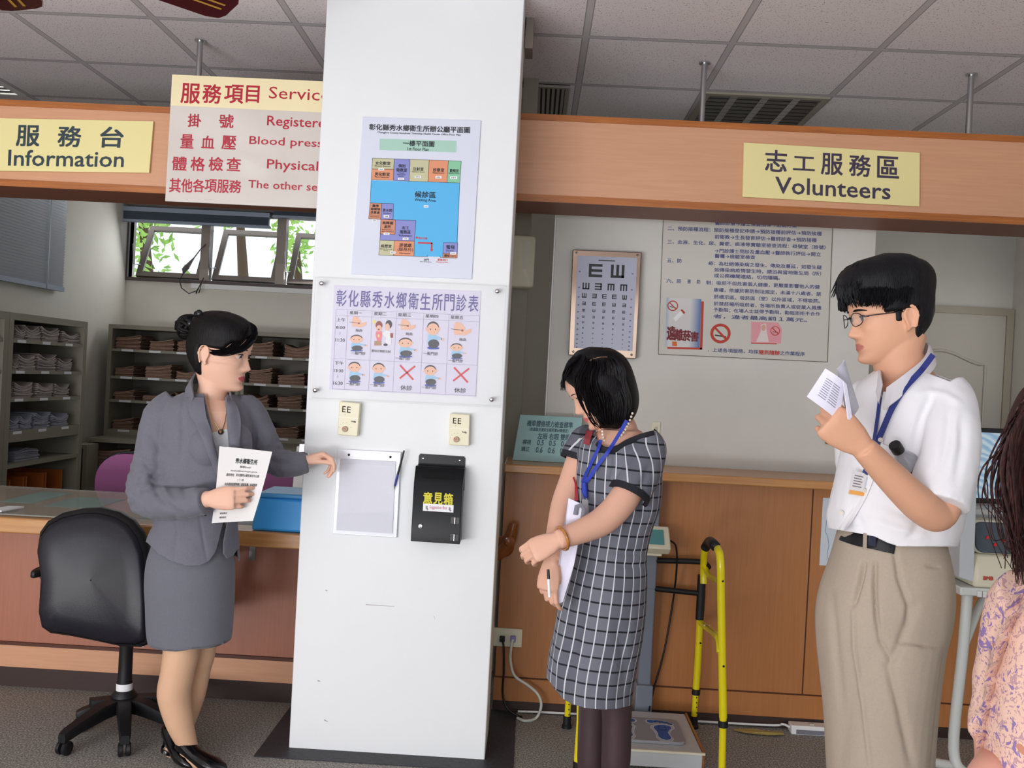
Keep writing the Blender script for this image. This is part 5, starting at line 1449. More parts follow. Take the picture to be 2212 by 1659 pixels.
MB().tube([wp(1236, 1190, yl), wp(1243, 1186, 3.5), wp(1252, 1200, 3.36), wp(1255, 1300, 3.32), wp(1254, 1560, 3.30)], r, 14).build('side_tube', M_YEL, t, smooth=50)
lo = MB().tube([wp(1254, 1555, 3.30), V((ql.x, 3.30, .04))], .0145, 14).build('leg_extension', M_YEL, t, smooth=50)
MB().lathe([(.021, 0), (.021, .012), (.0165, .016), (.0165, .045)], (ql.x, 3.30, .0002), n=16).build('rubber_tip', M_BPLAST, lo, smooth=40)
a, b_ = PZ(1700, 1574, .0), PZ(1800, 1576, .0)
za = .05
t = thing('power_strip', 'long white power strip lying on the floor against the right counter', 'power strip', (a.x + .15, YC - .06, 0))
MB().box((a.x, YC - .075, .0), (a.x + .36, YC - .02, .038)).build('housing', M_WHITE, t, bevel=.004)
MB().box((a.x + .02, YC - .0765, .004), (a.x + .34, YC - .0748, .022)).build('side_recess', mat('strip_shadow_grey', (120, 120, 128), .5), t)
MB().box((a.x + .08, YC - .058, .0381), (a.x + .10, YC - .036, .043)).build('switch_rocker', mat('socket_grey', (190, 186, 172)), t)
o = MB().tube(spline([V((a.x, YC - .045, .02)), V((a.x - .03, YC - .045, .03)), V((a.x - .08, YC - .024, .015)), V((a.x - .45, YC - .022, .012)), V((a.x - .95, YC - .022, .012)), V((a.x - 1.15, YC - .022, .008))]), .005, 8).build('white_cable', M_WHITE, smooth=60)
tag(o, 'white cable lying along the floor at the foot of the right counter', 'cable')
q = PZ(1640, 1560, .03)
mb = MB()
px_ = [(1585, 1562), (1600, 1556), (1630, 1560), (1660, 1558), (1685, 1556), (1684, 1566), (1650, 1570), (1610, 1568)]
mb.slab([V((PZ(px, 1568, .02).x, YC - .085 + (0 if i < 5 else -.03), .021 + .003 * (i % 3))) for i, (px, py) in enumerate(px_)], (0, .012, .002))
o = mb.build('yellow_tape', mat('olive_yellow_paper', (176, 158, 92), .8))
o.location.z = .006
tag(o, 'crumpled olive yellow tape strip on the floor by the power strip', 'tape')
sh = Sheet(*[P(px, py, YC - .003) for px, py in ((1778, 1075), (1850, 1078), (1846, 1225), (1770, 1221))])
t = thing('acupoint_poster', 'white poster with a pale blue body outline on the right counter front', 'poster', (sh.c[0] + sh.c[2]) / 2)
sh.slab('sheet', mat('blue_white_paper', (212, 220, 228), .7), .0025, t)
mb = MB()
bd = [(.28, .06), (.2, .12), (.26, .2), (.14, .32), (.12, .5), (.2, .58), (.24, .7), (.2, .85), (.26, .93)]
for i in range(len(bd) - 1):
    sh.line(mb, bd[i], bd[i + 1], .0022); sh.line(mb, (1 - bd[i][0] * .5, bd[i][1]), (1 - bd[i + 1][0] * .5, bd[i + 1][1]), .0022)
mb.build('outline_drawing', mat('pale_blue_line', (110, 150, 180), .6), t)
sh = Sheet(*[P(px, py, YPT - .006) for px, py in ((1409, 911), (1427, 912), (1425, 947), (1406, 945))])
t = thing('light_switch', 'cream light switch plate on the wall beside the plaid shoulder', 'switch', (sh.c[0] + sh.c[2]) / 2)
sh.slab('plate', M_CREAM, .0058, t, .002)
mb = MB(); mb.slab([sh.at(u, v, .004) for u, v in ((.35, .3), (.65, .3), (.65, .7), (.35, .7))], -sh.n * .004); mb.build('rocker', mat('socket_grey', (190, 186, 172)), t)
sh = Sheet(*[P(px, py, YPT - .012) for px, py in ((1785, 932), (1797, 933), (1796, 960), (1784, 959))])
o = sh.slab('brass_catch', mat('aged_brass', (140, 100, 48), .4, .7), .0118, None, .002)
tag(o, 'small aged brass catch on the wall behind the raised hand', 'catch')
dx0_, dx1_ = P(1893, 690, YR).x, P(2168, 690, YR).x
dz1 = P(2100, 680, YR).z
M_DOOR = mat('grey_beige_door', (186, 180, 170), .55)
d = MB().box((dx0_, YR - .035, .01), (dx1_, YR - .001, dz1)).build('door_1', M_DOOR)
struct(d)
mb = MB()
w = .05
mb.box((dx0_ - w, YR - .05, 0), (dx0_, YR - .001, dz1)).box((dx1_, YR - .05, 0), (dx1_ + w, YR - .001, dz1)).box((dx0_ - w, YR - .05, dz1), (dx1_ + w, YR - .001, dz1 + w))
mb.build('door_frame', mat('door_frame_brown_grey', (166, 156, 140), .5), d)
def moulding(x0, x1, z0, z1, arch):
    pts = [V((x0, 0, z0)), V((x1, 0, z0)), V((x1, 0, z1))]
    if arch:
        for k in range(1, 16):
            s = k / 16
            pts.append(V((x1 + (x0 - x1) * s, 0, z1 + .09 * (.5 - .5 * math.cos(2 * PI * s)))))
    pts.append(V((x0, 0, z1)))
    pts = [V((p.x, YR - .036, p.z)) for p in pts]
    return MB().tube(pts + [pts[0], pts[1]], .012, 8).build('panel_moulding', M_DOOR, d, smooth=60)
cxm = (dx0_ + dx1_) / 2
moulding(dx0_ + .13, dx1_ - .13, 1.05, dz1 - .36, True)
moulding(dx0_ + .13, dx1_ - .13, .2, .92, False)
MB().ball((dx0_ + .07, YR - .085, 1.0), .03, 16).cyl((dx0_ + .07, YR - .08, 1.0), (dx0_ + .07, YR - .034, 1.0), .012).build('door_knob', mat('aged_brass', (140, 100, 48)), d, smooth=50)
YK = 3.40
def kp(px, py, dy=0): return P(px, py, YK + dy)
cart = thing('instrument_cart', 'white steel instrument cart with a tall side panel behind the man', 'cart', PZ(2090, 1640, 0))
M_CART = mat('white_cart_enamel', (214, 218, 214), .35)
a, b_, c_, d_ = kp(2082, 1085), kp(2106, 1085), kp(2100, 1262), kp(2070, 1250)
MB().slab([kp(2080, 1010), kp(2112, 1010), kp(2104, 1258), kp(2072, 1248)], (.0, .29, .0)).build('side_panel', mat('pale_grey_panel', (196, 202, 206), .4), cart, bevel=.004)
z_sh = kp(2100, 1268).z
xs0, xs1 = kp(2070, 1250).x, kp(2070, 1250).x + .62
MB().box((xs0, YK - .02, z_sh - .03), (xs1, YK + .33, z_sh)).build('shelf', M_CART, cart, bevel=.005)
lgx = kp(2086, 1400).x
MB().tube(spline([V((lgx + .02, YK + .05, z_sh - .03)), V((lgx + .015, YK + .05, .5)), V((lgx, YK + .05, .12)), V((lgx + .03, YK + .0, .04)), V((lgx + .06, YK - .12, .022))], 6), .020, 12).build('leg', M_CART, cart, smooth=60)
MB().tube([V((lgx + .015, YK + .05, .5)), V((lgx + .10, YK + .12, z_sh - .10)), V((lgx + .17, YK + .18, z_sh - .03))], .016, 12).build('brace', M_CART, cart, smooth=60)
fp = PZ(2030, 1572, .02)
MB().tube([V((lgx + .005, YK + .04, .055)), V((lgx - .07, YK + .16, .022)), V((lgx - .13, YK + .26, .022))], .0185, 12).build('foot', M_CART, cart, smooth=60)
MB().tube(spline([V((lgx + .5, YK + .05, z_sh - .03)), V((lgx + .5, YK + .05, .12)), V((lgx + .5, YK - .1, .022))], 6), .020, 12).build('leg', M_CART, cart, smooth=60)
for k in range(4):
    q = kp(2110 + k * 12, 1268 + k * 1, -.021)
    MB().box((q.x, YK - .032, z_sh - .030), (q.x + .016, YK - .0205, z_sh - .008)).build('cable_clip', M_WHITE, cart, bevel=.002)
sh = Sheet(*[kp(px, py, .12) for px, py in ((2100, 923), (2330, 935), (2322, 1096), (2091, 1086))])
t = thing('monitor', 'black framed flat monitor showing a pale blue picture, on the instrument cart', 'monitor', (sh.c[2] + sh.c[3]) / 2)
sh.slab('casing', M_BLACK, .035, t, .004)
m, nt, b = node_mat('lit_screen', .2)
tc = nt.nodes.new('ShaderNodeTexCoord'); n = nt.nodes.new('ShaderNodeTexWave'); n.inputs['Scale'].default_value = 3.5; n.inputs['Distortion'].default_value = 9; n.inputs['Detail'].default_value = 3
mp = nt.nodes.new('ShaderNodeMapping'); mp.inputs['Rotation'].default_value = (0, 1.0, .3); mp.inputs['Scale'].default_value = (2, 2, 4)
nt.links.new(tc.outputs['Object'], mp.inputs[0]); nt.links.new(mp.outputs[0], n.inputs['Vector'])
r_ = nt.nodes.new('ShaderNodeValToRGB'); r_.color_ramp.elements[0].color = lin((140, 176, 206)); r_.color_ramp.elements[1].color = lin((196, 216, 226))
nt.links.new(n.outputs['Fac'], r_.inputs['Fac']); nt.links.new(r_.outputs['Color'], b.inputs['Emission Color']); b.inputs['Emission Strength'].default_value = .8; b.inputs['Base Color'].default_value = (.02, .02, .02, 1)
mb = MB(); sh.rect(mb, .035, .06, .965, .93, .0012); mb.build('screen', m, t)
st = sh.at(.74, 1)
MB().cyl(V((st.x, YK + .25, z_sh)), V((st.x, YK + .25, st.z + .06)), .02, n=16).box((st.x - .06, YK + .22, z_sh + .0002), (st.x + .06, YK + .31, z_sh + .01)).box((st.x - .02, YK + .155, st.z + .03), (st.x + .02, YK + .26, st.z + .07)).build('stand', M_BLACK, t, smooth=40)
q0, q1 = kp(2106, 1192), kp(2240, 1282)
pr = thing('printer_unit', 'cream printer unit with small red print on the instrument cart', 'printer', ((q0.x + q1.x) / 2, YK + .1, z_sh))
zt_ = kp(2120, 1200).z
MB().loft([[V((q0.x - .003, YK - .012, z_sh + .0002)), V((q1.x, YK - .012, z_sh + .0002)), V((q1.x, YK + .2, z_sh + .0002)), V((q0.x - .003, YK + .2, z_sh + .0002))], [V((q0.x, YK - .015, z_sh + .05)), V((q1.x, YK - .015, z_sh + .05)), V((q1.x, YK + .2, z_sh + .05)), V((q0.x, YK + .2, z_sh + .05))], [V((q0.x + .012, YK + .03, zt_)), V((q1.x, YK + .03, zt_)), V((q1.x, YK + .19, zt_)), V((q0.x + .012, YK + .19, zt_))]]).build('body', M_CREAM, pr, bevel=.012)
fs_ = Sheet(V((q0.x, YK - .013, z_sh + .055)), V((q1.x, YK - .013, z_sh + .055)), V((q1.x, YK - .013, z_sh + .01)), V((q0.x, YK - .013, z_sh + .01)))
mb = MB(); fs_.text(mb, 'BMB', .12, .2, .27, .5, .004, .03); mb.build('maker_print', mat('dull_red_print', (190, 66, 50)), pr)
MB().box((q0.x + .07, YK + .05, zt_ + .0001), (q0.x + .11, YK + .15, zt_ + .004)).build('paper_slot', M_BLACK, pr)
t = thing('blood_pressure_monitor', 'rounded dark grey blood pressure monitor on top of the cream printer unit', 'monitor', (q0.x + .08, YK + .08, zt_))
c0, c1 = kp(2122, 1130), kp(2215, 1206)
oo = rrect((c0.x + c1.x) / 2 + .02, (c0.z + c1.z) / 2, c1.x - c0.x + .06, (c0.z - c1.z), .03, 5)
zlow = min(z for x, z in oo)
MB().loft([[V((x, YK + .14 - y + (z - zlow) * .25, z - zlow + zt_ + .0005)) for x, z in oo] for y in (0, .07, .10)]).build('body', M_CREAM, t, bevel=.008)
om = [((x - (c0.x + c1.x) / 2 - .02) * .92 + (c0.x + c1.x) / 2 + .02, (z - (c0.z + c1.z) / 2) * .92 + (c0.z + c1.z) / 2) for x, z in oo]
pn = MB().loft([[V((x, YK + .14 - y + (z - zlow) * .25, z - zlow + zt_ + .0005)) for x, z in om] for y in (.1, .112)]).build('display_panel', mat('slate_display', (70, 82, 92), .25), t, bevel=.004)
mb = MB()
for px, py in ((2145, 1165), (2160, 1180), (2180, 1172)):
    q = kp(px, py); mb.lathe([(.006, 0), (.006, .003)], V((q.x, YK + .026 + (q.z - zt_) * .25, q.z)), (0, -1, 0), 12)
mb.build('button', mat('red_print', (212, 40, 44)), pn)
q = kp(2140, 1115)
t = thing('instrument_cover', 'small pale grey instrument with an embossed band above the blood pressure monitor', 'instrument', (q.x + .05, YK + .2, q.z))
MB().box((q.x - .01, YK + .2, z_sh + .0002), (q.x + .16, YK + .3, q.z + .02)).build('body', mat('pale_grey_panel', (196, 202, 206)), t, bevel=.01)
MB().box((q.x + .01, YK + .196, q.z - .02), (q.x + .12, YK + .201, q.z + .0)).build('embossed_band', M_WHITE, t)
def crom(keys, x):
    """smooth interpolation of (x, v...) rows"""
    if x <= keys[0][0]: return keys[0][1:]
    if x >= keys[-1][0]: return keys[-1][1:]
    i = 0
    while keys[i + 1][0] < x: i += 1
    p1, p2 = keys[i], keys[i + 1]
    p0, p3 = keys[max(i - 1, 0)], keys[min(i + 2, len(keys) - 1)]
    t_ = (x - p1[0]) / (p2[0] - p1[0])
    out = []
    for k in range(1, len(p1)):
        m1 = (p2[k] - p0[k]) / (p2[0] - p0[0]) * (p2[0] - p1[0])
        m2 = (p3[k] - p1[k]) / (p3[0] - p1[0]) * (p2[0] - p1[0])
        a, b_ = t_ * t_, t_ * t_ * t_
        out.append((2 * b_ - 3 * a + 1) * p1[k] + (b_ - 2 * a + t_) * m1 + (-2 * b_ + 3 * a) * p2[k] + (b_ - a) * m2)
    return out
def gau(x, s): return math.exp(-(x / s) ** 2)
def sstep(a, b_, x):
    t_ = max(0, min(1, (x - a) / (b_ - a)))
    return t_ * t_ * (3 - 2 * t_)
SKULL = [(-.120, .050, .010, .012), (-.114, .072, -.012, .030), (-.104, .080, -.030, .041), (-.090, .080, -.046, .050), (-.072, .080, -.060, .058), (-.055, .080, -.074, .064), (-.038, .080, -.086, .068), (-.018, .082, -.095, .0715),
         (0., .084, -.099, .0735), (.018, .089, -.101, .0745), (.040, .091, -.101, .0745), (.062, .086, -.098, .072), (.082, .073, -.088, .064), (.098, .052, -.070, .050), (.108, .026, -.046, .030), (.113, -.005, -.018, .006)]
def skull_pt(th, z, grow=0.0):
    f, b_, w = crom(SKULL, z)
    c = -.012
    w += grow; f += grow; b_ -= grow
    ct, st = math.cos(th), math.sin(th)
    x = w * math.copysign(abs(st) ** .92, st)
    y = c + (f - c) * abs(ct) ** .86 if ct > 0 else c + (b_ - c) * abs(ct) ** .95
    return x, y
def face_bumps(x, y, z, fem, nose_len):
    if y < .02: return 0.0
    d = 0.0
    if -.058 < z < .012:
        n = crom([(-.056, -.002), (-.050, .010), (-.044, .021), (-.038, .0235), (-.030, .0185), (-.015, .0095), (-.002, .003), (.012, 0)], z)[0] * nose_len
        wn = crom([(-.056, .014), (-.046, .0135), (-.036, .012), (-.02, .0085), (0., .0075), (.012, .008)], z)[0]
        d += n * gau(x, wn)
    d += .006 * gau(x - .014, .007) * gau(z + .043, .007) + .006 * gau(x + .014, .007) * gau(z + .043, .007)
    d += (.0015 if fem else .0035) * gau(z - .016, .008) * gau(abs(x) - .026, .022)
    d -= .0085 * gau(abs(x) - .031, .015) * gau(z + .001, .010)
    d += .004 * gau(abs(x) - .040, .018) * gau(z + .030, .016)
    lw = gau(x, .021)
    d += lw * (.0060 * gau(z + .0655, .0048) + .0062 * gau(z + .0775, .0052) - .0020 * gau(z + .0714, .0022) - .0045 * gau(z + .0885, .006))
    d += .0050 * gau(z + .104, .010) * gau(x, .020)
    d -= .002 * gau(x, .004) * gau(z + .058, .004)
    return d
class Frame:
    """local frame: origin o, face direction f, up u, uniform scale s"""
    def __init__(self, o, f, u, s=1.0):
        self.o = V(o); self.f = V(f).normalized()
        self.u = (V(u) - self.f * V(u).dot(self.f)).normalized()
        self.r = self.f.cross(self.u); self.s = s
    def w(self, x, y, z): return self.o + (self.r * x + self.f * y + self.u * z) * self.s
    def loc(self, p):
        d = V(p) - self.o
        return V((d.dot(self.r), d.dot(self.f), d.dot(self.u))) / self.s
def head_geo(mb, F, fem=True, nose=1.0):
    zs = []
    z = -.120
    while z < .113:
        zs.append(z)
        z += .0022 if z < .03 else .005
    zs.append(.113)
    N = 120
    rings = []
    for z in zs:
        ring = []
        for k in range(N):
            th = 2 * PI * k / N
            th = th - .28 * math.sin(th)
            x, y = skull_pt(th, z)
            if fem and z < -.03: x *= .96
            y += face_bumps(x, y, z, fem, nose)
            ring.append(F.w(x, y, z))
        rings.append(ring)
    mb.loft(rings)
    for sg in (-1, 1):
        for zz, rr in ((.0080, .0036), (-.0078, .0024)):
            pts = []
            for k in range(9):
                a = -1 + 2 * k / 8
                x = sg * (.031 + a * .0155)
                pts.append(F.w(x, .0795 - .010 * a * a - (.0015 if a * 1 > 0 else 0) - .004 * (a > .8), zz * (1 - a * a) + .0008 * a))
            mb.tube(pts, [rr * .5] + [rr] * 7 + [rr * .5], 8)
        ear = []
        for k in range(13):
            a = math.radians(-70 + 300 * k / 12)
            ey, ez = -.022 - .0155 * math.cos(a) * (1 if math.sin(a) > 0 else .75), -.012 + .0285 * math.sin(a)
            ear.append(F.w(sg * (.0765 + .010 * (1 if ey < -.022 else .35)), ey, ez))
        mb.tube(ear, .0036, 8)
        R = Matrix((F.r, F.f, F.u)).transposed()
        mb.ball(F.w(sg * .0765, -.024, -.012), 1.0, 14, sc=(.0058 * F.s, .0125 * F.s, .026 * F.s), mtx=R)
        mb.ball(F.w(sg * .0755, -.016, -.038), 1.0, 10, sc=(.0045 * F.s, .0065 * F.s, .008 * F.s), mtx=R)
def fuse(mb, voxel, smooth=2, fac=.5):
    me = mb.mesh('fused')
    o = bpy.data.objects.new('fused', me)
    COL.objects.link(o)
    md = o.modifiers.new('r', 'REMESH'); md.mode = 'VOXEL'; md.voxel_size = voxel; md.use_smooth_shade = True
    if smooth:
        m2 = o.modifiers.new('s', 'SMOOTH'); m2.factor = fac; m2.iterations = smooth
    dg = bpy.context.evaluated_depsgraph_get()
    out = bpy.data.meshes.new_from_object(o.evaluated_get(dg))
    bpy.data.objects.remove(o)
    bpy.data.meshes.remove(me)
    out.materials.clear()
    return out
def wrinkle(me, fn):
    """move each vertex along its normal by fn(co)"""
    ns = [V(v.normal) for v in me.vertices]
    for v, n in zip(me.vertices, ns):
        v.co = v.co + n * fn(v.co)
    me.update()
def cut(me, planes, drop):
    """split the mesh along planes (point, normal), then delete faces for which drop(centre) holds"""
    bm = bmesh.new(); bm.from_mesh(me)
    for co, no in planes:
        bmesh.ops.bisect_plane(bm, geom=bm.verts[:] + bm.edges[:] + bm.faces[:], plane_co=co, plane_no=no)
    dead = [f for f in bm.faces if drop(f.calc_center_median())]
    bmesh.ops.delete(bm, geom=dead, context='FACES')
    bm.to_mesh(me); bm.free(); me.update()
def in_poly(x, y, poly):
    ins = False
    for i in range(len(poly)):
        (xa, ya), (xb, yb) = poly[i], poly[(i + 1) % len(poly)]
        if (ya > y) != (yb > y) and x < (xb - xa) * (y - ya) / (yb - ya) + xa: ins = not ins
    return ins
def inpx(p):
    d = p - CAM
    k = F_PX / d.dot(FWD)
    return W_PX / 2 + d.dot(RGT) * k, H_PX / 2 - d.dot(UPV) * k
def view_planes(poly, Y):
    """planes through the sight lines along each edge of a polyline"""
    out = []
    for a, b_ in zip(poly, poly[1:]):
        A1, A2, B1 = P(a[0], a[1], Y - .3), P(a[0], a[1], Y + .3), P(b_[0], b_[1], Y - .3)
        out.append((A1, (A2 - A1).cross(B1 - A1).normalized()))
    return out
def line_d(x, y, pts):
    best = 1e9; bt = 0
    for i in range(len(pts) - 1):
        (xa, ya), (xb, yb) = pts[i], pts[i + 1]
        dx, dy_ = xb - xa, yb - ya
        t_ = max(0, min(1, ((x - xa) * dx + (y - ya) * dy_) / (dx * dx + dy_ * dy_)))
        d = math.hypot(x - xa - t_ * dx, y - ya - t_ * dy_)
        if d < best: best = d; bt = (i + t_) / (len(pts) - 1)
    return best, bt
def put_mesh(me, name, mats, parent, solid=0.0):
    me.transform(Matrix.Translation(-world_of(parent)))
    me.name = name
    o = link(name, me, mats)
    o.parent = parent
    o.matrix_parent_inverse = Matrix.Identity(4)
    me.shade_smooth()
    if solid:
        md = o.modifiers.new('thickness', 'SOLIDIFY'); md.thickness = solid; md.offset = -1
    return o
def ring_h(c, a, b_, n=40, e=.9, rot=0.0, tilt=(0, 0)):
    """horizontal ring: half width a (world x), half depth b (world y), turned by rot, tilted: dz = tilt . (x, y)"""
    out = []
    for k in range(n):
        t_ = 2 * PI * k / n
        x = a * math.copysign(abs(math.cos(t_)) ** e, math.cos(t_)); y = b_ * math.copysign(abs(math.sin(t_)) ** e, math.sin(t_))
        xr, yr = x * math.cos(rot) - y * math.sin(rot), x * math.sin(rot) + y * math.cos(rot)
        out.append(V((c.x + xr, c.y + yr, c.z + tilt[0] * xr + tilt[1] * yr)))
    return out
def rows(Y, rws, n=40, e=.9, grow=0.0, dense=4):
    """rings from photo silhouettes: rows of (x left, x right, y, half depth[, depth offset])"""
    keys = [(r[2], r[0], r[1], r[3], r[4] if len(r) > 4 else 0.0) for r in rws]
    ys = []
    for i in range(len(keys) - 1):
        for k in range(dense): ys.append(keys[i][0] + (keys[i + 1][0] - keys[i][0]) * k / dense)
    ys.append(keys[-1][0])
    out = []
    for y in ys:
        xl, xr, b_, dy = crom(keys, y)
        A, B_ = P(xl, y, Y + dy), P(xr, y, Y + dy)
        c = (A + B_) / 2
        c.y = Y + dy
        out.append(ring_h(c, (B_.x - A.x) / 2 + grow, b_ + grow, n, e))
    return out
def arm(mb, pts, radii, n=28, flat=None):
    q = spline(pts, 6)
    m = len(radii)
    rr = []
    for i in range(len(q)):
        s = i / (len(q) - 1) * (m - 1); k = min(int(s), m - 2); rr.append(radii[k] + (radii[k + 1] - radii[k]) * (s - k))
    mb.tube(q, rr, n, flat=flat)
def rot_about(v, ax, a): return Matrix.Rotation(a, 3, ax) @ v
def hand_geo(mb, wrist, d, palm, thumb_side, curls, spread=.06, thumb=(.9, .5, .35), s=1.0, wr=.025):
    """wrist point, direction to the knuckles, palm normal, +1/-1 side of the thumb along d x palm;
    curls: (index, middle, ring, little) each (knuckle, middle, tip) bend in radians; thumb: (out, forward curl, tip curl)"""
    d = V(d).normalized(); n = V(palm); n = (n - d * n.dot(d)).normalized()
    w = d.cross(n) * thumb_side
    L = .088 * s
    rings = []
    for f, hw, hh, off in ((-.18, .0205, .0165, 0), (.0, .0255, .0185, 0), (.25, .034, .0175, .001), (.6, .0405, .0165, .001), (.9, .041, .014, 0), (1.04, .037, .0105, 0)):
        c = V(wrist) + d * (L * f) + n * off
        rings.append([c + w * (math.copysign(abs(math.cos(t_)) ** .75, math.cos(t_)) * hw * s) + n * (math.sin(t_) * hh * s) for t_ in [2 * PI * k / 18 for k in range(18)]])
    mb.loft(rings)
    lens = ((.043, .026, .021), (.048, .030, .022), (.044, .028, .021), (.034, .021, .019))
    offs = (.029, .0095, -.0105, -.0295)
    tips = []
    for i in range(4):
        base = V(wrist) + d * (L * (.97 if i in (1, 2) else (.94 if i == 0 else .87))) + w * offs[i] * s
        ax = n.cross(d)
        fd = rot_about(d, n, spread * (1.5 - i) * thumb_side * (1 if d.cross(n).dot(w) > 0 else 1))
        fd = (d + w * (spread * (1.5 - i))).normalized()
        bax = fd.cross(n)
        p = base - fd * .012 * s; pts = [p, base]; rr = [.0088, .0092]
        ang = 0
        for j in range(3):
            ang += curls[i][j]
            dir_ = fd * math.cos(ang) + n * math.sin(ang)
            l = lens[i][j] * s
            p2 = pts[-1] + dir_ * l
            pts.append(pts[-1] + dir_ * l * .5); pts.append(p2)
            r0 = (.0086, .0078, .0070)[j] * (.9 if i == 3 else 1)
            rr += [r0 * .96, (.0083, .0074, .0052)[j] * (.9 if i == 3 else 1)]
        mb.tube(pts, [r * s for r in rr], 10)
        mb.ball(pts[-1], .0053 * s * (.9 if i == 3 else 1), 8)
        tips.append(pts[-1])
    b0 = V(wrist) + d * (L * .16) + w * .016 * s + n * .006 * s
    o_, f_, t2 = thumb
    d1 = (d * math.cos(o_) + w * math.sin(o_) * (1 - .35 * f_) + n * f_ * .7).normalized()
    b1 = b0 + d1 * .046 * s
    d2 = (d1 * .8 + d * .5 + n * t2 * .5).normalized()
    b2 = b1 + d2 * .033 * s
    d3 = (d2 + d * .2 + n * t2 * .6 - w * t2 * .35).normalized()
    b3 = b2 + d3 * .025 * s
    mb.tube([b0 - d1 * .006, b0, (b0 + b1) / 2, b1, (b1 + b2) / 2, b2, (b2 + b3) / 2, b3], [.013 * s, .0145 * s, .0125 * s, .0102 * s, .0096 * s, .0088 * s, .0084 * s, .006 * s], 12)
    mb.ball(b3, .006 * s, 8)
    tips.append(b3)
    return tips
def skin_mat(name, rgb, lip=(176, 92, 92)):
    """skin; the lips take their own colour through the mesh's 'lip' attribute"""
    m = mat(name, rgb, .5, bump=.06, bscale=700, spec=.35, sss=.12)
    nt = m.node_tree
    at = nt.nodes.new('ShaderNodeAttribute'); at.attribute_name = 'lip'
    mx = nt.nodes.new('ShaderNodeMix'); mx.data_type = 'RGBA'
    mx.inputs[6].default_value = lin(rgb); mx.inputs[7].default_value = lin(lip)
    nt.links.new(at.outputs['Fac'], mx.inputs[0])
    nt.links.new(mx.outputs[2], nt.nodes['Principled BSDF'].inputs['Base Color'])
    return m
M_HAIR = None
def hair_mat(name, rgb, hi):
    m, nt, b = node_mat(name, .5, .18)
    tc = nt.nodes.new('ShaderNodeTexCoord'); mp = nt.nodes.new('ShaderNodeMapping'); mp.inputs['Scale'].default_value = (90, 90, 14)
    nt.links.new(tc.outputs['Object'], mp.inputs[0])
    n = nt.nodes.new('ShaderNodeTexNoise'); n.inputs['Scale'].default_value = 4; n.inputs['Detail'].default_value = 4
    nt.links.new(mp.outputs[0], n.inputs['Vector'])
    r = nt.nodes.new('ShaderNodeValToRGB'); r.color_ramp.elements[0].position = .35; r.color_ramp.elements[1].position = .75
    r.color_ramp.elements[0].color = lin(rgb); r.color_ramp.elements[1].color = lin(hi)
    nt.links.new(n.outputs['Fac'], r.inputs['Fac']); nt.links.new(r.outputs['Color'], b.inputs['Base Color'])
    bp = nt.nodes.new('ShaderNodeBump'); bp.inputs['Strength'].default_value = .35; bp.inputs['Distance'].default_value = .004
    nt.links.new(n.outputs['Fac'], bp.inputs['Height']); nt.links.new(bp.outputs['Normal'], b.inputs['Normal'])
    return m
def hair_cap(F, thick, mask, name, m, parent, noise_amp=.003, nz=64, N=110, freq=(60, 60, 14)):
    """hair volume over the skull: thickness * mask, sinking under the skin where mask is 0"""
    rings = []
    for i in range(nz + 1):
        z = -.118 + (.1125 + .118) * (i / nz)
        ring = []
        for k in range(N):
            th = 2 * PI * k / N
            x, y = skull_pt(th, z)
            mk = mask(x, y, z)
            t_ = thick(x, y, z)
            nn = noise.noise(V((x * freq[0], y * freq[1], z * freq[2]))) * noise_amp
            d = -.006 * (1 - mk) + (t_ + nn) * mk
            L = math.hypot(x, y + .012, z * .8 - .01) or 1e-4
            ring.append(F.w(x + x / L * d, y + (y + .012) / L * d, z + (z * .8 - .01) / L * d * (1 if z > 0 else .25)))
        rings.append(ring)
    mb = MB().loft(rings)
    return mb.build(name, m, parent, smooth=80)
def strands(F, curves, radius, name, m, parent, flat=(1, .5), n=6):
    """locks of hair in head coordinates: each a list of (x,y,z)"""
    mb = MB()
    for c in curves:
        q = spline([F.w(*p) for p in c], 5)
        k = len(q)
        mb.tube(q, [max(.0006, radius * (.55 + .45 * math.sin(PI * min(1, .25 + i / (k - 1)))) * min(1, .08 + i / (k - 1) * 5) * (1 - .85 * (i / (k - 1)) ** 3)) for i in range(k)], n, flat=flat)
    return mb.build(name, m, parent, smooth=80)
def eyes(F, parent, look=(0, 0), gaze_y=0.0):
    for sg in (-1, 1):
        c = F.w(sg * .031, .0665, -.0008)
        R = Matrix((F.r, F.f, F.u)).transposed()
        e = MB().ball(c, .0128 * F.s, 16).build('eye', mat('eye_white', (196, 186, 178), .3), parent, smooth=80)
        d = (F.f + F.r * look[0] + F.u * look[1]).normalized()
        MB().lathe([(.0068 * F.s, .0110 * F.s), (.0062 * F.s, .0124 * F.s), (.002 * F.s, .0131 * F.s)], c, d, 16).build('iris', mat('dark_iris', (36, 24, 20), .15), e, smooth=80)
def lashes(F, parent, m):
    for sg in (-1, 1):
        pts = []
        for k in range(9):
            a = -1 + 2 * k / 8
            pts.append(F.w(sg * (.031 + a * .0162), .0818 - .0105 * a * a - .0045 * (a > .8), .0056 * (1 - a * a) - .0004 + .0016 * a))
        MB().tube(pts, [.0006] + [.0015] * 7 + [.0008], 6).build('eyelashes', m, parent, smooth=80)
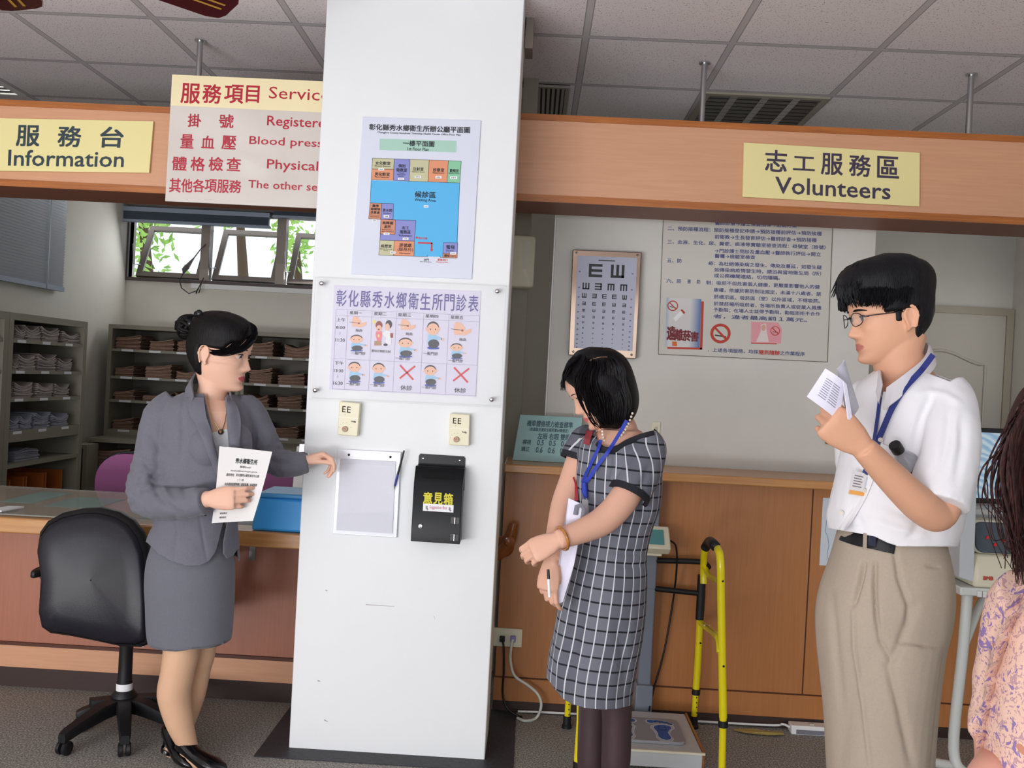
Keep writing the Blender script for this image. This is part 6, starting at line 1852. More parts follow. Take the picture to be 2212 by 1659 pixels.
def brows(F, parent, m, th=.0022, z0=.0175):
    for sg in (-1, 1):
        pts = []
        for k in range(7):
            a = k / 6
            x = sg * (.012 + .036 * a)
            z = z0 + .004 * math.sin(PI * min(1, a * .8 + .1)) - .002 * a
            xx, yy = x, None
            f, b_, w = crom(SKULL, z)
            st = min(.98, abs(x) / w) ** (1 / .92)
            yy = -.012 + (f + .012) * (math.sqrt(1 - st * st)) ** .86 + face_bumps(x, .08, z, True, 1)
            pts.append(F.w(x, yy + .0004, z))
        MB().tube(pts, [th * .6, th, th * 1.1, th, th * .9, th * .7, th * .3], 6, flat=(1.0, .6)).build('eyebrow', m, parent, smooth=80)
def paint_lips(me, F):
    at = me.attributes.new('lip', 'FLOAT', 'POINT')
    for v in me.vertices:
        l = F.loc(v.co)
        if l.y > .06 and abs(l.x) < .024:
            e = max(0, 1 - (abs(l.x) / .0225) ** 2)
            d = l.z + .0715
            hgt = .0088 * e ** .6 if d > 0 else .0098 * e ** .5
            at.data[v.index].value = sstep(hgt + .0016, hgt - .0016, abs(d)) * sstep(0, .15, e)
YW = 3.20
S1 = F_PX / YW
def w1(px, py, dy=0.0): return P(px, py, YW + dy)
woman = thing('person', 'woman with a hair bun in a grey skirt suit, pointing at the pillar', 'person', PZ(410, 1655, 0))
M_SKIN1 = skin_mat('fair_skin', (228, 182, 158), (180, 84, 90))
M_HOSE = mat('sheer_nude_stocking', (214, 172, 140), .45, spec=.4)
F1 = Frame(w1(480, 762), (1.0, -.10, -.10), (.10, 0, 1), 1.118)
mb = MB()
head_geo(mb, F1, True, .95)
arm(mb, [F1.w(0, -.030, -.05), w1(462, 835), w1(452, 880), w1(448, 930)], [.055, .052, .056, .075])
mb.loft(rows(YW, [(400, 500, 862, .055), (372, 525, 885, .085), (368, 528, 930, .095), (375, 520, 990, .095), (385, 505, 1060, .085), (365, 500, 1140, .095), (355, 490, 1200, .1), (350, 470, 1290, .1), (352, 462, 1340, .09)], 32, dense=2))
arm(mb, [w1(365, 895, -.02), w1(340, 980, -.04), w1(318, 1062, -.06), w1(385, 1082, -.15), w1(452, 1078, -.21)], [.045, .042, .038, .034, .027])
arm(mb, [w1(528, 890, .05), w1(560, 940, .05), w1(585, 985, .06), w1(622, 1000, .06), w1(656, 997, .07)], [.045, .042, .038, .032, .025])
hd = hand_geo(mb, w1(450, 1078, -.215), V((1, -.02, .10)), V((.0, 1, -.12)), 1, [(.3, .65, .4), (.4, .85, .5), (.5, 1.0, .5), (.6, 1.05, .5)], .03, (.25, .9, .4), .99)
hl_ = hand_geo(mb, w1(656, 997, .07), V((1, .02, .32)), V((.25, -.35, -1)), -1, [(.75, .75, .25), (1.05, .85, .5), (1.15, .9, .5), (1.2, .95, .55)], .05, (.3, .5, .4), .98)
kn, kf = .06, 0
arm(mb, [w1(400, 1290, -.04), w1(392, 1400, -.05), w1(384, 1450, -.05), w1(376, 1500, -.045), w1(388, 1560, -.04), w1(404, 1605, -.03), w1(411, 1632, -.02)], [.075, .062, .058, .0575, .047, .034, .033])
arm(mb, [w1(440, 1290, .04), w1(432, 1400, .05), w1(425, 1440, .06), w1(412, 1500, .07), w1(396, 1560, .07), w1(380, 1600, .06), w1(373, 1622, .05)], [.072, .057, .052, .052, .042, .032, .031])
arm(mb, [w1(408, 1622, -.02), w1(418, 1640, -.04), w1(438, 1652, -.06), w1(456, 1662, -.07)], [.031, .028, .017, .010])
arm(mb, [w1(374, 1612, .055), w1(376, 1628, .05), w1(386, 1640, .03), w1(396, 1648, .015)], [.03, .030, .022, .014])
me = fuse(mb, .0034, 3, .5)
zleg = w1(400, 1330).z
for p in me.polygons:
    if p.center.z < zleg: p.material_index = 1
paint_lips(me, F1)
body = put_mesh(me, 'body', [M_SKIN1, M_HOSE], woman)
eyes(F1, woman, (0, -.35))
M_HAIR1 = hair_mat('black_hair', (8, 7, 9), (24, 21, 22))
brows(F1, woman, M_HAIR1, .0018)
lashes(F1, woman, M_HAIR1)
def m1(x, y, z):
    hl = .058 - .02 * sstep(.02, .06, abs(x))
    a = sstep(hl - .006, hl + .006, z) if y > .02 else 1.0
    side = sstep(.030, .012, y - .9 * max(0, z))
    if y > .02: return max(a, side * sstep(.005, .02, z))
    ear = 1 - sstep(-.045, -.03, y) * sstep(.018, .006, z)
    nape = sstep(-.088, -.070, z)
    return ear * nape
hair_cap(F1, lambda x, y, z: .010 + .010 * sstep(.03, .1, z) + .004 * sstep(-.02, -.09, y), m1, 'hair', M_HAIR1, woman, .0015)
rnd = random.Random(11)
cv = []
for k in range(34):
    t_ = k / 33
    x0 = -.045 + .09 * t_
    j = lambda a: rnd.uniform(-a, a)
    cv.append([(-.012 + j(.01), .035 - .02 * t_ + j(.008), .122 - .006 * t_), (.022 + .02 * t_ + j(.004), .086 - .012 * t_, .085 - .01 * t_ + j(.004)), (.048 + .012 * t_, .078 - .026 * t_ + j(.004), .040 - .014 * t_ + j(.006)), (.068 + .004 * t_, .050 - .034 * t_, .010 - .006 * t_ + j(.006)), (.078, .016 - .03 * t_, -.004 + .012 * t_)])
for k in range(40):
    t_ = k / 39
    j = lambda a: rnd.uniform(-a, a)
    cv.append([(-.050 + .03 * t_ + j(.006), .050 - .01 * t_, .112 + .006 * t_), (-.020 + .02 * t_ + j(.005), .094 - .010 * t_, .086 + .004 * t_ + j(.004)), (.014 + .022 * t_ + j(.004), .104 - .016 * t_ + j(.003), .050 - .006 * t_ + j(.004)), (.046 + .014 * t_, .088 - .030 * t_, .018 - .004 * t_ + j(.004)), (.068 + .006 * t_, .052 - .034 * t_, -.001 + .004 * t_ + j(.004)), (.0785, .010 - .02 * t_, -.010 + .006 * t_)])
strands(F1, cv, .0075, 'fringe', M_HAIR1, woman, (1, .45))
bc = w1(408, 706, -.005)
R_ = Matrix((F1.r, F1.f, F1.u)).transposed()
mb = MB().ball(bc, 1.0, 20, sc=(.038, .042, .042), mtx=R_)
for k in range(26):
    a0 = rnd.uniform(0, 2 * PI); ax = V((rnd.gauss(0, 1), rnd.gauss(0, 1), rnd.gauss(0, 1))).normalized(); u_ = ax.orthogonal().normalized(); v_ = ax.cross(u_)
    r_ = rnd.uniform(.036, .043)
    mb.tube([bc + (u_ * math.cos(a0 + t_ * 2.6) + v_ * math.sin(a0 + t_ * 2.6)) * r_ + ax * rnd.uniform(-.003, .003) for t_ in [q / 10 for q in range(11)]], [.002] + [.0075] * 9 + [.002], 6)
mb.build('hair_bun', M_HAIR1, woman, smooth=80)
mb = MB()
for k in range(9):
    q = w1(420 + rnd.uniform(-14, 16), 700 + rnd.uniform(-24, 34), -.035 + rnd.uniform(-.02, .0))
    mb.ball(q, .014 + rnd.uniform(-.003, .003), 10, sc=(1, .7, 1))
mb.build('scrunchie', mat('black_satin', (16, 16, 20), .3), woman, smooth=80)
M_SUIT = mat('grey_suit_wool', (104, 104, 114), .8, bump=.10, bscale=420, var=.05, vscale=180, sheen=.15)
jb = MB()
jb.loft(rows(YW, [(420, 492, 838, .055), (392, 512, 853, .075), (362, 535, 872, .102), (348, 546, 900, .118), (344, 548, 940, .128), (342, 546, 990, .132), (342, 532, 1040, .126), (343, 516, 1085, .118), (338, 510, 1130, .126), (322, 512, 1170, .142), (316, 514, 1215, .155), (316, 516, 1240, .158)], 44, dense=4))
jb.ball(w1(505, 960, -.07), .068, 18, sc=(1, 1, 1.1)); jb.ball(w1(448, 965, -.105), .066, 18, sc=(1, .8, 1.1))
def sleeve(pts, radii): arm(jb, pts, radii, 18)
sleeve([w1(385, 872, -.0), w1(352, 905, -.02), w1(334, 980, -.04), w1(314, 1058, -.065), w1(328, 1084, -.09), w1(388, 1088, -.155), w1(447, 1082, -.205)], [.062, .072, .068, .062, .058, .054, .046])
sleeve([w1(505, 872, .02), w1(535, 895, .045), w1(560, 940, .05), w1(583, 984, .06), w1(600, 998, .065), w1(632, 1003, .06), w1(664, 998, .07)], [.06, .066, .06, .055, .053, .047, .04])
jm = fuse(jb, .0048, 5, .6)
J_FOLDS = [([(300, 985), (322, 1010), (352, 1022)], 7, -.009), ([(322, 1024), (338, 1034), (356, 1030)], 5, -.010), ([(292, 1050), (318, 1048), (348, 1056)], 6, .007), ([(352, 1050), (366, 1074), (384, 1098)], 6, .008), ([(330, 1046), (346, 1078), (370, 1100)], 6, -.008), ([(395, 1052), (404, 1080), (398, 1100)], 7, -.006), ([(318, 930), (340, 962), (362, 985)], 8, -.005), ([(420, 1055), (428, 1080), (440, 1098)], 6, .004), ([(398, 858), (392, 900), (394, 950), (388, 1010)], 5, -.005), ([(560, 985), (590, 1000), (628, 1000)], 7, -.006), ([(545, 890), (552, 930), (548, 985)], 5, -.006), ([(430, 1110), (438, 1160), (448, 1212)], 3, -.003), ([(378, 1105), (382, 1150), (376, 1205)], 3, -.003)]
def jw(p):
    x, y = inpx(p); d = 0
    if p.y < YW + .04:
        for pts, w_, a_ in J_FOLDS:
            dd, t_ = line_d(x, y, pts)
            if dd < 3 * w_: d += a_ * gau(dd, w_) * math.sin(PI * min(1, t_ * .88 + .1)) ** .5
    q = p
    e1 = gau((q - w1(320, 1062, -.06)).length, .10)
    e2 = gau((q - w1(585, 985, .06)).length, .09)
    n_ = noise.noise(V((q.x * 14 + q.z * 22, q.y * 14, q.z * 10 - q.x * 16)))
    fine = noise.noise(V((q.x * 30, q.y * 30, q.z * 26)))
    return d + .0025 * n_ + .0008 * fine + (e1 + e2) * .013 * (noise.noise(V((q.x * 40 + q.z * 20, q.y * 30, q.z * 42 - q.x * 18))))
wrinkle(jm, jw)
def plane_px(a, b_):
    """plane through the lens-independent depth direction: contains points a, b at two depths"""
    A1, A2, B1 = w1(a[0], a[1], -.3), w1(a[0], a[1], .3), w1(b_[0], b_[1], -.3)
    n_ = (A2 - A1).cross(B1 - A1).normalized()
    return A1, n_
vl, vr, vb = (444, 838), (484, 842), (496, 1085)
L1, L2 = plane_px((436, 830), (492, 1090)), plane_px((490, 835), (503, 1090))
def side(pl, p): return (p - pl[0]).dot(pl[1])
refm = (w1(474, 930, -.1))
s1_, s2_ = math.copysign(1, side(L1, refm)), math.copysign(1, side(L2, refm))
topz = w1(455, 846).z
botz = w1(496, 1078).z
def vdrop(c):
    if side(L1, c) * s1_ > 0 and side(L2, c) * s2_ > 0 and c.z > botz and c.y < YW + .02: return True
    return c.z > w1(455, 850, 0).z
hem = [(300, 1164), (318, 1172), (342, 1196), (372, 1213), (402, 1222), (432, 1222), (452, 1212), (466, 1192), (474, 1162), (482, 1128), (495, 1086), (499, 1086), (492, 1130), (484, 1170), (484, 1196), (492, 1206), (504, 1200), (512, 1188), (540, 1170)]
hem_planes = [plane_px(hem[i], hem[i + 1]) for i in range(len(hem) - 1)]
def below_hem(c):
    return in_poly(*inpx(c), hem + [(560, 1400), (280, 1400)])
back_z = w1(400, 1208).z
def vdrop2(c):
    if c.y > YW + .03: return c.z > w1(455, 850, 0).z or c.z < back_z and inpx(c)[1] > 1150
    return vdrop(c) or c.z > w1(455, 850, 0).z or (c.z < w1(400, 1075).z and below_hem(c))
cut(jm, [L1, L2, (w1(455, 850, 0), V((0, 0, 1)))] + hem_planes, vdrop2)
put_mesh(jm, 'jacket', M_SUIT, woman, .006)
def on_front(px, py, mesh_pts, lift): pass
jt = bpy.data.objects['jacket']
from mathutils.bvhtree import BVHTree
def bvh_of(o):
    me_ = o.data
    return BVHTree.FromPolygons([v.co + world_of(o.parent) for v in me_.vertices], [tuple(p.vertices) for p in me_.polygons])
def snap(bvh, px, py, lift, fall):
    d = ray(px, py)
    h = bvh.ray_cast(CAM, d)
    if h[0] is None: return P(px, py, fall) - d * lift
    return h[0] - d * lift
def patch(name, m, parent, bvh, outline, fall, lift=.006, thick=.005, n=14, smooth=60, bulge=0.0):
    """a piece of cloth lying on a surface: outline in photo pixels as two edge polylines (left, right) of equal length"""
    left, right = outline
    Lq, Rq = spline([V((x, y, 0)) for x, y in left], 5), spline([V((x, y, 0)) for x, y in right], 5)
    K = 6
    def grid(lf):
        g = []
        for a, b_ in zip(Lq, Rq):
            row = []
            for k in range(K + 1):
                t_ = k / K
                q = a.lerp(b_, t_)
                row.append((q.x, q.y, lf + bulge * math.sin(PI * t_)))
            g.append(row)
        return g
    out_f = []
    for row in grid(lift): out_f.append([snap(bvh, x, y, l, fall) for x, y, l in row])
    deps = [p.y for r_ in out_f for p in r_]
    mid = sorted(deps)[len(deps) // 3]
    out_f = [[p if abs(p.y - mid) < .09 else CAM + (p - CAM) * ((mid - CAM.y) / (p.y - CAM.y)) for p in r_] for r_ in out_f]
    for _ in range(4):
        for i in range(1, len(out_f) - 1):
            for k in range(K + 1):
                a = (out_f[i - 1][k].y + out_f[i + 1][k].y + out_f[i][max(k - 1, 0)].y + out_f[i][min(k + 1, K)].y) / 4
                p = out_f[i][k]; ny = min(p.y, p.y * .4 + a * .6)
                out_f[i][k] = CAM + (p - CAM) * ((ny - CAM.y) / (p.y - CAM.y))
    mb = MB()
    H_ = len(out_f); W_ = K + 1
    top = [p for r_ in out_f for p in r_]
    bot = [p + (p - CAM).normalized() * thick for p in top]
    vs = top + bot; N_ = H_ * W_
    fs = []
    for i in range(H_ - 1):
        for k in range(K):
            a = i * W_ + k
            fs.append((a, a + 1, a + W_ + 1, a + W_)); fs.append((N_ + a, N_ + a + W_, N_ + a + W_ + 1, N_ + a + 1))
    edge_ = [k for k in range(W_)] + [i * W_ + K for i in range(1, H_)] + [(H_ - 1) * W_ + k for k in range(K - 1, -1, -1)] + [i * W_ for i in range(H_ - 2, 0, -1)]
    for a, b_ in zip(edge_, edge_[1:] + edge_[:1]): fs.append((a, N_ + a, N_ + b_, b_))
    mb.add(vs, fs)
    return mb.build(name, m, parent, smooth=smooth)
bv = bvh_of(jt)
M_SUITD = M_SUIT
patch('lapel', M_SUIT, woman, bv, ([(402, 858), (405, 876), (412, 900), (424, 920), (450, 985), (478, 1050), (494, 1086)], [(440, 858), (442, 874), (446, 900), (456, 930), (472, 990), (488, 1050), (497, 1086)]), YW - .10, .017, .005, bulge=.004)
patch('lapel', M_SUIT, woman, bv, ([(487, 858), (487, 874), (489, 900), (492, 940), (496, 990), (500, 1050), (501, 1086)], [(500, 858), (511, 874), (517, 892), (520, 915), (517, 985), (510, 1045), (504, 1086)]), YW - .08, .016, .005, bulge=.003)
arm_c = MB()
col_pts = [w1(496, 864, -.065), w1(491, 848, .0), w1(464, 822, .058), w1(436, 812, .035), w1(424, 814, -.01), w1(416, 834, -.055), w1(420, 866, -.100)]
q_ = spline(col_pts, 6)
def od(p):
    d = p - w1(455, 840, -.01); d.z = 0
    return d.normalized()
arm_c.loft([[p + V((0, 0, .012)), p + V((0, 0, .014)) + od(p) * .006, p + od(p) * .026 + V((0, 0, -.026)), p + od(p) * .018 + V((0, 0, -.030))] for p in q_])
arm_c.build('collar', M_SUIT, woman, smooth=60)
q = snap(bv, 500, 1092, .002, YW - .1)
MB().lathe([(.009, 0), (.009, .003), (.006, .004)], q, (q - CAM).normalized() * -1, 16).build('button', mat('dark_button', (40, 40, 46), .3), woman, smooth=40)
for k in range(3):
    q = w1(428 + k * 8, 1112 - k * 0, -.16); MB().ball(q, .005, 8).build('cuff_button', mat('dark_button', (40, 40, 46)), woman)
M_SKIRT = mat('grey_skirt_wool', (102, 103, 112), .8, bump=.08, bscale=420, var=.04, vscale=180, sheen=.15)
sb = rows(YW, [(372, 504, 1066, .097), (356, 500, 1120, .104), (336, 500, 1170, .118), (322, 503, 1215, .130), (318, 503, 1260, .135), (320, 501, 1310, .13), (322, 498, 1360, .125), (326, 495, 1386, .122)], 44, dense=4)
last = sb[-1]
def hemz(p):
    """the hem rises slightly to the right as in the photo"""
    return p + V((0, 0, .035 * sstep(w1(400, 1390).x, w1(495, 1390).x, p.x)))
sb[-1] = [hemz(p) for p in sb[-1]]
inner = [p.lerp(sum(last, V()) / len(last), .03) + V((0, 0, .002)) for p in sb[-1]]
inner2 = [p.lerp(sum(last, V()) / len(last), .05) + V((0, 0, .10)) for p in sb[-1]]
sk_o = MB().loft(sb + [inner, inner2], cap=False)
skm = sk_o.mesh('skirt')
wrinkle(skm, lambda p: .0022 * noise.noise(V((p.x * 22, p.y * 22, p.z * 4))))
put_mesh(skm, 'skirt', M_SKIRT, woman)
bb = bvh_of(body)
M_TOP1 = mat('white_knit', (232, 232, 236), .8, bump=.3, bscale=300)
patch('white_top', M_TOP1, woman, bb, ([(452, 936), (456, 960), (466, 1000), (482, 1045)], [(496, 925), (497, 960), (499, 1000), (500, 1045)]), YW - .1, .008, .006)
nb_ = [snap(bb, x, y, .003, YW - .09) for x, y in ((447, 850), (452, 878), (460, 905), (470, 922), (477, 932), (484, 918), (489, 890), (489, 862))]
nk = MB().tube(spline(nb_, 5), .0009, 6).build('necklace', mat('gold', (200, 160, 90), .25, 1.0), woman)
q = snap(bb, 477, 933, .010, YW - .1)
MB().lathe([(.003, -.004), (.009, 0), (.0095, .003), (.005, .006)], q, (q - CAM).normalized() * -1, 18).build('pendant', mat('bronze_pendant', (120, 92, 70), .3, .8), nk, smooth=50)
wc = w1(664, 995, .07)
wd_ = (w1(668, 1003, .10) - w1(630, 1003, .08)).normalized()
MB().lathe([(.027, -.005), (.029, -.003), (.029, .003), (.027, .005)], wc, wd_, 24, cap=False).build('watch', M_STEEL, woman, smooth=50)
MB().lathe([(.009, 0), (.009, .004)], wc + V((-.004, -.024, .014)), V((-.1, -.8, .5)), 18).build('watch_face', mat('watch_dial', (200, 190, 160), .2), bpy.data.objects['watch'])
M_SHOE = mat('black_patent', (12, 12, 16), .12, spec=.6)
def shoe(pts, radii, ztop_, heel, label):
    b_ = MB(); arm(b_, pts, radii, 16)
    sm = fuse(b_, .0035, 2)
    cut(sm, [(V((0, 0, ztop_)), V((0, 0, 1)))], lambda c: False)
    o = put_mesh(sm, 'shoe', M_SHOE, woman)
    MB().tube(heel, [.016, .010, .007], 10).build('heel', M_SHOE, o, smooth=50)
    return o
sh1 = MB()
g0, g1 = PZ(412, 1662, 0), PZ(482, 1672, 0)
def shoe_geo(heel_c, toe_c, ank, w_=.036):
    """court shoe: rings from heel to pointed toe on the floor, heel raised"""
    b_ = MB()
    d = (toe_c - heel_c); d.z = 0; L_ = d.length; d.normalize(); s_ = V((d.y, -d.x, 0))
    rings = []
    for f, hw, zlo, zhi in ((-.02, .018, .052, .100), (.06, .028, .048, .108), (.2, .031, .040, .092), (.38, .032, .024, .066), (.55, .036, .008, .058), (.72, .038, .004, .050), (.88, .028, .004, .036), (.97, .012, .005, .022), (1.0, .004, .006, .014)):
        c = V((heel_c.x, heel_c.y, 0)) + d * (L_ * f)
        rings.append([c + s_ * (hw * math.cos(t_)) + V((0, 0, (zlo + zhi) / 2 + (zhi - zlo) / 2 * math.copysign(abs(math.sin(t_)) ** .7, math.sin(t_)))) for t_ in [2 * PI * k / 20 for k in range(20)]])
    o = b_.loft(rings).build('shoe', M_SHOE, woman, smooth=60)
    hc = V((heel_c.x, heel_c.y, 0)) + d * .018
    MB().tube([hc + V((0, 0, .055)), hc + V((0, 0, .03)), hc + V((0, 0, .0))], [.016, .010, .008], 10).build('heel', M_SHOE, o, smooth=50)
    return o, d
a1, t1 = w1(404, 1640, -.02), PZ(484, 1668, 0)
o1, d1_ = shoe_geo(V((P(384, 1650, 3.17).x, 3.17, 0)), V((P(490, 1660, 3.09).x, 3.10, 0)), a1)
a2_ = w1(366, 1620, .06)
o2, d2_ = shoe_geo(V((a2_.x - .02, a2_.y + .02, 0)), V((a2_.x + .13, a2_.y - .13, 0)), a2_)
for o_, an, r_ in ((o2, w1(377, 1602, .06), .037), (o2, w1(373, 1618, .055), .038)):
    MB().lathe([(r_, -.008), (r_ + .003, -.006), (r_ + .003, .006), (r_, .008)], an, V((.15, -.1, 1)), 22, cap=False).build('ankle_strap', M_SHOE, o_, smooth=50)
    q = an + V((-.012, -r_ - .002, 0)); MB().lathe([(.007, 0), (.008, .002), (.006, .004)], q, (-.3, -1, .1), 14).build('buckle', M_CHROME, o_)
pc = [w1(474, 964, -.185), w1(588, 976, -.19), w1(545, 1126, -.19), w1(456, 1131, -.175)]
sh = Sheet(*pc)
sh.c = pc
n_s = sh.n
t = thing('paper_sheet', 'white printed sheet held by the woman in the grey suit', 'paper', sum(pc, V()) / 4)
mb = MB()
rowsg = []
for i in range(13):
    v = i / 12
    rowsg.append([sh.at(k / 8, v) - n_s * (.010 * math.sin(v * 2.6) + .006 * math.sin(k / 8 * PI)) for k in range(9)])
def sheet_lift(u, v, l): return sh.at(u, v) - n_s * (.010 * math.sin(v * 2.6) + .006 * math.sin(u * PI)) + n_s * l
vs = [p for r_ in rowsg for p in r_]; N_ = len(vs)
vs2 = vs + [p - n_s * .0008 for p in vs]
fs = []
for i in range(12):
    for k in range(8):
        a = i * 9 + k; fs.append((a, a + 1, a + 10, a + 9)); fs.append((N_ + a, N_ + a + 9, N_ + a + 10, N_ + a + 1))
edge_ = list(range(9)) + [i * 9 + 8 for i in range(1, 13)] + [12 * 9 + k for k in range(7, -1, -1)] + [i * 9 for i in range(11, 0, -1)]
for a, b_ in zip(edge_, edge_[1:] + edge_[:1]): fs.append((a, N_ + a, N_ + b_, b_))
mb.add(vs2, fs).build('sheet', mat('cream_white_paper', (226, 224, 222), .8), t, smooth=60)
class CurvedSheet(Sheet):
    def at(self, u, v, lift=0.0): return sheet_lift(u, v, lift)
    def at_flat(self, u, v): return self.c[0].lerp(self.c[1], u).lerp(self.c[3].lerp(self.c[2], u), v)
_flat = Sheet(*pc)
def sheet_lift(u, v, l): return _flat.at(u, v) - n_s * (.010 * math.sin(v * 2.6) + .006 * math.sin(u * PI)) + n_s * l
cs_ = CurvedSheet(*pc)
mb = MB()
for s, u0, v0, u1, v1, b_ in (('秀水鄉衛生所', .33, .135, .76, .205, .02), ('服務Email：', .43, .235, .66, .265, .004), ('sioushuei@mail.changhua.gov.tw', .26, .295, .80, .325, .002), ('通訊地址：彰化縣秀水鄉安東村中山路', .18, .345, .86, .385, .006), ('３７１號', .42, .415, .55, .445, .006), ('本所提供民眾申辦、意見信箱、各項健康', .17, .47, .86, .51, .006), ('促進等服務歡迎多加利用', .17, .535, .60, .565, .006),
                             ('一、門診時間及掛號', .48, .59, .82, .62, .006), ('、預防接種服務時間表', .44, .64, .82, .67, .006), ('二、其他服務項目', .46, .70, .80, .73, .006), ('聯絡電話', .16, .865, .32, .89, .004), ('傳真電話', .16, .92, .32, .945, .004)):
    cs_.text(mb, s, u0, v0, u1, v1, .0012, b_)
mb.build('lettering', M_INK, t)
YM = 2.15
def m1p(px, py, dy=0.0): return P(px, py, YM + dy)
man = thing('person', 'man in a white short sleeved shirt with blue lanyard, raising a folded paper', 'person', V((m1p(1910, 1200).x, YM, 0)))
M_SKIN2 = skin_mat('tan_skin', (216, 164, 134), (184, 112, 102))
F2 = Frame(m1p(1915, 682), (-1.0, -.08, -.16), (-.16, 0, 1), .935)
mb = MB()
head_geo(mb, F2, False, 1.05)
arm(mb, [F2.w(0, -.035, -.045), m1p(1938, 770), m1p(1955, 815), m1p(1960, 860)], [.056, .056, .062, .09])
mb.loft(rows(YM, [(1905, 2010, 830, .075), (1870, 2055, 865, .10), (1860, 2062, 920, .115), (1850, 2056, 1000, .115), (1835, 2048, 1080, .115), (1830, 2036, 1160, .115), (1825, 2030, 1240, .12), (1835, 2015, 1340, .12)], 32, dense=2))
arm(mb, [m1p(2035, 865, -.06), m1p(2046, 960, -.13), m1p(2040, 1060, -.17), m1p(2026, 1112, -.19), m1p(1985, 1088, -.215), m1p(1925, 1030, -.235), m1p(1866, 968, -.25)], [.052, .047, .042, .036, .038, .033, .026])
arm(mb, [m1p(1872, 870, .06), m1p(1862, 980, .12), m1p(1866, 1090, .15), m1p(1880, 1190, .12)], [.05, .046, .04, .03])
hand_geo(mb, m1p(1880, 1200, .12), V((0, -.1, -1)), V((1, 0, 0)), -1, [(.3, .5, .3)] * 4, .03, (.4, .3, .3))
hand_geo(mb, m1p(1862, 964, -.25), V((-.80, -.05, .56)), V((.20, 1, .12)), -1, [(1.25, 1.2, .7), (1.3, 1.25, .7), (1.32, 1.25, .7), (1.35, 1.25, .7)], .02, (.35, .55, .5), 1.0)
for pts in ([(1890, 1330, .04), (1884, 1540, .05), (1890, 1800, .05), (1900, 2100, .06)], [(1945, 1330, -.05), (1930, 1540, -.06), (1925, 1800, -.05), (1930, 2100, -.02)]):
    arm(mb, [m1p(*p) for p in pts], [.075, .065, .055, .045])
me = fuse(mb, .0034, 3, .5)
paint_lips(me, F2)
body2 = put_mesh(me, 'body', M_SKIN2, man)
eyes(F2, man, (0, -.1))
M_HAIR2 = hair_mat('black_thick_hair', (9, 9, 12), (28, 27, 31))
lashes(F2, man, M_HAIR2)
brows(F2, man, M_HAIR2, .0030)
def m2(x, y, z):
    hl = .054
    front = sstep(hl - .006, hl + .006, z)
    temple = sstep(.052, .040, y + .25 * max(0, .05 - z)) * sstep(.004, .012, z + .2 * max(0, y - .02))
    burn = sstep(.018, .008, y) * sstep(-.012, -.004, y) * sstep(-.026, -.014, z)
    behind = sstep(-.034, -.044, y) * sstep(-.088, -.070, z)
    over = sstep(.010, .020, z) * sstep(.045, .03, y)
    return max(front, temple, over, behind, burn * .5)
def t2(x, y, z):
    top = sstep(.03, .105, z)
    return (.012 + .030 * top + .008 * sstep(.0, .09, y) * top) * (1 - .55 * sstep(-.02, -.08, z)) + .006 * sstep(-.05, -.1, y) * sstep(-.05, .0, z)
hair_cap(F2, t2, m2, 'hair', M_HAIR2, man, .004, freq=(40, 40, 20))
rnd = random.Random(21)
cv = []
for k in range(150):
    a = rnd.uniform(-1, 1); b_ = rnd.uniform(0, 1)
    x0 = a * .045
    y0 = -.07 + .12 * b_
    zt_ = .142 - .8 * max(0, abs(x0) - .02) - .25 * (y0 + .01) ** 2 / .01 * .06
    l = rnd.uniform(.05, .075)
    sg = -1 if a < .2 else 1
    cv.append([(x0, y0, zt_ - .004), (x0 + a * .018, y0 + l * .5, zt_ - .002 - .006 * b_), (x0 + a * .030, y0 + l * .95, zt_ - .022 - .028 * b_ - abs(a) * .012)])
for k in range(60):
    a = k / 59
    x0 = .056 - .112 * a
    j = lambda q: rnd.uniform(-q, q)
    cv.append([(x0 * .8, .062 + j(.006), .122 - abs(x0) * .3), (x0, .103 - abs(x0) * .25 + j(.004), .088 + j(.006)), (x0 * 1.08 + j(.004), .110 - abs(x0) * .32 + j(.004), .058 + j(.006)), (x0 * 1.12 + j(.004), .104 - abs(x0) * .38 + j(.004), .032 + j(.007))])
for k in range(56):
    a = k / 55
    y0 = .086 - .116 * a
    for sg in (1, -1):
        wx = 1 - .30 * max(0, (y0 - .02) / .066) ** 2; cv.append([(sg * .058 * wx, y0 - .02, .098), (sg * .085 * wx, y0, .060 + rnd.uniform(-.005, .005)), (sg * .085 * wx, y0 + .008, .032 + rnd.uniform(-.006, .006)), (sg * .080 * wx, y0 + .010, .006 + .024 * max(0, (y0 - .0) / .086) + rnd.uniform(-.005, .005))])
strands(F2, cv, .0062, 'hair_locks', M_HAIR2, man, (1, .5))
M_WIRE = mat('dark_wire', (70, 66, 70), .25, .8)
gl = MB()
for sg in (-1, 1):
    ringp = [F2.w(sg * (.0325 + .0225 * math.cos(a) * (1.0)), .0965 - .010 * max(0, sg * 0 + math.cos(a)) - .0, -.003 + .0165 * math.sin(a)) for a in [2 * PI * k / 28 for k in range(29)]]
    gl.tube(ringp, .0011, 6, cap=False)
    gl.tube([F2.w(sg * .0555, .087, .002), F2.w(sg * .068, .066, .003), F2.w(sg * .0775, .0, .004), F2.w(sg * .079, -.022, .000), F2.w(sg * .078, -.034, -.016)], [.0013, .0013, .0013, .0013, .0012], 6)
gl.tube([F2.w(-.0105, .0965, .0), F2.w(0, .1005, .003), F2.w(.0105, .0965, .0)], .0011, 6)
g_o = gl.build('glasses', M_WIRE, man, smooth=60)
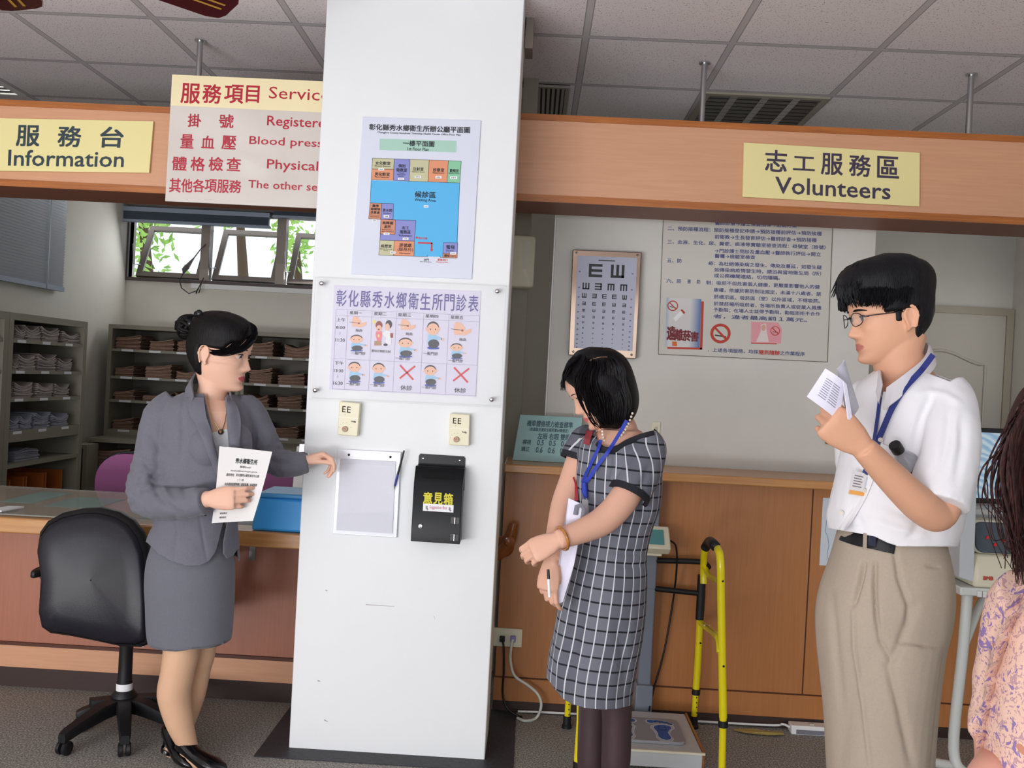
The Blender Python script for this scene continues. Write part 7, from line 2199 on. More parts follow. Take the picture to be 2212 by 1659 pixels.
for sg in (-1, 1):
    MB().slab([F2.w(sg * (.0325 + .0218 * math.cos(a)), .0962 - .010 * max(0, math.cos(a)), -.003 + .0158 * math.sin(a)) for a in [2 * PI * k / 24 for k in range(24)]], F2.f * .0008).build('lens', mat('clear_acrylic', (250, 252, 255)), g_o)
M_SHIRT = mat('white_shirt_cotton', (232, 231, 234), .85, bump=.05, bscale=500, sheen=.1)
sb_ = MB()
sb_.loft(rows(YM, [(1908, 2004, 792, .065, .0), (1884, 2034, 812, .088), (1856, 2066, 842, .112), (1846, 2082, 880, .126), (1834, 2084, 930, .136), (1822, 2080, 990, .138), (1808, 2074, 1060, .140), (1796, 2068, 1112, .146), (1795, 2060, 1138, .146), (1800, 2052, 1160, .143), (1806, 2044, 1192, .138)], 48, dense=4))
arm(sb_, [m1p(2000, 838, -.02), m1p(2036, 862, -.06), m1p(2048, 920, -.11), m1p(2046, 990, -.15), m1p(2026, 1090, -.187)], [.058, .066, .066, .066, .063])
arm(sb_, [m1p(1888, 850, .04), m1p(1872, 880, .07), m1p(1858, 960, .11), m1p(1862, 1040, .14)], [.05, .058, .06, .058])
sm = fuse(sb_, .0048, 4, .6)
S_FOLDS = [([(2010, 862), (1992, 900), (1980, 950), (1972, 1000)], 9, -.010), ([(2052, 880), (2046, 940), (2034, 1010)], 11, -.008), ([(2078, 900), (2080, 960), (2066, 1040)], 10, -.007), ([(1985, 850), (2010, 846), (2045, 852), (2075, 872)], 7, .004),
           ([(1905, 1090), (1960, 1110), (2010, 1140)], 11, -.006), ([(1870, 1120), (1930, 1140), (2000, 1160)], 9, .005), ([(1840, 1090), (1850, 1120), (1870, 1150)], 9, -.005), ([(2000, 1090), (1990, 1130), (1960, 1165)], 10, -.006), ([(1902, 865), (1888, 980), (1862, 1070), (1815, 1140)], 5, -.003)]
def sw(p):
    x, y = inpx(p)
    d = 0
    if p.y < YM + .02:
        for pts, w_, a_ in S_FOLDS:
            dd, t_ = line_d(x, y, pts)
            if dd < 3 * w_: d += a_ * gau(dd, w_) * math.sin(PI * min(1, t_ * .9 + .08)) ** .5
    return d + .0022 * noise.noise(V((p.x * 17 + p.z * 9, p.y * 15, p.z * 13))) + .001 * noise.noise(V((p.x * 45, p.y * 45, p.z * 40)))
wrinkle(sm, sw)
nz_ = (m1p(1955, 786), (V((.28, -.2, 1))).normalized())
nk_c = m1p(1955, 800)
shem = [(1760, 1134), (1812, 1145), (1850, 1151), (1890, 1159), (1916, 1172), (1940, 1180), (2100, 1181)]
vee = [(1918, 846), (1906, 858), (1900, 830), (1904, 760), (2010, 760), (2010, 768), (1962, 810), (1918, 846)]
def sdrop(c):
    x, y = inpx(c)
    if (c - nz_[0]).dot(nz_[1]) > 0 and math.hypot(c.x - nk_c.x, c.y - nk_c.y) < .125: return True
    if y > 1125 and in_poly(x, y, shem + [(2100, 1300), (1760, 1300)]): return True
    return c.y < YM and in_poly(x, y, vee)
cut(sm, [nz_] + view_planes(shem, YM) + view_planes(vee, YM), sdrop)
shirt = put_mesh(sm, 'shirt', M_SHIRT, man, .004)
bv2 = bvh_of(shirt)
M_COLLAR = mat('collar_grey_white', (222, 218, 222), .85)
cp = [m1p(1908, 836, -.085), m1p(1904, 812, -.05), m1p(1906, 794, .02), m1p(1940, 768, .072), m1p(1982, 746, .062), m1p(2004, 748, .0), m1p(1996, 775, -.055), m1p(1960, 808, -.092), m1p(1916, 842, -.115)]
q_ = spline(cp, 7)
ax_c = m1p(1955, 790)
cr_ = []
for i, p in enumerate(q_):
    o_ = V((p.x - ax_c.x, p.y - ax_c.y, 0)); o_ = o_.normalized()
    w_ = .030 + .014 * sstep(.6, 1.0, i / (len(q_) - 1)) + .008 * sstep(.25, 0, i / (len(q_) - 1))
    cr_.append([p - V((0, 0, .030)) - o_ * .002, p + V((0, 0, .004)), p + o_ * .005 + V((0, 0, .005)), p + o_ * .020 - V((0, 0, w_)), p + o_ * .016 - V((0, 0, w_ + .002)), p + o_ * .002 - V((0, 0, .0))])
MB().loft(cr_).build('collar', M_COLLAR, man, smooth=50)
patch('placket', M_SHIRT, man, bv2, ([(1908, 846), (1898, 920), (1886, 990), (1858, 1070), (1812, 1142)], [(1924, 846), (1914, 920), (1900, 990), (1872, 1072), (1826, 1148)]), YM - .13, .005, .003)
for px, py in ((1913, 880), (1902, 950), (1868, 1060), (1818, 1108)):
    q = snap(bv2, px, py, .008, YM - .13); MB().lathe([(.0052, 0), (.0052, .002), (.003, .0022)], q, (CAM - q).normalized(), 14).build('button', mat('shirt_button', (206, 200, 186), .3), man)
patch('pocket', M_SHIRT, man, bv2, ([(1904, 958), (1902, 1010), (1898, 1060)], [(1972, 986), (1968, 1030), (1962, 1070)]), YM - .13, .005, .003)
M_LAN = mat('royal_blue_ribbon', (36, 48, 118), .6)
def ribbon(name, pts, w_, lift, bvh, m, parent, fall, depth=None):
    q = spline([V((x, y, 0)) for x, y in pts], 6)
    ring = []
    for i, p in enumerate(q):
        a, b_ = q[max(i - 1, 0)], q[min(i + 1, len(q) - 1)]
        d = (b_ - a).normalized(); s_ = V((d.y, -d.x, 0)) * w_
        c = [snap(bvh, p.x + s_.x, p.y + s_.y, lift, fall), snap(bvh, p.x - s_.x, p.y - s_.y, lift, fall)]
        ring.append(c)
    for _ in range(6):
        for i in range(1, len(ring) - 1):
            for k in (0, 1):
                p = ring[i][k]; ny = min(p.y, p.y * .5 + (ring[i - 1][k].y + ring[i + 1][k].y) * .25)
                ring[i][k] = CAM + (p - CAM) * (ny / p.y)
    rr = []
    for a, b_ in ring:
        d = (a - CAM).normalized() * .0016
        rr.append([a, b_, b_ + d, a + d])
    return MB().loft(rr).build(name, m, parent, smooth=50)
lan = ribbon('lanyard', [(2016, 766), (1990, 800), (1955, 838), (1928, 880), (1908, 925), (1890, 968), (1878, 1000), (1868, 1024)], 6.5, .009, bv2, M_LAN, man, YM - .12)
MB()
l2 = ribbon('lanyard_strap', [(1902, 848), (1897, 890), (1890, 940), (1884, 975), (1874, 1010), (1868, 1024)], 4, .012, bv2, M_LAN, man, YM - .13)
bq = snap(bv2, 1860, 1050, .014, YM - .14)
def bp_px(px, py): return P(px, py, bq.y)
bs = Sheet(bp_px(1843, 1016), bp_px(1893, 1028), bp_px(1882, 1076), bp_px(1832, 1068))
bo = bs.slab('badge', mat('badge_white', (226, 224, 226), .3), .002, man)
mb = MB(); bs.rect(mb, .02, .80, .98, .97, .0006, 0); bs.rect(mb, .60, .14, .93, .78, .0006, 1); bs.disc(mb, .765, .33, .075, .12, .001, 14, 2); bs.poly(mb, [(.63, .78), (.66, .62), (.74, .52), (.80, .52), (.88, .62), (.91, .78)], .0009, 3); bs.disc(mb, .765, .28, .08, .09, .0008, 14, 3)
for k in range(5): bs.rect(mb, .10, .16 + k * .11, .48 - .05 * (k % 2), .20 + k * .11, .0006, 4)
mb.build('badge_print', [mat('orange_band', (238, 170, 90), .5), mat('badge_photo_grey', (200, 204, 214), .5), mat('face_print', (216, 170, 150)), M_INK, mat('faded_grey_ink', (120, 120, 128))], bo)
M_TRO = mat('beige_trouser_cloth', (172, 158, 142), .85, bump=.06, bscale=450, var=.03, vscale=200)
tb_ = MB()
tb_.loft(rows(YM, [(1818, 2030, 1146, .118), (1810, 2038, 1180, .130), (1798, 2046, 1225, .142), (1780, 2048, 1280, .150), (1770, 2042, 1330, .152), (1770, 2030, 1385, .147), (1777, 2020, 1460, .138), (1785, 2012, 1560, .126), (1792, 2004, 1680, .118), (1798, 1996, 1800, .112), (1806, 1990, 1900, .10)], 48, dense=4))
for pts, rd in (([(1868, 1370, .05), (1872, 1450, .05), (1880, 1560, .05), (1892, 1700, .05), (1900, 1900, .06), (1905, 2105, .06)], [.106, .105, .103, .100, .09, .085]), ([(1934, 1370, -.06), (1922, 1450, -.06), (1912, 1560, -.05), (1906, 1700, -.04), (1912, 1900, -.02), (1925, 2105, -.02)], [.103, .103, .102, .10, .09, .085])):
    arm(tb_, [m1p(*p) for p in pts], rd)
tm = fuse(tb_, .0044, 5, .6)
T_FOLDS = [([(1866, 1218), (1858, 1255), (1843, 1312)], 5, -.014), ([(1890, 1216), (1889, 1270), (1893, 1330), (1902, 1385)], 5, -.014), ([(1843, 1312), (1846, 1400), (1866, 1520), (1880, 1659)], 5, .007), ([(1902, 1385), (1925, 1430)], 5, -.008), ([(1932, 1188), (1942, 1250), (1963, 1308), (1960, 1350)], 5, -.010),
           ([(1975, 1310), (1940, 1400), (1918, 1440)], 10, -.008), ([(1918, 1440), (1945, 1540), (1972, 1659)], 9, -.010), ([(1795, 1280), (1806, 1400), (1820, 1540)], 9, -.005), ([(2002, 1222), (2032, 1226)], 3, -.006)]
def tw(p):
    x, y = inpx(p); d = 0
    if p.y < YM + .03:
        for pts, w_, a_ in T_FOLDS:
            dd, t_ = line_d(x, y, pts)
            if dd < 3 * w_: d += a_ * gau(dd, w_) * math.sin(PI * min(1, t_ * .88 + .1)) ** .5
    return d + .0018 * noise.noise(V((p.x * 20, p.y * 20, p.z * 5)))
wrinkle(tm, tw)
tro = put_mesh(tm, 'trousers', M_TRO, man)
bv3 = bvh_of(tro)
belt = ribbon('belt', [(1817, 1153), (1830, 1158), (1855, 1166), (1885, 1172), (1915, 1179), (1934, 1183)], 14, .004, bv3, mat('black_leather_belt', (22, 22, 26), .35), man, YM - .12)
q0 = snap(bv3, 1886, 1170, .012, YM - .12)
bk = Sheet(*[P(px, py, q0.y) for px, py in ((1877, 1156), (1894, 1159), (1893, 1182), (1876, 1179))])
bk.slab('belt_buckle', mat('gunmetal', (60, 62, 80), .3, .6), .003, belt, .001)
lp = Sheet(*[P(px, py, q0.y - .002) for px, py in ((1866, 1152), (1873, 1153), (1872, 1188), (1865, 1187))])
lp.slab('belt_loop', M_TRO, .004, man)
for x0, y0, dy in ((1905, 2105, .06), (1925, 2105, -.02)):
    c = m1p(x0, y0, dy)
    b_ = MB(); arm(b_, [V((c.x + .06, c.y, .05)), V((c.x - .04, c.y - .01, .055)), V((c.x - .13, c.y - .03, .04)), V((c.x - .19, c.y - .04, .03))], [.04, .042, .038, .026], 20)
    b_.build('shoe', M_BPLAST, man, smooth=60)
a, b_ = m1p(1937, 968, -.15), m1p(1990, 1050, -.10)
ax = (b_ - a).normalized()
t = thing('water_bottle', 'small clear plastic bottle with black cap tucked in the shirt pocket', 'bottle', b_)
MB().lathe([(.0125, -.012), (.0135, -.010), (.0135, .010), (.012, .011)], a, ax, 20).build('cap', M_BLACK, t, smooth=40)
MB().lathe([(.011, .011), (.011, .016), (.013, .020), (.024, .038), (.029, .052), (.029, .10), (.027, .115)], a, ax, 24).build('bottle', mat('bottle_plastic', (222, 226, 236), .08, trans=.6, alpha=.75), t, smooth=50)
MB().lathe([(.0292, .053), (.0294, .056), (.0294, .105), (.0292, .108)], a, ax, 24, cap=False).build('dark_label', mat('dark_label', (34, 34, 40), .3, var=.5, vscale=160), t, smooth=50)
M_LAV = mat('lavender_white_paper', (232, 230, 246), .8)
def held(name, label, pxs, dys, m, thick, lines=None, bend=.006):
    pts = [m1p(x, y, d) for (x, y), d in zip(pxs, dys)]
    t = thing(name, label, 'paper', sum(pts, V()) / 4)
    fl_ = Sheet(*pts)
    n_ = fl_.n
    vs = []
    for i in range(9):
        for k in range(9):
            vs.append(fl_.at(k / 8, i / 8) + n_ * bend * math.sin(PI * k / 8))
    N_ = len(vs); vs2 = vs + [p - n_ * thick for p in vs]; fs = []
    for i in range(8):
        for k in range(8):
            a = i * 9 + k; fs.append((a, a + 1, a + 10, a + 9)); fs.append((N_ + a, N_ + a + 9, N_ + a + 10, N_ + a + 1))
    e_ = list(range(9)) + [i * 9 + 8 for i in range(1, 9)] + [72 + k for k in range(7, -1, -1)] + [i * 9 for i in range(7, 0, -1)]
    for a, b_ in zip(e_, e_[1:] + e_[:1]): fs.append((a, N_ + a, N_ + b_, b_))
    o = MB().add(vs2, fs).build('sheet', m, t, smooth=50)
    if lines:
        mb = MB()
        for k in range(lines):
            v = .22 + .6 * k / lines
            for u0, u1 in ((.2, .45), (.5, .8)):
                K_ = 4
                for i in range(K_):
                    ua, ub = u0 + (u1 - u0) * i / K_, u0 + (u1 - u0) * (i + 1) / K_
                    pa, pb = fl_.at(ua, v) + n_ * (bend * math.sin(PI * ua) + .0006), fl_.at(ub, v) + n_ * (bend * math.sin(PI * ub) + .0006)
                    d = (fl_.c[3] - fl_.c[0]).normalized() * .0012
                    mb.add([pa, pb, pb + d, pa + d], [(0, 1, 2, 3)])
        mb.build('print_lines', mat('faded_grey_ink', (120, 120, 128)), t)
held('folded_paper', 'white folded paper with faint print raised in the man\'s hand', [(1783, 796), (1826, 826), (1812, 910), (1743, 857)], [-.27, -.265, -.255, -.27], M_LAV, .0015, 9)
held('booklet', 'thin pale grey booklet held upright behind the folded paper', [(1810, 796), (1825, 778), (1856, 880), (1834, 908)], [-.245, -.235, -.215, -.23], mat('pale_grey_cover', (196, 196, 208), .4), .004, None, .003)
held('card', 'narrow white card edge pinched between the man\'s thumb and fingers', [(1822, 824), (1829, 830), (1842, 908), (1832, 906)], [-.275, -.272, -.268, -.272], M_LAV, .002, None, .0)
YP2 = 2.86
def p2(px, py, dy=0.0): return P(px, py, YP2 + dy)
lady = thing('person', 'woman with a black bob in a grey plaid dress, looking down with wrists crossed', 'person', V((p2(1310, 1400).x, YP2, 0)))
M_SKIN3 = skin_mat('warm_skin', (222, 174, 150), (196, 104, 104))
F3 = Frame(p2(1290, 840), (-.86, -.16, -.50), (-.50, 0, .86), .97)
mb = MB()
head_geo(mb, F3, True, .95)
arm(mb, [F3.w(0, -.045, -.035), p2(1325, 895, .02), p2(1338, 935, .02), p2(1342, 985, .0)], [.054, .052, .060, .09])
mb.loft(rows(YP2, [(1300, 1385, 928, .06), (1270, 1405, 950, .085), (1258, 1412, 985, .1), (1256, 1410, 1040, .105), (1254, 1400, 1100, .105), (1246, 1392, 1180, .11), (1232, 1392, 1280, .115), (1225, 1380, 1380, .11)], 32, dense=2))
arm(mb, [p2(1392, 965, -.05), p2(1372, 1030, -.10), p2(1342, 1085, -.14), p2(1304, 1124, -.17), p2(1262, 1145, -.20), p2(1205, 1166, -.24)], [.05, .047, .045, .043, .037, .0275])
arm(mb, [p2(1262, 965, .05), p2(1240, 1030, .02), p2(1218, 1090, -.03), p2(1206, 1145, -.10), p2(1192, 1208, -.16)], [.046, .043, .040, .036, .027])
hand_geo(mb, p2(1205, 1166, -.24), V((-.82, -.05, -.42)), V((-.05, 1, -.55)), -1, [(.62, .8, .4), (.66, .85, .45), (.7, .85, .45), (.72, .85, .45)], .02, (.3, .6, .4), .92)
hand_geo(mb, p2(1191, 1212, -.16), V((-.10, -.12, -1)), V((.55, .8, .0)), 1, [(.35, .55, .3), (.5, .75, .4), (.6, .85, .4), (.65, .9, .45)], .02, (.25, .7, .4), .95)
for pts in ([(1318, 1400, -.03), (1330, 1500, -.03), (1332, 1560, -.03), (1330, 1640, -.03), (1322, 1720, -.03), (1316, 1800, -.02)], [(1290, 1400, .05), (1284, 1500, .05), (1280, 1560, .05), (1278, 1640, .05), (1278, 1720, .05), (1280, 1790, .06)]):
    arm(mb, [p2(*p) for p in pts], [.062, .05, .0465, .0465, .038, .032])
me = fuse(mb, .0034, 3, .5)
zl = p2(1320, 1460).z
for p in me.polygons:
    if p.center.z < zl: p.material_index = 1
paint_lips(me, F3)
put_mesh(me, 'body', [M_SKIN3, mat('sheer_black_stocking', (68, 52, 56), .4, spec=.4)], lady)
bvb = bvh_of(bpy.data.objects['body.002'])
eyes(F3, lady, (0, -.4))
M_HAIR3 = hair_mat('black_bob_hair', (7, 6, 8), (20, 17, 19))
lashes(F3, lady, M_HAIR3)
brows(F3, lady, M_HAIR3, .0018)
brs = rows(YP2, [(1272, 1316, 751, .04, .0), (1248, 1340, 760, .075), (1230, 1358, 780, .09), (1218, 1368, 800, .103), (1220, 1375, 825, .110), (1236, 1379, 850, .108, .004), (1254, 1378, 875, .103, .006), (1272, 1370, 897, .094, .008), (1284, 1356, 914, .080, .01), (1290, 1340, 924, .066, .012)], 56, dense=4)
bob = MB().loft(brs)
bm_ = bob.mesh('bob')
wrinkle(bm_, lambda p: .0022 * noise.noise(V((p.x * 60 + p.z * 10, p.y * 60, p.z * 9))))
put_mesh(bm_, 'hair', M_HAIR3, lady)
rnd = random.Random(31)
class PxF:
    def w(self, x, y, z): return p2(x, y, z)
cv = []
for k in range(40):
    t_ = k / 39
    d = -.105 + .20 * t_
    j = lambda q: rnd.uniform(-q, q)
    cv.append([(1272 + j(10), 764 + j(3), d * .5), (1240 + j(6), 780 + j(5), d * .8), (1222 + j(5), 806 + j(5), d * .95), (1213 + j(4) + 12 * abs(t_ - .5), 832 + j(6) + 10 * t_, d)])
for k in range(50):
    t_ = k / 49
    j = lambda q: rnd.uniform(-q, q)
    cv.append([(1268 + 50 * t_ + j(6), 766 - 3 * t_ + j(4), -.066), (1256 + 88 * t_ + j(4), 790 + j(4), -.098), (1242 + 110 * t_ + j(4), 825 + j(6), -.114 + .02 * t_), (1252 + 112 * t_ + j(4), 872 + j(6), -.112 + .02 * t_), (1272 + 82 * t_ + j(4), 908 + j(5) - 4 * t_, -.098 + .02 * t_), (1290 + 55 * t_ + j(4), 926 + j(5) - 14 * t_, -.075 + .02 * t_)])
strands(PxF(), cv, .0055, 'hair_locks', M_HAIR3, lady, (1, .5))
pr_ = [snap(bvh_of(bpy.data.objects['hair.002']), x, y, .0015, YP2 - .08) for x, y in ((1262, 788), (1276, 778), (1294, 772), (1312, 771))]
MB().tube(spline(pr_, 4), .0013, 6, flat=(1, .4)).build('parting', mat('scalp', (120, 88, 66), .7), lady, smooth=60)
m, nt, b = node_mat('plaid_dress_cloth', .8, .25)
tc = nt.nodes.new('ShaderNodeUVMap'); tc.uv_map = 'plaid'
sp_ = nt.nodes.new('ShaderNodeSeparateXYZ'); nt.links.new(tc.outputs[0], sp_.inputs[0])
def pm(op, a, c=None):
    n_ = nt.nodes.new('ShaderNodeMath'); n_.operation = op
    for i, q in enumerate((a, c)):
        if q is None: continue
        if isinstance(q, (int, float)): n_.inputs[i].default_value = q
        else: nt.links.new(q, n_.inputs[i])
    return n_.outputs[0]
def stripe(src, period, width):
    f = pm('FRACT', pm('DIVIDE', src, period))
    return pm('LESS_THAN', f, width / period)
def mixc(fac, a, c):
    n_ = nt.nodes.new('ShaderNodeMix'); n_.data_type = 'RGBA'
    nt.links.new(fac, n_.inputs[0])
    for i, q in ((6, a), (7, c)):
        if isinstance(q, tuple): n_.inputs[i].default_value = q
        else: nt.links.new(q, n_.inputs[i])
    return n_.outputs[2]
band = stripe(sp_.outputs[0], .144, .072)
bandh = stripe(sp_.outputs[1], .164, .082)
c_ = mixc(band, lin((112, 114, 124)), lin((98, 100, 110)))
hb = stripe(sp_.outputs[1], .041, .0055)
c_ = mixc(hb, c_, lin((34, 34, 42)))
wb = stripe(sp_.outputs[0], .036, .0042)
c_ = mixc(wb, c_, lin((206, 206, 212)))
nt.links.new(c_, b.inputs['Base Color'])
M_PLAID = m
db = MB()
DR = [(1300, 1392, 926, .055, .02), (1272, 1408, 938, .085, .01), (1254, 1420, 958, .105), (1248, 1428, 990, .120), (1242, 1430, 1040, .128), (1244, 1426, 1090, .126), (1244, 1408, 1140, .118), (1238, 1398, 1190, .12), (1226, 1398, 1240, .132), (1210, 1396, 1300, .14), (1196, 1388, 1370, .14), (1184, 1376, 1430, .138), (1180, 1368, 1480, .136), (1186, 1364, 1520, .134), (1190, 1362, 1536, .132)]
dring = rows(YP2, DR, 52, dense=4)
db.loft(dring)
arm(db, [p2(1378, 950, -.02), p2(1396, 968, -.05), p2(1386, 1010, -.085), p2(1362, 1062, -.115)], [.055, .062, .064, .064])
arm(db, [p2(1276, 945, .03), p2(1264, 955, .055), p2(1256, 972, .05), p2(1249, 992, .045)], [.046, .054, .056, .058])
dm = fuse(db, .0046, 4, .6)
D_FOLDS = [([(1262, 1300), (1246, 1370), (1236, 1440), (1240, 1520)], 12, -.010), ([(1215, 1300), (1205, 1400), (1215, 1500)], 10, .006), ([(1400, 1010), (1385, 1060), (1392, 1120)], 8, -.008), ([(1330, 960), (1326, 1010), (1312, 1060)], 6, -.006), ([(1300, 1180), (1340, 1192), (1392, 1196)], 7, -.006), ([(1310, 1212), (1350, 1222), (1394, 1220)], 7, -.005), ([(1335, 1350), (1350, 1440), (1345, 1520)], 12, -.006)]
def dw(p):
    x, y = inpx(p); d = 0
    if p.y < YP2 + .02:
        for pts, w_, a_ in D_FOLDS:
            dd, t_ = line_d(x, y, pts)
            if dd < 3 * w_: d += a_ * gau(dd, w_) * math.sin(PI * min(1, t_ * .88 + .1)) ** .5
    return d + .002 * noise.noise(V((p.x * 20, p.y * 20, p.z * 12)))
wrinkle(dm, dw)
hemp = [(1170, 1460), (1184, 1468), (1200, 1490), (1214, 1508), (1234, 1520), (1262, 1529), (1300, 1533), (1335, 1531), (1366, 1523), (1390, 1515)]
neck = [(1284, 880), (1287, 940), (1292, 954), (1302, 964), (1314, 967), (1332, 963), (1352, 951), (1376, 941), (1413, 931), (1418, 880)]
def ddrop(c):
    x, y = inpx(c)
    if y > 1440: return in_poly(x, y, [(1100, 1440)] + hemp + [(1450, 1510), (1450, 1700), (1100, 1700)])
    return in_poly(x, y, neck)
cut(dm, view_planes(hemp, YP2) + view_planes(neck, YP2), ddrop)
uvl = dm.uv_layers.new(name='plaid')
cents = [(sum(r, V()) / len(r)) for r in dring]
cents.sort(key=lambda c: c.z)
def ccen(z):
    if z <= cents[0].z: return cents[0]
    for i in range(len(cents) - 1):
        if cents[i].z <= z <= cents[i + 1].z:
            t_ = (z - cents[i].z) / max(1e-6, cents[i + 1].z - cents[i].z)
            return cents[i].lerp(cents[i + 1], t_)
    return cents[-1]
for p in dm.polygons:
    ang0 = None
    for li in p.loop_indices:
        co = dm.vertices[dm.loops[li].vertex_index].co
        c = ccen(co.z)
        a = math.atan2(co.x - c.x, -(co.y - c.y))
        if ang0 is None: ang0 = a
        if a - ang0 > PI: a -= 2 * PI
        if a - ang0 < -PI: a += 2 * PI
        near_sleeve = False
        uvl.data[li].uv = (a * .150 + 1.0 + .0 * co.z, co.z + .05 * (co.x - c.x) + 1.0)
dress = put_mesh(dm, 'dress', M_PLAID, lady, .003)
bvd = bvh_of(dress)
M_TRIM = mat('black_trim', (28, 28, 36), .8)
def edge_band(name, pts, r_):
    return MB().tube(spline(pts, 6), r_, 8, flat=(1.0, .35), up=(0, 0, 1)).build(name, M_TRIM, lady, smooth=60)
nl = [snap(bvd, x, y, .003, YP2 - .08) for x, y in ((1290, 957), (1300, 969), (1314, 973), (1334, 969), (1354, 957), (1377, 947), (1396, 941), (1412, 937))]
edge_band('neck_trim', nl, .011)
def cuff(c, d, r_):
    d = d.normalized(); u_ = d.orthogonal().normalized(); v_ = d.cross(u_)
    MB().lathe([(r_ - .003, -.010), (r_, -.010), (r_, .010), (r_ - .003, .010), (r_ - .012, .009), (r_ - .012, -.009)], c, d, 36, cap=False).build('sleeve_trim', M_TRIM, lady, smooth=60)
cuff(p2(1359, 1066, -.117), p2(1362, 1062, -.115) - p2(1386, 1010, -.085), .0655)
cuff(p2(1249, 990, .045), p2(1249, 992, .045) - p2(1256, 972, .05), .058)
pp = spline([snap(bvb, x, y, .006, YP2 - .07) for x, y in ((1366, 893), (1358, 915), (1346, 936), (1330, 952), (1316, 958), (1306, 953), (1302, 940), (1301, 928))], 10)
mb = MB(); acc = 0; last_ = pp[0]
mb.ball(pp[0], .0042, 8)
for q in pp[1:]:
    if (q - last_).length > .0082: mb.ball(q, .0042, 8); last_ = q
mb.build('pearl_necklace', mat('pearl', (232, 222, 206), .2, spec=.7), lady, smooth=80)
M_LANB = mat('bright_blue_ribbon', (38, 58, 166), .6)
def lad_r(name, pts, w_, lift): return ribbon(name, pts, w_, lift, bvd, M_LANB, lady, YP2 - .12)
l_ = lad_r('lanyard', [(1354, 908), (1343, 928), (1330, 950), (1312, 978), (1292, 1004), (1276, 1028), (1262, 1044)], 4, .012)
lad_r('lanyard_strap', [(1298, 950), (1292, 970), (1282, 990), (1270, 1015), (1258, 1042)], 3.5, .010)
q = snap(bvd, 1262, 1052, .016, YP2 - .13)
MB().tube([P(1262, 1042, q.y), P(1263, 1062, q.y), P(1266, 1076, q.y)], [.008, .010, .006], 10).build('lanyard_clip', M_LANB, l_, smooth=60)
bs = Sheet(*[P(x, y, q.y + .004) for x, y in ((1258, 1078), (1290, 1084), (1284, 1124), (1252, 1116))])
bs.slab('badge_sleeve', mat('badge_vinyl', (206, 208, 214), .15, alpha=.55), .002, l_)
wd_ = (p2(1205, 1166, -.24) - p2(1262, 1145, -.20)).normalized()
c = p2(1214, 1163, -.233)
ax_u = wd_.orthogonal().normalized(); ax_v = wd_.cross(ax_u)
MB().tube([c + (ax_u * math.cos(a) + ax_v * math.sin(a)) * .034 for a in [2 * PI * k / 28 for k in range(29)]], .0048, 10, cap=False).build('bangle', mat('amber_jade', (172, 112, 48), .15, var=.35, vscale=60, coat=.5), lady, smooth=80)
for x0, y0, dy in ((1316, 1800, -.02), (1280, 1790, .06)):
    c = p2(x0, y0, dy)
    b_ = MB(); arm(b_, [V((c.x + .03, c.y, .07)), V((c.x - .03, c.y - .01, .05)), V((c.x - .10, c.y - .03, .03)), V((c.x - .16, c.y - .05, .022))], [.034, .036, .034, .02], 18)
    b_.build('shoe', M_SHOE, lady, smooth=60)
def sheetlike(name, label, cat, pts, m, thick, off=(0, 1, 0)):
    mb = MB().slab(pts, V(off).normalized() * thick)
    c = sum(pts, V()) / len(pts)
    o = mb.build(name, m, None)
    tag(o, label, cat)
    return o
pk = [p2(1228, 1076, -.165), p2(1254, 1088, -.165), p2(1262, 1100, -.16), p2(1256, 1130, -.165), p2(1240, 1220, -.175), p2(1216, 1300, -.165), p2(1200, 1308, -.165), p2(1197, 1290, -.165), p2(1208, 1210, -.175), p2(1220, 1130, -.17)]
o = sheetlike('paper_bundle', 'folded white papers pressed between the plaid dress and crossed arms', 'papers', pk, M_LAV, .010)
bd = MB().tube([p2(1243, 1112, -.170), p2(1246, 1094, -.172), p2(1256, 1091, -.172), p2(1262, 1100, -.17), p2(1258, 1122, -.168)], .0028, 8, flat=(1, 2.5)).build('curled_edge', mat('grey_paper_edge', (120, 120, 130), .7), o, smooth=60)
pts = [p2(1232, 1036, -.02), p2(1240, 1030, -.03), p2(1247, 1050, -.04), p2(1249, 1080, -.05), p2(1240, 1084, -.05), p2(1234, 1070, -.04)]
sheetlike('red_notebook', 'red notebook edge clamped under the far arm of the plaid dress', 'notebook', pts, mat('crimson_leatherette', (150, 20, 36), .4), .012)
o = ribbon('bag_strap', [(1274, 930), (1270, 944), (1266, 960)], 7, .020, bvd, mat('crimson_leatherette', (150, 20, 36)), lady, YP2 - .04)
a, b_ = p2(1184, 1230, -.215), p2(1187, 1290, -.225)
t = thing('marker_pen', 'white pen with black cap held upright in the far hand of the plaid woman', 'pen', b_)
d = b_ - a
MB().tube([a, a + d * .35], [.0042, .0046], 12).build('cap', M_BLACK, t, smooth=40)
MB().tube([a + d * .35, b_], [.0046, .0040], 12).build('barrel', M_WHITE, t, smooth=40)
YF3 = 1.28
def f3(px, py, dy=0.0): return P(px, py, YF3 + dy)
girl = thing('person', 'long haired woman in a floral blouse cut off by the photo edge', 'person', V((f3(2330, 1200).x, YF3, 0)))
M_SKIN4 = skin_mat('rosy_skin', (222, 164, 144))
F4 = Frame(f3(2345, 985), (-.75, .65, -.05), (0, 0, 1), 1.0)
mb = MB()
head_geo(mb, F4, True, .95)
arm(mb, [F4.w(0, -.03, -.05), f3(2352, 1150), f3(2358, 1230), f3(2358, 1300)], [.055, .05, .055, .085])
mb.loft(rows(YF3, [(2290, 2440, 1240, .06), (2225, 2490, 1290, .085), (2205, 2505, 1360, .095), (2190, 2500, 1450, .095), (2180, 2490, 1600, .095), (2190, 2480, 1800, .095)], 32, dense=2))
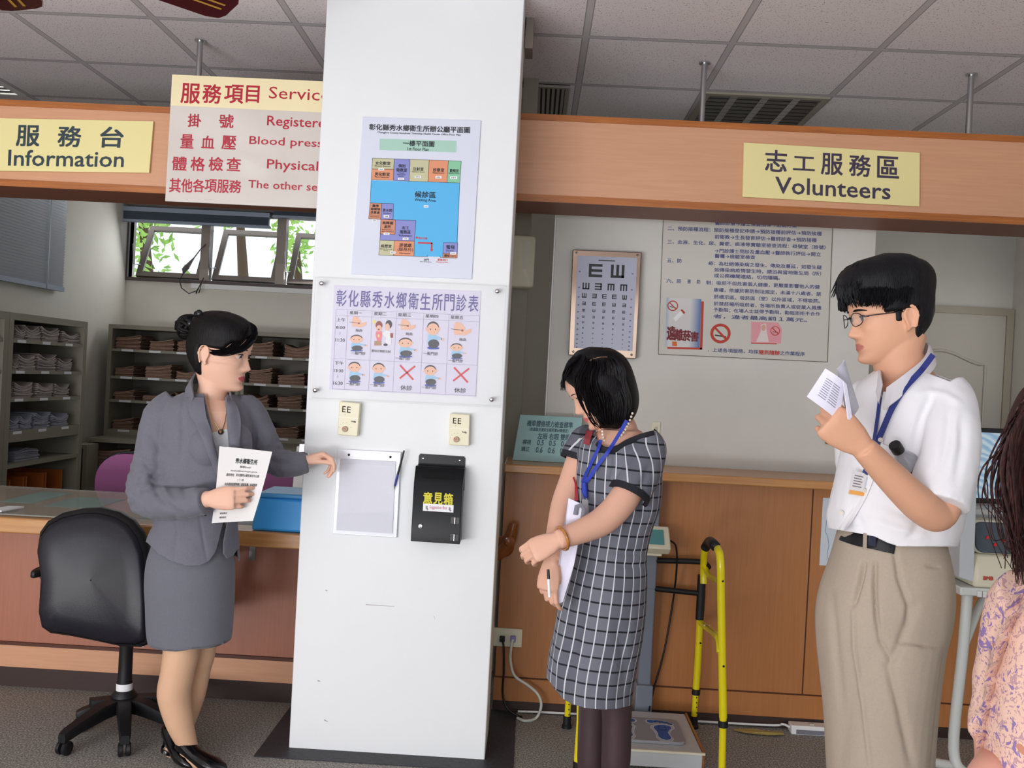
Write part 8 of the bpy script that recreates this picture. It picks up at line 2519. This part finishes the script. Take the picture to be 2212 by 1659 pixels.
arm(mb, [f3(2215, 1300, .06), f3(2180, 1420, .09), f3(2160, 1560, .08), f3(2164, 1650, .04), f3(2140, 1690, -.01), f3(2100, 1745, -.04)], [.042, .04, .036, .036, .033, .027])
hand_geo(mb, f3(2100, 1745, -.04), V((-.7, -.3, -.6)), V((0, .4, -1)), 1, [(.3, .4, .3), (.35, .5, .3), (.4, .5, .3), (.45, .5, .3)], .03, (.4, .4, .3), .92)
for x in (2310, 2400): arm(mb, [f3(x, 1800), f3(x, 2200), f3(x, 2700), f3(x, 3060)], [.075, .06, .05, .035])
me = fuse(mb, .0042, 3, .5)
put_mesh(me, 'body', M_SKIN4, girl)
eyes(F4, girl)
M_HAIR4 = hair_mat('dark_brown_hair', (24, 14, 14), (70, 36, 34))
hr = rows(YF3, [(2310, 2400, 810, .06), (2262, 2450, 836, .1), (2230, 2478, 880, .122), (2208, 2488, 940, .13), (2196, 2488, 1000, .13), (2198, 2486, 1070, .125), (2204, 2484, 1150, .115), (2208, 2480, 1200, .10), (2218, 2468, 1240, .08), (2236, 2448, 1264, .055), (2262, 2420, 1276, .03)], 44, dense=4)
hm = MB().loft(hr).mesh('hair')
wrinkle(hm, lambda p: .005 * noise.noise(V((p.x * 40 + p.z * 5, p.y * 40, p.z * 6))))
put_mesh(hm, 'hair', M_HAIR4, girl)
rnd = random.Random(41)
class PF4:
    def w(self, x, y, z): return f3(x, y, z)
cv = []
for k in range(26):
    j = lambda q: rnd.uniform(-q, q)
    x0 = rnd.uniform(2110, 2170)
    cv.append([(2216 + j(10), 880 + j(30), -.09 + j(.02)), (2185 + j(10), 930 + j(20), -.10 + j(.02)), (x0 + 14, 1000 + j(24), -.10 + j(.02)), (x0 + 8 + j(10), 1070 + j(20), -.10 + j(.02)), (x0 + 30 + j(16), 1140 + j(30), -.10 + j(.02)), (x0 + 50 + j(20), 1190 + j(40), -.10 + j(.02))])
strands(PF4(), cv, .0013, 'stray_hairs', M_HAIR4, girl, (1, 1), 5)
cv = []
for k in range(70):
    j = lambda q: rnd.uniform(-q, q)
    t_ = k / 69
    cv.append([(2240 + j(14), 850 + j(10), -.11 + .12 * t_), (2196 + j(10) + 20 * t_, 930 + j(16), -.125 + .1 * t_), (2178 + j(14) + 24 * t_, 1030 + j(10), -.12 + .1 * t_), (2186 + j(16) + 20 * t_, 1130 + j(10), -.115 + .1 * t_), (2192 + j(14) + 20 * t_, 1240 + j(26), -.10 + .1 * t_)])
strands(PF4(), cv, .005, 'hair_locks', M_HAIR4, girl, (1, .5))
m, nt, b = node_mat('floral_blouse', .85, .2)
tc = nt.nodes.new('ShaderNodeTexCoord')
n1 = nt.nodes.new('ShaderNodeTexNoise'); n1.inputs['Scale'].default_value = 50; n1.inputs['Detail'].default_value = 2; n1.inputs['Distortion'].default_value = 1.6
n2 = nt.nodes.new('ShaderNodeTexNoise'); n2.inputs['Scale'].default_value = 105; n2.inputs['Detail'].default_value = 1; n2.inputs['Distortion'].default_value = 2.0
n3 = nt.nodes.new('ShaderNodeTexNoise'); n3.inputs['Scale'].default_value = 20
for n_ in (n1, n2, n3): nt.links.new(tc.outputs['Object'], n_.inputs['Vector'])
def mk(fac, th):
    q = nt.nodes.new('ShaderNodeMath'); q.operation = 'GREATER_THAN'; nt.links.new(fac, q.inputs[0]); q.inputs[1].default_value = th; return q.outputs[0]
def mx_(fac, a, c):
    n_ = nt.nodes.new('ShaderNodeMix'); n_.data_type = 'RGBA'; nt.links.new(fac, n_.inputs[0])
    for i, q in ((6, a), (7, c)):
        if isinstance(q, tuple): n_.inputs[i].default_value = q
        else: nt.links.new(q, n_.inputs[i])
    return n_.outputs[2]
c_ = mx_(mk(n2.outputs['Fac'], .57), lin((222, 186, 168)), lin((182, 146, 152)))
c_ = mx_(mk(n1.outputs['Fac'], .62), c_, lin((140, 116, 164)))
c_ = mx_(mk(n3.outputs['Fac'], .70), c_, lin((190, 134, 110)))
nt.links.new(c_, b.inputs['Base Color'])
M_FLO = m
fb = MB()
fb.loft(rows(YF3, [(2290, 2450, 1238, .07), (2228, 2495, 1275, .10), (2196, 2515, 1330, .115), (2178, 2512, 1400, .118), (2160, 2506, 1480, .118), (2150, 2500, 1560, .118), (2146, 2496, 1680, .12), (2150, 2500, 1800, .125)], 44, dense=4))
arm(fb, [f3(2232, 1290, .03), f3(2204, 1330, .06), f3(2180, 1430, .085), f3(2164, 1540, .075), f3(2160, 1590, .05)], [.048, .05, .046, .043, .044])
fm = fuse(fb, .005, 3)
wrinkle(fm, lambda p: .003 * noise.noise(V((p.x * 25 + p.z * 20, p.y * 25, p.z * 22))))
put_mesh(fm, 'blouse', M_FLO, girl)
rf = []
Kc = 26
for i in range(Kc + 1):
    t_ = i / Kc
    x = crom([(0, 2196), (.25, 2170), (.5, 2142), (.75, 2128), (1, 2116)], t_)[0]
    y = 1262 + 350 * t_
    wv_ = math.sin(t_ * 46) * .010
    a = f3(x + 22, y, -.02 + .06 * t_)
    bq_ = f3(x - 4 + 5 * math.sin(t_ * 31), y + 6, -.035 + .06 * t_ + wv_)
    rf.append([a, bq_, bq_ + V((0, .002, 0)), a + V((0, .003, 0))])
MB().loft(rf).build('ruffle', M_FLO, girl, smooth=60)
for x in (2310, 2400):
    MB().tube([f3(x, 1760), f3(x, 2200), f3(x, 2700), f3(x, 3050)], [.11, .085, .075, .07], 20).build('trouser_leg', mat('dark_skirt_cloth', (60, 58, 70), .8), girl, smooth=60)
